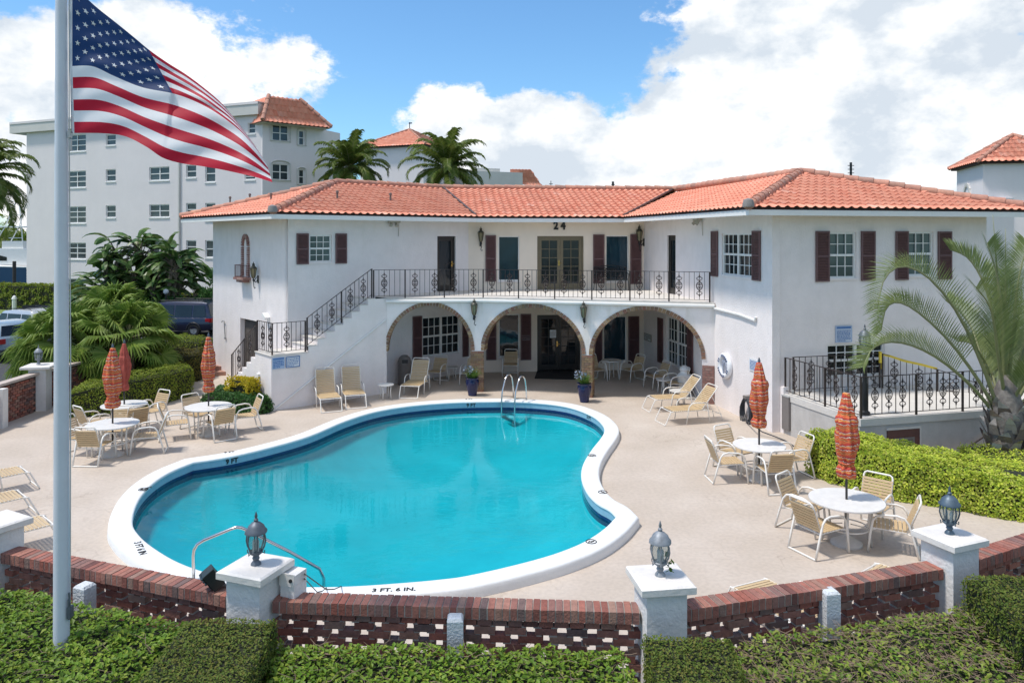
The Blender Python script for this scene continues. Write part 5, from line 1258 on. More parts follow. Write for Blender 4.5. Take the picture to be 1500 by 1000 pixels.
LGT = mat('pale_weathered_metal', (.28, .30, .33), .55, .4, 14, metal=.3); LBL = mat('blue_grey_metal', (.09, .13, .17), .45, .35, 12, metal=.3)
for i, m in ((1, GREYCAST), (2, LGT), (3, LBL)):
    t = thing('pillar_lantern', lf[i], 'lantern', (PP[i].x, PP[i].y, ZC - .006), rzs[i], 'lanterns on the pillars'); lantern_parts(t, 0, .86, m)
mb = MB()
for k in range(14): p = Vector((.09 + U(-.03, .03), U(-.03, .03), U(.0, .16))); d = Vector((U(-.05, .05), U(-.05, .05), U(-.02, .05))); s = Vector((U(-.03, .03), U(-.03, .03), U(-.02, .02))); mb.quad(p, p + d * .5 + s, p + d, p + d * .5 - s)
solo('sprig', mb, leafmat('sprig_leaf', [(.08, .16, .03), (.12, .22, .04)]), 'small green sprig growing at the foot of the pale lantern', 'plant', frame=Matrix.Translation((PP[2].x, PP[2].y, ZC)))
# the screen: a rowlock coping over pierced brickwork
def screen(p, q, bow, label, zt=ZW, zb=.05, trim=(.20, .20)):
    d = (q - p); n = V2(-d.y, d.x).normalized(); L_ = d.length; a0, a1 = trim[0] / L_, 1 - trim[1] / L_
    def C(t): return p + d * t + n * (bow * 4 * t * (1 - t))
    t_ = thing('brick_screen_wall', label, 'wall', C(.5), 0, 'pierced brick screen walls'); O = Vector(t_.location)
    ln = L_ * (a1 - a0); N_ = int(ln / .0715)
    rl = MB(); mt = MB()
    for k in range(N_):
        t = a0 + (a1 - a0) * (k + .5) / N_; c = C(t) - O; tg = C(t + .002) - C(t - .002); az = atan2(tg.y, tg.x)
        rl.box((c.x, c.y, zt - .055 + U(-.003, .003)), (ln / N_ - .011, .215 + U(-.006, .006), .11), rz=az + U(-.02, .02))
        mt.box((c.x, c.y, zt - .059), (ln / N_ + .002, .205, .106), rz=az)
    part('rowlock_coping', rl, t_, BRICK); 
    part('mortar_bed', mt, t_, MORTAR)
    br = MB(); rows = int((zt - .12 - zb) / .079); M_ = max(1, round(ln / .30)); s = ln / M_
    mm_ = MB()
    for r in range(rows):
        z = zt - .16 - r * .079
        for k in range(-1, M_ + 1):
            if r == 0:
                for h in (0, .5):
                    t = a0 + (a1 - a0) * ((k + .5 * 1 + h) / M_)
                    if not a0 < t < a1: continue
                    c = C(t) - O; tg = C(t + .002) - C(t - .002); br.box((c.x, c.y, z), (s / 2 - .012, .105, .064), rz=atan2(tg.y, tg.x))
                continue
            t = a0 + (a1 - a0) * ((k + .5 * (r % 2) + .5) / M_)
            if not a0 - .2 * s / L_ < t < a1 + .2 * s / L_: continue
            c = C(min(max(t, a0), a1)) - O; tg = C(t + .002) - C(t - .002); az = atan2(tg.y, tg.x)
            br.box((c.x, c.y, z), (.208 + U(-.03, .03), .095 + U(-.012, .008), .066 + U(-.004, .003)), rz=az + U(-.03, .03))
            for sg in (-1, 1):
                w = (s / 2 - .205 / 2); 
                e = V2(cos(az), sin(az)) * sg * .08; mm_.box((c.x + e.x, c.y + e.y, z + .0395), (U(.04, .085), .085, .018), rz=az)
    part('pierced_brickwork', br, t_, BRICK); part('mortar_joints', mm_, t_, MORTAR)
    return C
SC_ = [screen(PP[0], PP[1], 0, 'pierced brick screen wall left of the pillar with the floodlight'), screen(PP[1], PP[2], .0, 'pierced brick screen wall in the middle with the stub post before it'), screen(PP[2], PP[3], -.02, 'pierced brick screen wall curving up to the right hand pillar'), screen(PP[3], PP[4], 0, 'pierced brick screen wall running out of the picture at the right')]
def stub(x, y0, Y, rz, label):
    p = AT(x, y0, Y); mb = MB(); h = p.z; mb.box((0, 0, h / 2), (.15, .15, h)); mb.box((0, 0, h + .012), (.15, .15, .024), taper=.75)
    solo('stub_post', mb, mat('rough_white_stucco', (.62, .64, .66), .8, .2, 10, bump=.8, bscale=40), label, 'post', 'white stub posts before the brick wall', frame=Matrix.Translation((p.x, p.y, 0)) @ Matrix.Rotation(rz, 4, 'Z'))
stub(124, 858, 7.75, RAD(-20), 'white stub post just right of the flagpole')
stub(667, 905, 7.06, RAD(2), 'white stub post in front of the middle of the brick wall')
stub(1215, 866, 7.5, RAD(10), 'white stub post in front of the curved right part of the brick wall')
# floodlight and box on the pillar
p = AT(312, 846, 7.5); fl = thing('floodlight', 'black floodlight tilted outward on the left side of the pillar by the hand rail', 'floodlight', p, RAD(30))
mb = MB(); T = Matrix.Rotation(RAD(-35), 3, 'Y'); mb.box((0, 0, 0), (.12, .14, .20), M=T)
for k in range(3): mb.box(T @ Vector((-.02, 0, .02 + k * .035)), (.13, .145, .01), M=T)
part('lamp_housing', mb, fl, mat('dark_green_black', (.018, .024, .022), .45)); mb = MB(); mb.tube([(.02, 0, -.06), (.12, 0, -.10), (.24, .02, -.10)], .018, 6); part('arm', mb, fl, GREYBOX)
mb = MB(); mb.box(T @ Vector((-.065, 0, .01)), (.01, .12, .17), M=T); part('lens', mb, fl, GLASS)
bx = thing('junction_box', 'white painted timber box fixed to the right of the pillar by the hand rail', 'junction box', AT(430, 845, 7.42), rzs[1])
mb = MB(); mb.box((.0, .0, -.06), (.16, .20, .24)); part('box_body', mb, bx, PILLAR); mb = MB(); mb.box((.0, -.106, .02), (.17, .012, .12)); part('box_cover', mb, bx, CAPW); mb = MB(); mb.tube([(.05, -.112, .02), (.05, -.125, .02)], .018, 8); part('cable_gland', mb, bx, INK)
for k, (x1, y1) in enumerate(((500, 858), (478, 860))):
    mb = MB(); a = AT(446, 840 + 7 * k, 7.4); b = G(x1, y1, CT); m_ = (a + b) / 2 + Vector((0, 0, -.10)); mb.tube([a, (a + m_) / 2, m_, (m_ + b) / 2 - Vector((0, 0, .02)), b], .007, 4)
    solo('cable', mb, INK, 'thin %s black cable sagging from the pillar box to the pool edge' % ('upper', 'lower')[k], 'cable', 'cables from the pillar box')
bk = MB(); a = AT(262, 864, 7.9); bk.tube([a, a + Vector((.25, .05, -.02))], .012, 6); solo('white_rod', bk, WHITEP, 'short white rod sticking out over the brick coping left of the floodlight', 'rod')
# flagpole and flag
FY = 6.75
fp = thing('flagpole', 'tall tapering pale blue grey metal flagpole standing in the leafy hedge', 'flagpole', ((90 - 750) * FY / F, FY, 0))
mb = MB(); mb.lathe([(.067, 0), (.066, 1.6), (.062, 3.2), (.056, 5.1), (.048, 7.3), (.04, 9.6)], 24); part('pole', mb, fp, mat('flagpole_paint', (.60, .63, .70), .4, .1, 2), smooth=True)
mb = MB(); mb.lathe([(.0, 9.6), (.07, 9.64), (.09, 9.71), (.07, 9.78), (.0, 9.82)], 14); part('ball_finial', mb, fp, BRASS, smooth=True)
mb = MB(); mb.tube([(.085, -.03, 1.68), (.085, -.03, 1.86)], .012, 5); mb.box((.085, -.01, 1.74), (.03, .06, .10)); mb.tube([(.10, -.03, 1.70), (.085, -.03, 1.92)], .008, 5); part('cleat', mb, fp, GREYCAST)
mb = MB(); mb.tube([(.085, -.01, 1.75), (.082, 0, 4), (.07, 0, 6.0), (.065, 0, 8.8)], .006, 4); mb.box((.075, 0, 6.02), (.03, .03, .06)); mb.box((.078, .005, 5.93), (.02, .02, .10)); part('halyard', mb, fp, mat('halyard_rope', (.5, .5, .5), .8))
def flagmat():
    m, nt, b = newmat('flag_cloth'); L = nt.links; uv = N(nt, 'ShaderNodeUVMap'); uv.uv_map = 'flag'; sx = N(nt, 'ShaderNodeSeparateXYZ'); L.new(uv.outputs[0], sx.inputs[0])
    def M_(op, a, c=0.0):
        n = N(nt, 'ShaderNodeMath', operation=op)
        for i, x in enumerate((a, c)):
            if isinstance(x, (int, float)): n.inputs[i].default_value = x
            else: L.new(x, n.inputs[i])
        return n.outputs[0]
    u, v = sx.outputs[0], sx.outputs[1]
    st = M_('MODULO', M_('FLOOR', M_('MULTIPLY', v, 13)), 2)
    mx = N(nt, 'ShaderNodeMix', data_type='RGBA'); L.new(st, mx.inputs[0]); mx.inputs[6].default_value = (.52, .008, .035, 1); mx.inputs[7].default_value = (.86, .86, .88, 1)
    inc = M_('MULTIPLY', M_('LESS_THAN', u, .40), M_('LESS_THAN', v, 7 / 13))
    m2 = N(nt, 'ShaderNodeMix', data_type='RGBA'); L.new(inc, m2.inputs[0]); L.new(mx.outputs[2], m2.inputs[6]); m2.inputs[7].default_value = (.010, .045, .155, 1)
    hd = M_('LESS_THAN', u, 0.0); m3 = N(nt, 'ShaderNodeMix', data_type='RGBA'); L.new(hd, m3.inputs[0]); L.new(m2.outputs[2], m3.inputs[6]); m3.inputs[7].default_value = (.7, .71, .74, 1)
    b.inputs['Roughness'].default_value = .6; L.new(m3.outputs[2], b.inputs['Base Color'])
    t = N(nt, 'ShaderNodeBsdfTranslucent'); L.new(m3.outputs[2], t.inputs[0]); ms = N(nt, 'ShaderNodeMixShader'); ms.inputs[0].default_value = .45; L.new(b.outputs[0], ms.inputs[1]); L.new(t.outputs[0], ms.inputs[2]); L.new(ms.outputs[0], nt.nodes['Material Output'].inputs[0])
    return m
US = [-.02, 0, .1, .2, .3, .4, .5, .6, .7, .8, .9, 1.0]
TOP = [(102, -24), (106, -22), (138, 8), (168, 32), (194, 53), (218, 73), (245, 92), (272, 109), (300, 130), (325, 152), (350, 182), (374, 214)]
MID = [(102, 97), (106, 97), (136, 97.5), (168, 112), (208, 128), (253, 137), (282, 147), (308, 160), (332, 176), (354, 194), (374, 217), (391, 241)]
BOT = [(105, 195), (109, 195), (152, 195.5), (184, 200), (214, 215), (238, 231), (264, 239), (292, 243), (322, 248), (350, 254), (376, 260), (399, 267)]
def lerp(T, u):
    for i in range(len(US) - 1):
        if u <= US[i + 1] + 1e-9:
            t = (u - US[i]) / (US[i + 1] - US[i]); i0 = max(0, i - 1); i3 = min(len(US) - 1, i + 2)
            f = lambda k: .5 * ((2 * T[i][k]) + (T[i + 1][k] - T[i0][k]) * t + (2 * T[i0][k] - 5 * T[i][k] + 4 * T[i + 1][k] - T[i3][k]) * t * t + (3 * T[i][k] - T[i0][k] - 3 * T[i + 1][k] + T[i3][k]) * t ** 3)
            return f(0), f(1)
    return T[-1]
def flagpt(u, v):
    a, c, b = lerp(TOP, u), lerp(MID, u), lerp(BOT, u); h = 7 / 13
    L0 = (v - h) * (v - 1) / (h); L1 = v * (v - 1) / (h * (h - 1)); L2 = v * (v - h) / (1 - h)
    if v < h: q = v / h; x, y = a[0] * (1 - q) + c[0] * q, a[1] * (1 - q) + c[1] * q
    else: q = (v - h) / (1 - h); x, y = c[0] * (1 - q) + b[0] * q, c[1] * (1 - q) + b[1] * q
    uu = max(u, 0)
    dep = FY + .01 + uu * (-.25 + .6 * (1 - v)) + .065 * sin(7.5 * uu - 2.6 * v) * min(1, uu * 4) + .05 * sin(16 * uu + 5 * v) * uu + .012 * sin(30 * v + 20 * uu)
    if uu > .4: dep += .12 * sin((uu - .4) * 9 + v * 3.0) * (1 - v) 
    return AT(x, y, dep)
fg = thing('flag', 'large national flag of stars and stripes flying from the flagpole, drooping to the right', 'flag', (flagpt(0, .5)))
NU, NV = 100, 52
me = bpy.data.meshes.new('flag_cloth'); vs = [flagpt(-.02 + 1.02 * i / NU, j / NV) - Vector(fg.location) for i in range(NU + 1) for j in range(NV + 1)]
fs = [(i * (NV + 1) + j, (i + 1) * (NV + 1) + j, (i + 1) * (NV + 1) + j + 1, i * (NV + 1) + j + 1) for i in range(NU) for j in range(NV)]
me.from_pydata([tuple(v) for v in vs], [], fs); ul = me.uv_layers.new(name='flag')
for lp in me.loops: i, j = divmod(lp.vertex_index, NV + 1); ul.data[lp.index].uv = (-.02 + 1.02 * i / NU, 1e-4 + (j / NV) * .9998)
me.polygons.foreach_set('use_smooth', [True] * len(me.polygons)); me.materials.append(flagmat()); cloth = linkmesh('cloth', me, fg)
mb = MB()
for r in range(9):
    for k in range(6 if r % 2 == 0 else 5):
        u = .4 * (1 / 12 + k / 6 + (0 if r % 2 == 0 else 1 / 12)); v = (7 / 13) * (r + 1) / 10; ps = []
        for j in range(10):
            a = pi * j / 5; rr = .0225 if j % 2 == 0 else .0088
            q = flagpt(u + rr * sin(a) * .60, v - rr * cos(a)); ps.append(q - Vector(fg.location))
        for side in (-.006, .006):
            c = sum(ps, Vector()) / 10; n0 = len(mb.v); mb.v += [tuple(q + Vector((0, side, 0))) for q in ps] + [tuple(c + Vector((0, side, 0)))]
            for j in range(10): mb.f.append((n0 + j, n0 + (j + 1) % 10, n0 + 10)); mb.m.append(0)
part('stars', mb, cloth, mat('star_white', (.72, .73, .76), .6))
# ---------------------------------------------------------------- apartment blocks
GL2 = glassmat('far_window_glass', (.05, .065, .075))
def simple_window(W, px, parent, cols=2, fr=WHITEP, rows=2, gl=GL2, split=None):
    r = W.rect(*px) if px[2] > 20 or px[1] > 100 else list(px); u0, u1, z0, z1 = r; W.holes.append(tuple(r)); y = .12; f = .07
    mb = MB(); mb.mm((u0, y - .06, z0), (u0 + f, y, z1)); mb.mm((u1 - f, y - .06, z0), (u1, y, z1)); mb.mm((u0 + f, y - .06, z0), (u1 - f, y, z0 + f)); mb.mm((u0 + f, y - .06, z1 - f), (u1 - f, y, z1))
    for i in range(1, cols): q = u0 + (u1 - u0) * i / cols; mb.mm((q - .035, y - .055, z0 + f), (q + .035, y - .004, z1 - f))
    zs_ = [z0 + (z1 - z0) * (.36 if rows == 3 and j == 1 else (.68 if rows == 3 else .5)) for j in range(1, rows)]
    for q in zs_: mb.mm((u0 + f, y - .05, q - .03), (u1 - f, y - .006, q + .03))
    mb.mm((u0 - .03, -.05, z0 - .08), (u1 + .03, 0, z0))
    w = part('window', mb, parent, fr, frame=W.M); g = MB(); g.quad((u0, y - .003, z0), (u1, y - .003, z0), (u1, y - .003, z1), (u0, y - .003, z1)); part('pane', g, w, gl, frame=W.M)
def wbuild(W, parent, m): return W.build('wall', parent, m, t=.3)
P0, P1 = AT(39, 440, 60), AT(384, 440, 51)
apt = thing('apartment_block', 'long white four storey apartment block behind the flag and the banana like clump', 'apartment block', (P0.x + 10, P0.y, 0))
WA = Wall(P0, P1 - P0, (P1 - P0).length, z1=13.4)
rows = {0: (197, 222), 1: (250.5, 275), 2: (302.5, 327), 3: (355.5, 379.5), 4: (408, 432)}
for (y0, y1) in rows.values(): simple_window(WA, (99, y0, 125.8, y1), apt, 2, rows=3)
for y0, y1 in ((197, 213), (248, 266), (301, 319)): simple_window(WA, (155, y0, 169.5, y1), apt, 1)
for y0, y1 in ((188, 208), (244.5, 264.5), (299.5, 318.5), (351, 371), (404, 424)): simple_window(WA, (218.5, y0, 248, y1), apt, 2)
for x0, x1, o0, o1 in ((272.5, 287.5, 0, 19), (300.5, 315.5, 0, 25.5), (358, 374, 12, 22)):
    for y0 in (241.5, 297.5, 352): simple_window(WA, (x0, y0 + (o0 if y0 < 290 else 0), x1, y0 + o1), apt, 1)
simple_window(WA, (363, 180, 374, 196), apt, 1)
wbuild(WA, apt, CONDO)
dA = WA.d; nA = V2(-dA.y, dA.x)
mb = MB()
for a, b in ((P0, P0 + nA * 4.5), (P0 + nA * 4.5, P1 + nA * 4.5)): mb.quad((a.x, a.y, 0), (b.x, b.y, 0), (b.x, b.y, 13.4), (a.x, a.y, 13.4))
part('wall', mb, apt, CONDO, frame=ID4)
mb = MB(); mb.mm((-1.6, -.3, 13.4), (WA.n - .1, 4.6, 14.25)); part('roof_slab', mb, apt, CONDOTRIM, frame=WA.M)
mb = MB(); mb.mm((-1.56, -.34, 14.1), (WA.n - .1, 4.5, 14.27)); part('roof_edge', mb, apt, CONDO, frame=WA.M)
mb = MB(); uq = WA.u(263.5); mb.tube([(uq, -.08, 0), (uq, -.08, 14)], .07, 5); part('drain_pipe', mb, apt, CONDOTRIM, frame=WA.M)
for k in range(4):
    mb = MB(); z = 2.9 * k + 1.0; x = -.6
    mb.mm((-.62, .4, z + 1.5), (-.02, 4, z + 1.72))
    for j in range(5): mb.mm((-.60, .4, z + .35 + j * .22), (-.56, 4, z + .42 + j * .22))
    part('balcony', mb, apt, CONDOTRIM, frame=WA.M)
mb = MB(); mb.mm((-.55, .5, 0), (-.40, .65, 14)); part('balcony_post', mb, apt, CONDOTRIM, frame=WA.M)
P2 = AT(461, 440, 53.5)
WB = Wall(P1 + V2(.05, -.1), P2 - P1, (P2 - P1).length, z1=12.85)
def archwin(W, px, parent, cols):
    simple_window(W, px, parent, cols); u0, u1, z0, z1 = W.rect(*px); mb = MB(); w = u1 - u0
    pts = [(u0 + w / 2 + (w / 2 + .1) * cos(pi - pi * k / 10), -.04, z1 - .02 + .28 * (w / 1.6) ** .5 * sin(pi * k / 10)) for k in range(11)]; mb.tube([(u0 - .1, -.04, z0)] + pts + [(u1 + .1, -.04, z0), (u0 - .1, -.04, z0)], .06, 4); part('window_surround', mb, parent, CONDOTRIM, frame=W.M)
for y0, y1 in ((183, 207), (240, 264)): archwin(WB, (398.5, y0, 423, y1), apt, 2); archwin(WB, (437.5, y0 + 8, 446, y1 + 6), apt, 1)
wbuild(WB, apt, CONDO)
q = WB.at(WB.n); q2 = q + nA * 3; mb = MB(); mb.quad((q.x, q.y, 0), (q2.x, q2.y, 0), (q2.x, q2.y, 12.85), (q.x, q.y, 12.85)); part('wall', mb, apt, CONDO, frame=ID4)
ze, zr = 12.85, 14.8       # mansard of tile
o = [WB.at(-.35, 0, .9), WB.at(WB.n + .8, 0, .9), WB.at(WB.n + .8, 0, -4), WB.at(-.35, 0, -4)]; i_ = [WB.at(.65, 0, -.5), WB.at(WB.n - .9, 0, -.5), WB.at(WB.n - .9, 0, -3), WB.at(.65, 0, -3)]
tileface([P3(o[0], ze), P3(o[1], ze), P3(i_[1], zr), P3(i_[0], zr)], .33, .55, .06, apt, 'tiled_roof', 4); tileface([P3(o[1], ze), P3(o[2], ze), P3(i_[2], zr), P3(i_[1], zr)], .33, .55, .06, apt, 'tiled_roof', 4); tileface([P3(o[3], ze), P3(o[0], ze), P3(i_[0], zr), P3(i_[3], zr)], .33, .55, .06, apt, 'tiled_roof', 4)
for a, b in ((o[0], i_[0]), (o[1], i_[1])): capline(P3(a, ze), P3(b, zr), .16, .5, apt)
mb = MB(); mb.face([P3(p, ze - .08) for p in o]); mb.face([P3(p, zr) for p in i_]); part('soffit', mb, apt, CONDOTRIM, frame=ID4)
# recessed link with balconies, then the tower and the low wing
lk = thing('apartment_block', 'recessed white wing with balconies behind the left coconut palm', 'apartment block', AT(490, 440, 66))
WK = Wall(AT(452, 440, 62), AT(580, 440, 70) - AT(452, 440, 62), 4.0, z1=11.7)
for (x0, y0, x1, y1) in ((463, 234, 470, 247), (473, 236, 486, 247)): simple_window(WK, (x0, y0, x1, y1), lk, 1)
wbuild(WK, lk, CONDO); mb = MB(); mb.mm((-.3, -.7, 11.7), (4.0, 2, 12.9)); part('parapet', mb, lk, CONDOTRIM, frame=WK.M)
mb = MB(); mb.mm((0, -1.2, 8.0), (4, -.05, 8.9)); part('balcony', mb, lk, CONDO, frame=WK.M)
mb = MB(); mb.mm((2.9, -.1, 7.0), (8.6, .0, 9.2)); 
mb = MB(); c_ = WK.at(.6, 8.2, 1.3)
for k in range(11): t = pi * k / 10; mb.box((3.2 + 1.5 * cos(t), -1.28, 7.0 + 1.6 * sin(t)), (.5, .1, .22), M=Matrix.Rotation(-t + pi / 2, 3, 'Y'))
part('entrance_arch', mb, lk, CAPT, frame=WK.M)
def tower(label, ctr, side, ze, zr, rot, extra=None, oh=.45):
    t = thing('tower', label, 'tower', (ctr.x, ctr.y, 0), rot); s = side / 2; mb = MB(); mb.mm((-s, -s, 0), (s, s, ze)); part('wall', mb, t, CONDO)
    M = WM[t.name]; e = s + oh; C4 = [M @ Vector((-e, -e, ze)), M @ Vector((e, -e, ze)), M @ Vector((e, e, ze)), M @ Vector((-e, e, ze))]; ap = M @ Vector((0, 0, zr))
    for k in range(4): tileface([C4[k], C4[(k + 1) % 4], ap], .33, .5, .06, t, 'tiled_roof', 4)
    for k in range(4): capline(C4[k], ap, .13, .5, t)
    mb = MB(); mb.mm((-e + .1, -e + .1, ze - .12), (e - .1, e - .1, ze + .0)); part('eave_board', mb, t, FASC)
    return t
tw = tower('white tower with an orange pyramid roof between the two coconut palms', AT(600, 440, 82), 7.6, 14.55, 16.8, RAD(-22), oh=.5)
mb = MB(); mb.tube([(0, 0, 16.8), (0, 0, 17.6)], .05, 4); mb.box((.1, 0, 17.5), (.4, .05, .12)); part('weather_vane', mb, tw, BLACKM)
lw_ = thing('apartment_block', 'low white wing with a small tiled mansard at the far right of the coconut palms', 'apartment block', AT(735, 440, 84))
W5 = Wall(AT(640, 440, 80), AT(766, 440, 84) - AT(640, 440, 80), 9.3, z1=10.6); W5.n = (AT(766, 440, 84) - AT(640, 440, 80)).length; simple_window(W5, (649, 268, 658, 284), lw_, 1); wbuild(W5, lw_, CONDO)
mb = MB(); mb.mm((3.0, -.8, 10.6), (W5.n - .4, 5, 12.2)); part('parapet', mb, lw_, CONDOTRIM, frame=W5.M); mb = MB(); mb.mm((4.4, -.2, 12.2), (7.2, 3, 12.6)); part('roof_unit', mb, lw_, CONDOTRIM, frame=W5.M)
W6 = Wall(W5.at(W5.n), Vector((.95, .32, 0)), 1.7, z1=10.55); simple_window(W6, (770, 266, 775, 277), lw_, 1); wbuild(W6, lw_, CONDO)
o = [W5.at(W5.n - 1.9, 0, .6), W6.at(2.0, 0, .5), W6.at(2.0, 0, -4), W5.at(W5.n - 1.9, 0, -4)]; i_ = [W5.at(W5.n - 1.4, 0, -.3), W6.at(1.1, 0, -.5), W6.at(1.1, 0, -3), W5.at(W5.n - 1.4, 0, -3)]
tileface([P3(o[0], 10.9), P3(o[1], 10.9), P3(i_[1], 12.7), P3(i_[0], 12.7)], .4, .5, .06, lw_, 'tiled_roof', 4); tileface([P3(o[1], 10.9), P3(o[2], 10.9), P3(i_[2], 12.7), P3(i_[1], 12.7)], .4, .5, .06, lw_, 'tiled_roof', 4)
t2 = tower('white tower with an orange pyramid roof behind the right end of the clubhouse', Vector((28.4, 42.6, 0)), 4.4, 9.2, 10.85, RAD(-14.5), oh=.35)
mb = MB(); s = 2.2
for k in range(9): t = pi * k / 8; mb.box((-s - .02, .3 + .55 * cos(t), 7.35 + .75 * sin(t)), (.1, .28, .2), M=Matrix.Rotation(t - pi / 2, 3, 'X'))
part('blind_arch', mb, t2, CONDOTRIM); mb = MB(); mb.mm((-s - .03, -.2, 6.2), (-s - .01, .8, 7.4)); part('blind_niche', mb, t2, CONDOTRIM)
rb_ = thing('apartment_block', 'plain white apartment block below the tower behind the right end of the clubhouse', 'apartment block', AT(1490, 440, 41))
W7 = Wall(AT(1425, 440, 40), Vector((.97, .24, 0)), 12, z1=7.2); simple_window(W7, (1466, 404, 1492, 440), rb_, 2); wbuild(W7, rb_, CONDO)
mb = MB(); mb.mm((.0, -.25, 3.15), (12, -.0, 3.4)); mb.mm((0, -.15, 2.95), (12, 0, 3.15)); part('string_course', mb, rb_, CONDOTRIM, frame=W7.M)
# masts beyond the roof
for (x, y0, y1, Y, lb) in ((1246.5, 238, 262, 60, 'thick dark mast with cross bars rising behind the right roof'), (898, 266, 280, 60, 'short dark mast rising behind the middle of the roof'), (807, 265, 280, 60, 'thin aerial rising behind the roof left of the short mast')):
    p = AT(x, y0, Y); mb = MB(); mb.tube([(0, 0, 0), (0, 0, p.z)], .10 if x > 850 else .03, 5)
    for k in range(4): mb.box((0, 0, p.z - .25 - .3 * k), (.5 if x > 1000 else .3, .05, .05))
    solo('mast', mb, BLACKM, lb, 'mast', 'masts', frame=Matrix.Translation((p.x, p.y, 0)))

st_ = thing('garden_step', 'pair of low worn pink brick steps by the foot of the stair', 'step', G(316, 549), RAD(10))
mb = MB(); mb.mm((-.9, -.2, 0), (.9, .2, .14)); part('lower_step', mb, st_, CAPT); mb = MB(); mb.mm((-.85, .2, 0), (.85, .6, .28)); part('upper_step', mb, st_, CAPT)
# ---------------------------------------------------------------- left boundary wall
BWA, BWB, BWC = V2(-13.85, 18.6), V2(-13.95, 22.2), V2(-13.4, 29)
def blockwall(p, q, label, h=1.13):
    d = q - p; t = thing('brick_wall', label, 'wall', (p + q) / 2, atan2(d.y, d.x), 'dark brick walls left of the pool'); L_ = d.length; br = MB(); s = .215; n = int(L_ / s); rows = int((h - .06) / .078)
    for r in range(rows):
        for k in range(n):
            if (k + r) % 2 and R() < .0: continue
            br.box((-L_ / 2 + (k + .5 + .5 * (r % 2)) * s, U(-.008, .008), .04 + r * .078), (s - .04 if True else s, .10, .064))
    part('brickwork', br, t, BRICK); mb = MB(); mb.box((0, 0, h / 2 - .03), (L_, .05, h - .08)); part('mortar', mb, t, mat('dark_mortar', (.07, .05, .045), .9, .3, 8)); mb = MB(); mb.box((0, 0, h - .03), (L_, .26, .07)); part('wall_cap', mb, t, mat('worn_pink_cap', (.50, .42, .37), .85, .2, 5)); return t
blockwall(BWA, BWB - V2(0, .25), 'dark brick wall at the left edge in front of its white pillar'); blockwall(BWB + V2(.02, .25), BWC, 'dark brick wall running behind the fan palms')
pl = pillar(BWB, RAD(12), 'white pillar with a wide cap in the dark brick wall on the left', 1.33, .46, .80); lt = thing('pillar_lantern', 'pale lantern on the pillar of the left brick wall beside the fan palms', 'lantern', (BWB.x - .05, BWB.y, 1.345), 0, 'lanterns on the pillars'); lantern_parts(lt, 0, .95, LGT)
p = G(3, 640); mb = MB(); mb.box((0, 0, .52), (.22, .22, 1.04)); solo('stub_post', mb, PILLAR, 'white post at the left picture edge against the dark brick wall', 'post', frame=Matrix.Translation((BWA.x + .18, 20.1, 0)))
p = G(20, 440, 0); 
mb = MB(); mb.lathe([(.14, 0), (.14, .8), (.18, .82), (.10, 1.0), (.02, 1.05)], 8); solo('marker_post', mb, WHITEP, 'small white marker post on the lawn before the far hedge', 'post', frame=Matrix.Translation(G(21, 455)))
bb = thing('lawn_bench', 'dark bench on the lawn behind the silver estate car', 'bench', G(53, 466), .1); mb = MB(); mb.mm((-.9, -.25, .4), (.9, .25, .48)); mb.mm((-.9, .2, .5), (.9, .26, .8)); part('seat', mb, bb, BLACKM)
for s in (-.75, .75): mb = MB(); mb.mm((s - .06, -.2, 0), (s + .06, .2, .4)); part('leg', mb, bb, BLACKM)

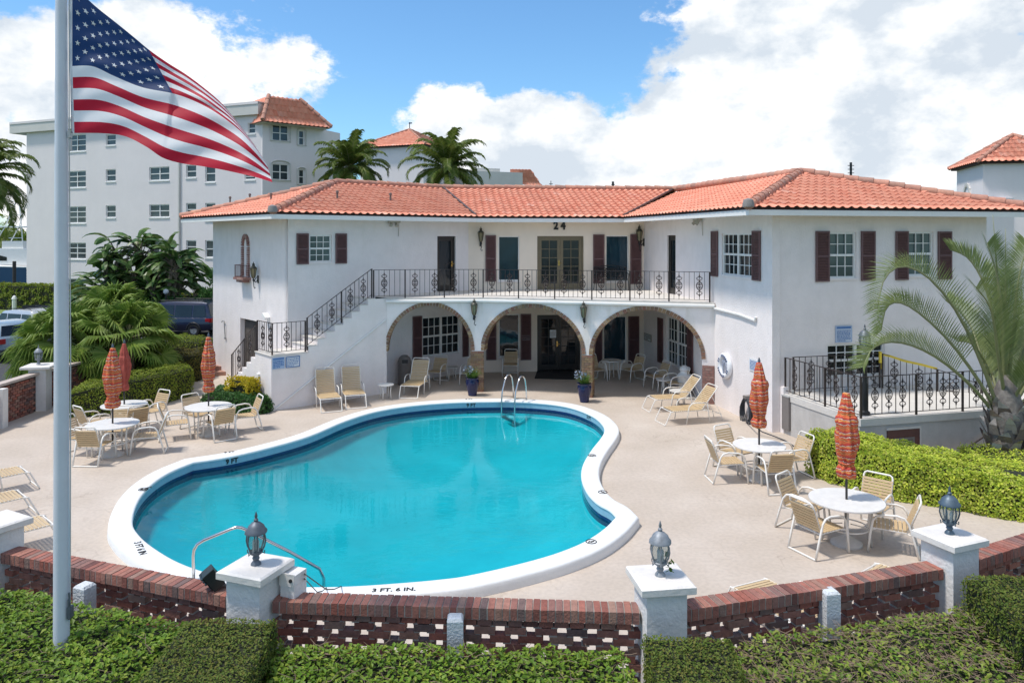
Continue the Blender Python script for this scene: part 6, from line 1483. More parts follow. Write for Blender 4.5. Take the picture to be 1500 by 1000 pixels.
# ---------------------------------------------------------------- parked cars
def car(label, loc, rz, paint, L_=4.6, W_=1.85, Hh=1.7, van=False, rails=True):
    "local +x is the front"
    t = thing('parked_car', label, 'car', loc, rz, 'parked cars'); h = L_ / 2; m = MB()
    zb, zs = .32, .98 if not van else .95
    st = [(-h, .72, .45, zs - .22), (-h + .06, .92, .34, zs), (-h + .5, .99, .28, zs + .02), (-h + 1.6, 1, .28, zs), (0, 1, .28, zs - .01), (h - 1.5, 1, .28, zs - .03), (h - .9, .97, .28, zs - .10), (h - .3, .90, .30, zs - .20), (h - .02, .72, .42, zs - .36)]
    def loop(x, w, z0, z1):
        w = w * W_ / 2; return [(x, -w * .9, z0), (x, -w, z0 + .14), (x, -w, (z0 + z1) / 2 + .05), (x, -w * .955, z1 - .05), (x, -w * .88, z1), (x, w * .88, z1), (x, w * .955, z1 - .05), (x, w, (z0 + z1) / 2 + .05), (x, w, z0 + .14), (x, w * .9, z0)]
    def loft(mb, loops):
        base = len(mb.v); n = len(loops[0])
        for l in loops: mb.v += l
        for i in range(len(loops) - 1):
            for j in range(n): mb.f.append((base + i * n + j, base + i * n + (j + 1) % n, base + (i + 1) * n + (j + 1) % n, base + (i + 1) * n + j)); mb.m.append(0)
        mb.f += [tuple(base + j for j in range(n)), tuple(base + (len(loops) - 1) * n + j for j in reversed(range(n)))]; mb.m += [0, 0]
    loft(m, [loop(*s) for s in st]); body = part('body', m, t, paint, smooth=True)
    xr, xf = (-h + .12, h - 1.45) if not van else (-h + .10, h - 1.05)
    g = MB(); rf = Hh - .04; gl = [(xr, .86, zs - .02, .86), (xr + .28, .86, rf - .06, .70), (xr + .5, .86, rf, .70), ((xr + xf) / 2 - .1, .86, rf + .02, .70), (xf - 1.0, .86, rf - .05, .70), (xf - .8, .86, rf - .1, .70), (xf, .86, zs - .04, .84)]
    top = MB(); P = []
    sl = lambda x: max(xr, min(xf, x))
    roofx = [xr + .28, xr + .5, (xr + xf) / 2, xf - .95, xf - .75]; roofz = [rf - .05, rf, rf + .02, rf - .04, rf - .10]; wr, wb = .70 * W_ / 2 + .03, .885 * W_ / 2
    loops = []
    loops.append([(xr, -wb, zs - .03), (xr + .0, -wb, zs), (xr + .0, -wb + .01, zs + .01), (xr, wb - .01, zs + .01), (xr, wb, zs), (xr, wb, zs - .03)])
    for x, z in zip(roofx, roofz): loops.append([(x, -wb, zs - .03), (x, -wr - .03, z - .09), (x, -wr + .05, z), (x, wr - .05, z), (x, wr + .03, z - .09), (x, wb, zs - .03)])
    loops.append([(xf, -wb, zs - .05), (xf, -wb, zs - .04), (xf, -wb + .01, zs - .03), (xf, wb - .01, zs - .03), (xf, wb, zs - .04), (xf, wb, zs - .05)])
    loft(top, loops); part('cabin', top, t, paint, smooth=True)
    gm = MB(); e = .012
    def side(s, xa, xb, fa=0, fb=0):
        zl, zh = zs + .05, rf - .16; ya = lambda z: s * (wb + (wr + .03 - wb) * (z - zs + .03) / (rf - .09 - zs + .03) + e)
        gm.quad((xa, ya(zl), zl), (xb, ya(zl), zl), (xb - fb, ya(zh), zh), (xa + fa, ya(zh), zh))
    cells = [(xr + .22, xr + .95, .12, 0), (xr + 1.03, xr + 1.95, 0, 0), (xr + 2.03, xf - .35, 0, .45)]
    for s in (-1, 1):
        for c in cells: side(s, *c)
    zl, zh = zs + .08, rf - .12; q = lambda z: xr + .28 * (z - zs) / (rf - .06 - zs) - e - .004
    gm.quad((q(zl), -wb + .13, zl), (q(zl), wb - .13, zl), (q(zh), wr - .10, zh), (q(zh), -wr + .10, zh))
    qf = lambda z: xf - .75 * (z - zs) / (rf - .1 - zs) + e + .01
    gm.quad((qf(zl), -wb + .1, zl), (qf(zl), wb - .1, zl), (qf(zh), wr - .08, zh), (qf(zh), -wr + .08, zh)); part('windows', gm, t, GLASSC)
    for s in (-1, 1):
        for x in (-h + .95, h - .95):
            w = MB(); w.lathe([(.20, -.11), (.31, -.11), (.335, -.08), (.335, .08), (.31, .11), (.20, .11)], 20, cap=False); q = MB(); q.add(w, Matrix.Translation((x, s * (W_ / 2 - .10), .335)) @ Matrix.Rotation(RAD(90), 4, 'X')); o = part('wheel', q, t, RUBBER, smooth=True)
            r = MB(); r.lathe([(.215, .06), (.205, .075), (.03, .06), (.0, .065)], 16)
            for k in range(5): a = 2 * pi * k / 5; r.box((.115 * cos(a), .115 * sin(a), .078), (.17, .05, .02), rz=a)
            q = MB(); q.add(r, Matrix.Translation((x, s * (W_ / 2 - .10), .335)) @ Matrix.Rotation(RAD(-90 * s), 4, 'X').inverted().inverted()); part('rim', q, o, mat('alloy', (.5, .5, .5), .3, .1, 5, metal=.8))
            ar = MB(); ar.tube([(x + .385 * cos(pi * k / 10), s * (W_ / 2 + .0), .335 + .385 * sin(pi * k / 10)) for k in range(11)], .03, 5); part('wheel_arch', ar, t, BLACKM)
    for s in (-1, 1):
        tl = MB(); tl.box((-h + .06, s * (W_ / 2 - .19), zs - .12), (.14, .30, .20)); tl.box((-h + .18, s * (W_ / 2 - .055), zs - .10), (.26, .10, .16)); part('tail_light', tl, t, RED)
        hl = MB(); hl.box((h - .20, s * (W_ / 2 - .25), zs - .36), (.25, .36, .14)); part('headlight', hl, t, SIGNW)
        mi = MB(); mi.box((xf - .5, s * (W_ / 2 + .08), zs + .08), (.12, .18, .13)); part('mirror', mi, t, paint)
    bm_ = MB(); bm_.box((-h + .02, 0, .45), (.14, W_ * .86, .16)); bm_.box((h - .06, 0, .42), (.14, W_ * .74, .16)); part('bumper', bm_, t, mat('bumper_grey', (.05, .055, .06), .6))
    lpz = MB(); lpz.box((-h - .012, 0, zs - .22), (.02, .40, .15)); part('number_plate', lpz, t, mat('plate_pale_green', (.55, .66, .60), .4))
    if rails:
        rr = MB()
        for s in (-1, 1): rr.tube([(xr + .4, s * (wr - .05), rf + .0), (xr + .5, s * (wr - .05), rf + .07), (xf - 1.1, s * (wr - .05), rf + .06), (xf - 1.0, s * (wr - .05), rf - .02)], .018, 5)
        for x in (xr + .8, xr + 1.7): rr.tube([(x, -wr + .05, rf + .07), (x, wr - .05, rf + .07)], .015, 5)
        part('roof_rails', rr, t, BLACKM)
    return t
def paint(name, c):
    m, nt, b = newmat(name); b.inputs['Base Color'].default_value = (*c, 1); b.inputs['Roughness'].default_value = .3; b.inputs['Metallic'].default_value = .35; b.inputs['Coat Weight'].default_value = .6
    return m
p = G(27, 520, 0); car('silver estate car parked behind the light blue one by the lawn', (-23.6, 36.0, 0), RAD(156), paint('silver_paint', (.50, .52, .54)), 4.8, 1.9, 1.72)
car('light blue hatchback at the left edge with its rear to the flagpole', (-22.2, 32.1, 0), RAD(150), paint('ice_blue_paint', (.30, .39, .47)), 4.5, 1.85, 1.62, rails=False)
car('dark blue minivan parked beside the clubhouse corner', (-17.75, 39.6, 0), RAD(172), paint('navy_paint', (.008, .014, .045)), 5.1, 1.96, 1.78, van=True)
bs = thing('park_bin', 'small white globe lamp beside the roof of the dark blue van', 'lamp', AT(243, 440, 41.5))
bs.location.z = 0; WM[bs.name] = Matrix.Translation(bs.location); mb = MB(); mb.tube([(0, 0, 0), (0, 0, 1.95)], .04, 6); part('pole', mb, bs, BLACKM); mb = MB(); mb.lathe([(.02, 1.93), (.11, 1.98), (.15, 2.08), (.11, 2.19), (.0, 2.23)], 10); part('globe', mb, bs, SIGNW, smooth=True)
bs.name = 'globe_lamp'; WM[bs.name] = Matrix.Translation(bs.location)

# ---------------------------------------------------------------- boat at the far left
bo = thing('motor_yacht', 'blue hulled sport fishing boat with a white cabin moored at the far left', 'boat', AT(8, 440, 72)); bo.location.z = 0; WM[bo.name] = Matrix.Translation(bo.location)
yz = lambda y: H - (y - YH) * 72 / F
mb = MB(); hl = [(-7, .2, 3.05), (-4.5, 1.5, 2.75), (-1, 2.0, 2.4), (3, 2.0, 2.3), (4.2, 1.8, 2.3)]; lo = [(-5.2, .1), (-3.6, .9), (-1, 1.5), (3, 1.6), (4.2, 1.5)]
n0 = 0
for (x, w, z), (x2, w2) in zip(hl, lo): mb.v += [(x, -w, z), (x2, -w2, -.1), (x2, w2, -.1), (x, w, z)]
for i in range(4):
    for j in range(3): mb.f.append((i * 4 + j, i * 4 + j + 1, i * 4 + 5 + j, i * 4 + 4 + j)); mb.m.append(0)
mb.f.append((16, 17, 18, 19)); mb.m.append(0); hull = part('hull', mb, bo, mat('hull_blue', (.05, .10, .17), .25, .1, 1))
mb = MB(); mb.face([(x, -w, z + .02) for x, w, z in hl] + [(x, w, z + .02) for x, w, z in reversed(hl)]); mb.tube([(x, -w, z) for x, w, z in hl], .09, 5); part('deck', mb, bo, WHITEP)
mb = MB(); mb.prism([(-3.6, 2.6), (-1.6, 3.5), (-.6, 4.0), (2.8, 4.0), (3.2, 2.4)], -1.3, 1.3, 'y'); part('cabin', mb, bo, WHITEP); mb = MB(); mb.prism([(-2.6, 2.85), (-1.3, 3.45), (-.2, 3.5), (1.0, 3.2), (1.0, 2.85)], -1.33, -1.301, 'y'); part('cabin_window', mb, bo, GLASSC)
mb = MB(); mb.mm((.4, -1.1, 4.0), (2.4, 1.1, 4.7)); mb.mm((.0, -1.2, 6.0), (2.6, 1.2, 6.1)); part('flybridge', mb, bo, WHITEP); mb = MB()
for s in (-1, 1):
    mb.tube([(-.6, s * 1.1, 4.0), (.6, s * 1.0, 6.0), (1.6, s * .8, 8.6)], .05, 5); mb.tube([(2.4, s * 1.1, 4.0), (2.2, s * 1.0, 6.0), (1.8, s * .8, 8.6)], .05, 5)
for z in (5.0, 7.2, 8.5): mb.tube([(1.0, -1, z), (1.0, 1, z)], .04, 4)
part('tower', mb, bo, WHITEP)
mb = MB(); mb.tube([(0, 0, -.5), (0, 0, 2.9)], .15, 8); q = AT(21, 440, 68); solo('mooring_pile', mb, mat('dark_timber', (.05, .045, .04), .9, .3, 3), 'dark mooring pile in front of the blue hulled boat', 'post', frame=Matrix.Translation((q.x, q.y, 0)))
mb = MB(); q0, q1 = AT(-30, 428, 64), AT(36, 425, 62); mb.tube([(q0.x, q0.y, .9), (q1.x, q1.y, .9)], .06, 4)
for k in range(5): q = q0.lerp(q1, k / 4); mb.tube([(q.x, q.y, -.2), (q.x, q.y, .9)], .06, 4)
mb.prism([(q0.x, q0.y), (q1.x, q1.y), (q1.x, q1.y + 1.5), (q0.x, q0.y + 1.5)], -.2, .15, 'z'); solo('dock', mb, CONCRETE, 'pale dock with a rail beside the blue hulled boat', 'dock')
# ---------------------------------------------------------------- vegetation
from mathutils import noise as MN
def rnd3():
    z = U(-1, 1); a = U(0, 2 * pi); r = sqrt(1 - z * z); return Vector((r * cos(a), r * sin(a), z))
def leaf(mb, p, n, l, w, up=.5):
    t = rnd3(); t = (t - n * t.dot(n)).normalized(); d = (t + n * U(up - .35, up + .35)).normalized(); s = d.cross(n)
    s = (s if s.length > .05 else d.orthogonal()).normalized(); m = p + d * l * .45; f = n * l * .10
    i = len(mb.v); q = p + d * l - f
    mb.v += [tuple(p), tuple(m + s * w * .5 + f), tuple(q), tuple(m - s * w * .5 + f)]
    mb.f += [(i, i + 1, i + 2), (i, i + 2, i + 3)]; mb.m += [0, 0]
def inpoly(x, y, P):
    c = False; j = len(P) - 1
    for i in range(len(P)):
        if ((P[i][1] > y) != (P[j][1] > y)) and (x < (P[j][0] - P[i][0]) * (y - P[i][1]) / (P[j][1] - P[i][1]) + P[i][0]): c = not c
        j = i
    return c
def hedge(name, label, poly, zt, m, dens=500, l=.06, w=.035, cat='hedge', group=None, lump=.05, twigs=0, zb=0.0, up=.45, round_=.10, sides=True, layers=.07):
    poly = [(p[0], p[1]) for p in poly]; xs = [p[0] for p in poly]; ys = [p[1] for p in poly]
    zf = zt if callable(zt) else (lambda x, y: zt)
    ar = abs(sum(poly[i - 1][0] * poly[i][1] - poly[i][0] * poly[i - 1][1] for i in range(len(poly)))) / 2
    cx, cy = sum(xs) / len(xs), sum(ys) / len(ys); O = Vector((cx, cy, 0))
    t = thing(name, label, cat, O, 0, group)
    def edged(x, y):
        d = 9
        for i in range(len(poly)):
            a, b = poly[i - 1], poly[i]; ex, ey = b[0] - a[0], b[1] - a[1]; L2 = ex * ex + ey * ey; q = max(0, min(1, ((x - a[0]) * ex + (y - a[1]) * ey) / L2)); d = min(d, sqrt((x - a[0] - q * ex) ** 2 + (y - a[1] - q * ey) ** 2))
        return d
    mb = MB()
    def surf(x, y):
        e = edged(x, y); z = zf(x, y) + lump * MN.noise(Vector((x * 2.3, y * 2.3, 1))) + lump * .6 * MN.noise(Vector((x * 6, y * 6, 4)))
        if e < round_: z -= (round_ - e) ** 2 / round_ * .8
        return z
    n = int(ar * dens); k = 0
    while k < n:
        x, y = U(min(xs), max(xs)), U(min(ys), max(ys))
        if not inpoly(x, y, poly): continue
        k += 1; z = surf(x, y) - abs(random.gauss(0, layers * .6)); leaf(mb, Vector((x, y, z)) - O, Vector((U(-.25, .25), U(-.25, .25), 1)).normalized(), l * U(.6, 1.3), w * U(.7, 1.3), up)
    if sides:
        for i in range(len(poly)):
            a, b = Vector((*poly[i - 1], 0)), Vector((*poly[i], 0)); e = b - a; nn = V2(e.y, -e.x).normalized()
            if nn.dot(V2(cx, cy) - a) > 0: nn = -nn
            if nn.dot(Vector((0, 0, 0)) - a) < -.2 * a.length: continue
            hh = zf((a.x + b.x) / 2, (a.y + b.y) / 2) - zb
            for _ in range(int(e.length * hh * dens)):
                q = a + e * R(); z = zb + (zf(q.x, q.y) - zb) * R(); off = lump * 1.2 * MN.noise(Vector((q.x * 3, q.y * 3, z * 3))) - abs(random.gauss(0, layers * .5))
                top = zf(q.x, q.y); off -= max(0, z - (top - round_)) ** 2 / round_ * .7
                leaf(mb, q + nn * off + Vector((0, 0, z)) - O, (nn + Vector((U(-.2, .2), U(-.2, .2), U(-.1, .4)))).normalized(), l * U(.6, 1.3), w * U(.7, 1.3), up)
    me = mb.mesh('foliage', m, fixn=False); linkmesh('foliage', me, t)
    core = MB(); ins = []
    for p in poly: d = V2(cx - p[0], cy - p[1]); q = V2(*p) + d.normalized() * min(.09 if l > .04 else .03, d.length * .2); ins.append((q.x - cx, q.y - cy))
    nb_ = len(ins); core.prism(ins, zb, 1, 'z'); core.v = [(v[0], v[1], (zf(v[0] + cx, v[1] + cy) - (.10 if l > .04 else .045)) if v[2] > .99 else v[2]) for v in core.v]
    part('dark_core', core, t, mat('hedge_core', (.022, .026, .010), .95, .5, 14, bump=.8, bscale=25))  # solid dark green-brown prism filling the hedge under its leaves
    if twigs:
        tw = MB()
        for _ in range(twigs):
            x, y = U(min(xs), max(xs)), U(min(ys), max(ys))
            if not inpoly(x, y, poly): continue
            p = Vector((x, y, surf(x, y) - U(.0, .06))) - O; d = Vector((U(-1, 1), U(-1, 1), U(-.1, .35))).normalized(); e = rnd3(); e.z *= .4
            q = p + d * U(.05, .12); tw.tube([p, q, q + (d + e * .8).normalized() * U(.04, .10)], [.004, .003, .0015], 3)
        part('twigs', tw, t, mat('dry_twig', (.24, .17, .12), .85, .3, 9))
    return t
LEAFY = leafmat('glossy_hedge_leaf', [(.07, .15, .016), (.12, .22, .024), (.17, .27, .035), (.09, .175, .022), (.24, .31, .045), (.045, .105, .012)], .35, .3, .35, 2.5)
BOXY = leafmat('clipped_hedge_leaf', [(.06, .10, .016), (.085, .135, .022), (.12, .165, .03), (.15, .145, .035), (.065, .11, .016)], .5, .25, .35, 2.5)
TWIGGY = leafmat('thin_hedge_leaf', [(.08, .17, .02), (.13, .22, .03), (.20, .28, .045), (.25, .28, .07), (.07, .12, .025)], .4, .3, .35, 2.5)
LIME = leafmat('yellow_green_leaf', [(.27, .40, .045), (.42, .52, .06), (.54, .60, .09), (.20, .32, .035), (.62, .62, .18)], .4, .35, .35, 1.8)
MIDG = leafmat('mid_green_leaf', [(.10, .17, .02), (.17, .23, .028), (.25, .29, .04), (.11, .17, .024)], .45, .3, .4, 1.5)
OLIVE = leafmat('olive_brown_leaf', [(.06, .07, .016), (.10, .09, .02), (.14, .11, .025), (.05, .08, .02)], .5, .25, .4, 1.5)
DEEP = leafmat('deep_green_leaf', [(.025, .075, .02), (.04, .11, .03), (.06, .15, .035), (.03, .09, .03)], .35, .25, .35, 2)
CROT = leafmat('yellow_croton_leaf', [(.45, .38, .02), (.55, .45, .03), (.30, .30, .03), (.6, .42, .03)], .4, .3, .2, 2)
hedge('leafy_hedge', 'loose leafy green hedge round the foot of the flagpole', [(-6.6, 8.35), (-5.4, 7.85), (-2.95, 7.02), (-2.95, 5.7), (-6.6, 5.7)], lambda x, y: 1.50, LEAFY, 1700, .056, .033, twigs=300, lump=.06)
hedge('clipped_hedge', 'dark clipped box shaped hedge in front of the pillar with the floodlight', [(-2.97, 6.85), (-2.14, 6.86), (-2.02, 5.6), (-2.95, 5.6)], 1.63, BOXY, 4200, .030, .018, lump=.03, layers=.04, round_=.06)
hedge('leafy_hedge', 'loose leafy green hedge along the middle of the brick wall', [(-2.2, 6.9), (1.02, 6.80), (1.15, 5.6), (-2.0, 5.6)], lambda x, y: 1.39, LEAFY, 1700, .056, .033, twigs=420, lump=.06)
hedge('clipped_hedge', 'dark clipped hedge block in front of the pillar right of the pool', [(1.13, 6.46), (1.86, 6.40), (1.78, 5.5), (1.06, 5.5)], 1.70, BOXY, 4200, .030, .018, lump=.03, layers=.04, round_=.06)
hedge('leafy_hedge', 'thin hedge full of bare twigs along the curved right part of the brick wall', [(1.7, 6.92), (3.2, 7.28), (4.55, 7.72), (4.75, 6.9), (4.6, 5.4), (1.7, 5.4)], lambda x, y: 1.36, TWIGGY, 1100, .055, .03, twigs=2600, lump=.08)
hedge('clipped_hedge', 'dark clipped hedge block at the bottom right corner of the picture', [(4.52, 7.52), (6.6, 7.95), (6.6, 6.2), (4.42, 6.55)], lambda x, y: 1.72 - .04 * (x - 4.5), BOXY, 3600, .032, .019, lump=.04, layers=.04, round_=.08)
hedge('clipped_hedge', 'bright yellow green clipped hedge between the tables and the raised terrace', [(6.35, 16.25), (6.62, 15.55), (7.3, 14.55), (8.35, 13.95), (9.1, 13.4), (11.2, 12.6), (12.6, 13.6), (10.4, 15.0), (9.3, 15.5), (8.3, 16.1), (7.2, 16.75)], lambda x, y: .92 - max(0, min(.30, (x - 6.8) * .10)), LIME, 1700, .058, .038, lump=.07, round_=.16, layers=.06)
hedge('clipped_hedge', 'low yellow green hedge round the foot of the thick trunked palm', [(9.6, 15.8), (10.2, 15.3), (13, 14.6), (13.5, 16.2), (11.8, 16.9), (9.8, 16.6)], .55, LIME, 800, .055, .034, lump=.06, round_=.16)
hedge('clipped_hedge', 'rounded mid green clipped hedge behind the left tables', [(-12.75, 21.05), (-11.6, 21.35), (-10.65, 22.8), (-10.25, 24.2), (-10.7, 25.0), (-12.2, 24.8), (-13.2, 23)], lambda x, y: .70 + .24 * min(1, max(0, (x + 12.4) / .7)), MIDG, 800, .06, .036, lump=.08, round_=.25)
hedge('clipped_hedge', 'olive brown clipped hedge between the fan palms and the stair path', [(-13.3, 26.2), (-11.8, 25.8), (-11.0, 26.6), (-11.2, 28.0), (-13.2, 28.4)], 1.0, OLIVE, 650, .065, .04, lump=.10, round_=.3)
hedge('clipped_hedge', 'dark green hedge beside the parked blue van', [(-14.2, 30.6), (-12.3, 29.6), (-12.1, 30.8), (-14, 32)], 1.0, MIDG, 500, .07, .045, lump=.08, round_=.2)
hedge('clipped_hedge', 'long bright clipped hedge across the lawn at the far left', [(-39, 53.6), (-30.2, 51.5), (-29.9, 52.8), (-39, 55.2)], 1.75, MIDG, 260, .13, .09, lump=.15, round_=.3)
hedge('leafy_hedge', 'low hedge at the foot of the far left apartment block', [(-27.5, 50.2), (-19, 47), (-18.6, 48), (-27, 51.3)], 1.5, MIDG, 200, .14, .09, lump=.2, round_=.3)
hedge('shrub', 'dark glossy green shrub at the foot of the lower stair flight', [(-9.25, 22.2), (-8.2, 21.55), (-7.1, 21.6), (-7.05, 22.0), (-8.1, 23.2), (-9.2, 23.4)], lambda x, y: .50, DEEP, 1300, .07, .045, 'shrub', lump=.12, round_=.3)
hedge('croton_shrub', 'bright yellow croton shrub rising behind the dark green shrub', [(-8.55, 22.45), (-7.75, 22.1), (-7.5, 22.4), (-8.2, 23.1)], .92, CROT, 1200, .085, .045, 'shrub', lump=.15, round_=.25, zb=.3)

# ---- palms
def frond(mb, p, az, el, L_, droop, nl=40, ll=.45, lw=.022, rw=.02, twist=0, sweep=.5, hang=.35, curl=0, vee=.5, side=0, rac=None, path=None, t0=.12):
    "a pinnate leaf: rachis from p, leaflets on both sides"
    d = Vector((cos(az) * cos(el), sin(az) * cos(el), sin(el))); q = Vector(p); pts = [q.copy()]; ds = [d.copy()]; n = 14; e = el; a = az
    if path:
        m_ = len(path) - 1; pts = []
        for k in range(n + 1):
            q_ = m_ * k / n; i = min(int(q_), m_ - 1); f = q_ - i; P = [path[max(0, i - 1)], path[i], path[i + 1], path[min(m_, i + 2)]]
            pts.append(.5 * ((2 * P[1]) + (P[2] - P[0]) * f + (2 * P[0] - 5 * P[1] + 4 * P[2] - P[3]) * f * f + (3 * P[1] - P[0] - 3 * P[2] + P[3]) * f ** 3))
        ds = [(pts[min(n, k + 1)] - pts[max(0, k - 1)]).normalized() for k in range(n + 1)]
    for k in range(0 if path else n):
        e -= droop * (3.0 * ((k + 1) / n) ** 3 + .22) / n; a += side / n
        d = Vector((cos(a) * cos(e), sin(a) * cos(e), sin(e))); q = q + d * (L_ / n); pts.append(q.copy()); ds.append(d.copy())
    (rac or mb).tube(pts, [rw * (1 - .85 * k / n) for k in range(n + 1)], 5)
    for k in range(nl):
        t = t0 + (1 - t0) * (k + .5) / nl; i = min(n - 1, int(t * n)); f = t * n - i; c = pts[i].lerp(pts[i + 1], f); d = ds[i].lerp(ds[min(n, i + 1)], f).normalized()
        sd = d.cross(Vector((0, 0, 1))); sd = (sd if sd.length > .05 else Vector((-sin(az), cos(az), 0))).normalized(); up = sd.cross(d).normalized()
        l = ll * (1 - .55 * abs(t - .45) ** 1.2 * 1.6) * U(.85, 1.1)
        for s in (-1, 1):
            v = (sd * s + d * (sweep + .5 * t) + up * (vee + U(-.12, .12))).normalized(); g = Vector((0, 0, -1))
            m = c + v * l * .55; tip = m + (v + g * hang * U(.6, 1.4)).normalized() * l * .5
            wv = d.cross(v).cross(v); wv = d * lw * .5
            i0 = len(mb.v); mb.v += [tuple(c - wv * .6), tuple(c + wv * .6), tuple(m + wv), tuple(m - wv), tuple(tip)]
            mb.f += [(i0, i0 + 1, i0 + 2, i0 + 3), (i0 + 3, i0 + 2, i0 + 4)]; mb.m += [0, 0]
COCO = leafmat('coconut_leaf', [(.065, .105, .022), (.095, .15, .03), (.14, .195, .045), (.18, .20, .07)], .4, .35, .35, .8)
TRI = leafmat('grey_green_palm_leaf', [(.11, .155, .06), (.15, .20, .08), (.20, .25, .11), (.12, .17, .08)], .45, .3, .25, .8)
RACH = mat('palm_rachis', (.22, .23, .11), .5, .2, 5)
PTRUNK = mat('palm_trunk', (.20, .16, .12), .9, .35, 5, bump=.8, bscale=14)
def coconut(label, p, n=22, L_=2.9, seed=1, crownz=None, group='coconut palms behind the clubhouse', els=(-.45, 1.4)):
    random.seed(seed); t = thing('palm_tree', label, 'palm tree', (p.x, p.y, 0), 0, group); z = p.z
    mb = MB(); mb.tube([(.3, .1, 0), (.15, 0, z * .4), (0, 0, z * .8), (0, 0, z)], [.22, .17, .14, .16], 10); part('trunk', mb, t, PTRUNK, smooth='all')
    mb = MB(); rc = MB()
    for k in range(n):
        el = els[0] + (els[1] - els[0]) * (k + .5) / n; frond(mb, (0, 0, z), k * 2.4 + U(-.25, .25), el, L_ * U(.85, 1.1), 1.45 + U(-.2, .3), 56, .70, .095, .035, hang=1.0, vee=.1, rac=rc)
    o = part('crown', mb, t, COCO); part('rachis', rc, o, RACH)
    return t
coconut('coconut palm beside the far apartment block, left of two behind the roof', AT(513, 246, 50), 32, 2.9, 3)
coconut('fuller coconut palm behind the roof, right of the orange pyramid roof', AT(654, 246, 50), 34, 3.3, 5)
coconut('palm reaching in from the left edge beside the flagpole', AT(-40, 258, 38), 44, 3.3, 8, group='palms')
coconut('small distant palm against the water at the far left', AT(7, 352, 120), 12, 3.2, 9, group='palms')
# thick trunked palm on the right
random.seed(21)
PY = 16.4; pb = Vector(((1474 - 750) * PY / F, PY, .1))
tp = thing('palm_tree', 'thick trunked grey green palm with arching fronds in front of the right wing', 'palm tree', pb)
mb = MB(); mb.lathe([(.36, -.1), (.33, .05), (.31, .3), (.33, .7), (.38, 1.0), (.33, 1.35), (.20, 1.7), (.10, 2.0)], 18, mod=lambda a, z: 1 + .06 * cos(3 * a) + .05 * sin(7 * a + 6 * z)); trunk = part('trunk', mb, tp, mat('shaggy_trunk', (.20, .18, .165), .9, .6, 5, bump=1, bscale=10), smooth='all')
mb = MB()
for k in range(48):      # old split leaf bases
    a = k * 2.4; z = .12 + 1.15 * (k / 48); r = .34 + .05 * sin(z * 3); l = U(.22, .42); c, s = cos(a), sin(a); w = U(.10, .17); sd = Vector((-s, c, 0)); o = Vector((c, s, 0)); tw = U(-.35, .35)
    p0 = o * (r * .92) + Vector((0, 0, z)); p1 = o * (r + .05) + Vector((0, 0, z + l * .6)) + sd * tw * .15; p2 = o * (r + U(.05, .14)) + Vector((0, 0, z + l)) + sd * tw * .4
    mb.quad(p0 - sd * w, p0 + sd * w, p1 + sd * w * .7, p1 - sd * w * .7); mb.face([p1 - sd * w * .7, p1 + sd * w * .7, p2 + sd * .02, p2 - sd * .02])
part('leaf_bases', mb, trunk, mat('old_leaf_base', None, .85, .3, 8, bump=.5, bscale=20, island=[(.44, .43, .42), (.24, .16, .11), (.60, .58, .56), (.34, .28, .24), (.14, .09, .07)]))
FPX = [([(1462, 600), (1441, 540), (1405, 462), (1362, 408), (1323, 390), (1296, 408), (1285, 452)], -.5), ([(1460, 602), (1430, 552), (1390, 499), (1346, 458), (1316, 443), (1298, 452), (1291, 484)], .1), ([(1458, 606), (1420, 562), (1376, 526), (1336, 506), (1301, 501), (1277, 512), (1264, 538)], -.9),
       ([(1468, 590), (1461, 500), (1445, 425), (1420, 380), (1392, 366)], .7), ([(1470, 590), (1470, 490), (1462, 410), (1446, 356)], -.3), ([(1475, 590), (1484, 490), (1492, 410), (1506, 356)], .3), ([(1480, 592), (1505, 500), (1540, 430), (1590, 400)], .8), ([(1482, 598), (1520, 540), (1562, 500), (1604, 505)], -.4),
       ([(1480, 604), (1520, 572), (1560, 565), (1600, 590)], .5), ([(1466, 596), (1450, 540), (1425, 505), (1404, 500)], 1.6), ([(1472, 590), (1478, 500), (1470, 430), (1440, 395)], 2.2), ([(1476, 592), (1496, 520), (1510, 470), (1530, 440)], 2.4), ([(1464, 598), (1440, 530), (1418, 470), (1385, 440)], 1.8), ([(1478, 600), (1500, 560), (1530, 545), (1560, 570)], -1.6), ([(1474, 596), (1462, 520), (1452, 455), (1430, 420)], -1.3)]
for px, dy in FPX:
    mb = MB(); rc = MB(); m_ = len(px) - 1; pth = [AT(x, y, PY + dy * (k / m_) ** 1.2) - pb for k, (x, y) in enumerate(px)]
    frond(mb, pth[0], 0, 0, 4, 0, 84, .62, .026, .045, hang=.12, vee=1.0, sweep=.75, rac=rc, path=pth, t0=.24)
    o = part('frond', mb, tp, TRI); part('rachis', rc, o, RACH, smooth='all')
for az, el, L_ in ((200, 84, 3.9), (60, 86, 3.6)):
    mb = MB(); a = RAD(az); p = Vector((0, 0, 1.6)); d = Vector((cos(a) * cos(RAD(el)), sin(a) * cos(RAD(el)), sin(RAD(el)))); mb.tube([p + d * L_ * k / 6 for k in range(7)], [.045, .04, .032, .025, .018, .01, .004], 6); part('spear_leaf', mb, tp, RACH, smooth='all')
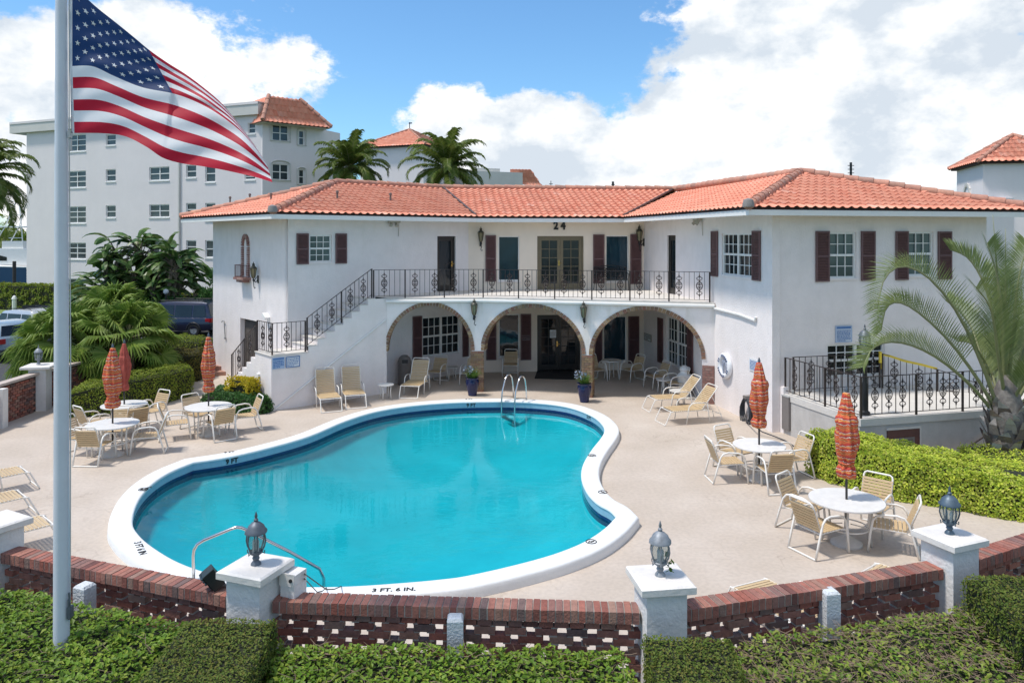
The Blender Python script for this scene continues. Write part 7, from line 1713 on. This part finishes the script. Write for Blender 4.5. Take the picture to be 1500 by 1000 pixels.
# fan palms on the left
FAN = leafmat('fan_palm_leaf', [(.09, .16, .025), (.13, .21, .035), (.18, .26, .05), (.22, .29, .08), (.10, .17, .03)], .38, .35, .3, .7)
def fanleaf(mb, stem, p, az, el, ln, rad):
    d = Vector((cos(az) * cos(el), sin(az) * cos(el), sin(el))); pts = [p + d * ln * t + Vector((0, 0, -.22 * ln * t * t)) for t in (0, .35, .7, 1)]
    stem.tube(pts, [.02, .016, .013, .01], 4); c = pts[-1]; ax = (pts[-1] - pts[-2]).normalized(); sd = ax.cross(Vector((0, 0, 1))).normalized(); up = sd.cross(ax).normalized(); n = 26
    ax = (ax * .9 + Vector((0, 0, U(-.3, .05)))).normalized(); sd = (sd + up * U(-.7, .7)).normalized(); up = sd.cross(ax).normalized()
    prev = None
    for k in range(n):
        a0 = -2.15 + 4.3 * k / n; a1 = -2.15 + 4.3 * (k + 1) / n; am = (a0 + a1) / 2; r1 = rad * .56
        f = lambda a, r, u: c + (ax * cos(a) + sd * sin(a)) * r + up * u
        v0 = f(a0, r1, .05 * rad - .16 * rad * abs(sin(a0))); v1 = f(a1, r1, .05 * rad - .16 * rad * abs(sin(a1))); vm = f(am, r1, .10 * rad - .16 * rad * abs(sin(am)))
        rr = rad * U(.88, 1.05); tip = f(am, rr * .86, -.06 * rad) + Vector((0, 0, -.16 * rr * U(.4, 1.6)))
        tp2 = tip + Vector((0, 0, -.22 * rad * U(.5, 1.2))) + (ax * cos(am) + sd * sin(am)) * .06 * rad
        i = len(mb.v); mb.v += [tuple(c), tuple(v0), tuple(vm), tuple(v1), tuple(tip + sd * .006), tuple(tip - sd * .006), tuple(tp2)]
        mb.f += [(i, i + 1, i + 2), (i, i + 2, i + 3), (i + 1, i + 5, i + 4, i + 2), (i + 2, i + 4, i + 3), (i + 5, i + 6, i + 4)]; mb.m += [0] * 5
def fanpalm(label, p, n, z, R_, seed, sc=1.0):
    random.seed(seed); t = thing('fan_palm', label, 'palm tree', p, 0, 'fan palms left of the stair')
    mb = MB(); mb.lathe([(.20, 0), (.17, .3), (.15, z * .7), (.17, z)], 12, mod=lambda a, q: 1 + .06 * sin(9 * q + 3 * a)); part('trunk', mb, t, PTRUNK, smooth='all')
    mb, st = MB(), MB()
    for k in range(n):
        q = (k + .5) / n; el = RAD(84 - 104 * q + U(-14, 14)); fanleaf(mb, st, Vector((0, 0, z)), k * 2.399 + U(-.2, .2), el, R_ * U(.75, 1.05) * (1 - .22 * (1 - q)), sc * U(.75, .98))
    c = part('crown', mb, t, FAN); part('leaf_stalks', st, c, RACH)
fanpalm('right hand fan palm of the clump, drooping towards the stair path', Vector((-12.75, 25.0, 0)), 42, 1.75, 1.25, 31)
fanpalm('tallest middle fan palm of the clump on the left', Vector((-14.0, 26.6, 0)), 42, 2.2, 1.25, 32)
fanpalm('left hand fan palm of the clump, drooping over the brick wall', Vector((-14.9, 24.9, 0)), 42, 1.6, 1.2, 33)
# bird of paradise clump
STREL = leafmat('broad_banana_like_leaf', [(.03, .075, .02), (.05, .11, .03), (.075, .15, .04), (.15, .20, .09), (.04, .09, .025)], .25, .25, .3, .6)
random.seed(41)
bp_ = thing('bird_of_paradise', 'big dark clump of broad banana like leaves in front of the far apartment block', 'tree', (-21.3, 43.5, 0))
mb, st = MB(), MB()
def paddle(p, az, el, ln, L_, w):
    d = Vector((cos(az) * cos(el), sin(az) * cos(el), sin(el))); pts = [p + d * ln * t + Vector((0, 0, -.05 * ln * t * t)) for t in (0, .5, 1)]; st.tube(pts, [.05, .035, .02], 4)
    c = pts[-1]; e = el - .15; n = 6; sd = V2(-sin(az), cos(az)); pr = None; tw = U(-.6, .6)
    for k in range(n + 1):
        t = k / n; e -= .28 * U(.6, 1.3); dd = Vector((cos(az) * cos(e), sin(az) * cos(e), sin(e))); up = sd.cross(dd).normalized(); ss = (sd * cos(tw) + up * sin(tw))
        ww = w * sqrt(max(0, sin(pi * min(.97, .08 + t * .9)))) * .5 * U(.85, 1.1); cur = (c + ss * ww + up * ww * .35, c, c - ss * ww + up * ww * .35)
        if pr: mb.quad(pr[0], cur[0], cur[1], pr[1]); mb.quad(pr[1], cur[1], cur[2], pr[2])
        pr = cur; c = c + dd * (L_ / n)
for cl in range(34):
    cxx, cyy = -2.6 + 5.2 * ((cl * .618) % 1), U(-1.4, 1.4); hz_ = U(.7, 4.2) * (1 - .04 * cxx * cxx); az0 = U(0, pi)
    st.tube([(cxx * .6, cyy * .6, 0), (cxx * .9, cyy * .9, hz_ * .6), (cxx, cyy, hz_)], [.13, .11, .09], 6)
    for k in range(12): paddle(Vector((cxx, cyy, hz_ + .05 * k)), az0 + (pi if k % 2 else 0) + U(-.6, .6), RAD(U(22, 88)), U(.5, 1.1), U(1.2, 1.75), U(.36, .5))
c = part('crown', mb, bp_, STREL); part('stems', st, bp_, PTRUNK)
random.seed(43)
def bush(name, label, p, rx, ry, rz, n, m, l, w, cat='tree', zc=None, trunk=True, group=None):
    t = thing(name, label, cat, (p[0], p[1], 0), 0, group); zc = zc if zc is not None else rz * .9; mb = MB()
    cl = [(rnd3(), U(.55, 1)) for _ in range(22)]
    for _ in range(n):
        c, q = random.choice(cl); o = rnd3(); v = Vector((c.x * rx * q, c.y * ry * q, c.z * rz * q)) + Vector((o.x * rx, o.y * ry, o.z * rz)) * .32 * U(.5, 1)
        leaf(mb, v + Vector((0, 0, zc)), (v.normalized() + rnd3() * .4).normalized(), l * U(.6, 1.3), w * U(.7, 1.3))
    part('crown', mb, t, m)
    if trunk: mb = MB(); mb.tube([(0, 0, 0), (.05, 0, zc * .6), (0, 0, zc)], [.16, .12, .05], 7); part('trunk', mb, t, PTRUNK)
bush('leafy_shrub', 'dark slender shrub between the banana like clump and the clubhouse corner', (-16.3, 41.5), .9, .7, 1.6, 1500, DEEP, .28, .09, 'shrub', 1.9)
bush('leafy_shrub', 'green undergrowth at the foot of the banana like clump behind the van', (-19.6, 42.4), 2.6, .8, .9, 1800, DEEP, .3, .12, 'shrub', .9, False)
for k, (x, yb, Y, r) in enumerate(((-6, 366, 150, 4.5), (14, 360, 170, 3.8), (30, 356, 190, 3.4))):
    p = AT(x, 352, Y); bush('broadleaf_tree', ('round green tree on the far bank at the very left edge', 'round tree on the far bank left of the boat mast', 'small tree on the far bank behind the boat mast')[k], (p.x, p.y), r * 1.1, r, r * .9, 900, MIDG, .9, .55, 'tree', r * .9 + .6, True, 'trees on the far bank')
mb = MB()
for k in range(90):
    x = -330 + k * 4.4 + U(-2, 2); h = U(4, 9); mb.lathe([(U(4, 6), 0), (U(4.5, 7), h * .5), (U(2, 4), h * .85), (.3, h)], 9, (x, 430 + U(-8, 8), 0), mod=lambda a, z: 1 + .2 * sin(3 * a + z))
tag(solo('far_woods', mb, mat('haze_tinted_woods', (.10, .15, .13), .95, .4, .2), 'low line of hazy woods on the horizon beyond the water', 'woods'), kind='stuff')  # distance haze is mixed into this grey-green base colour
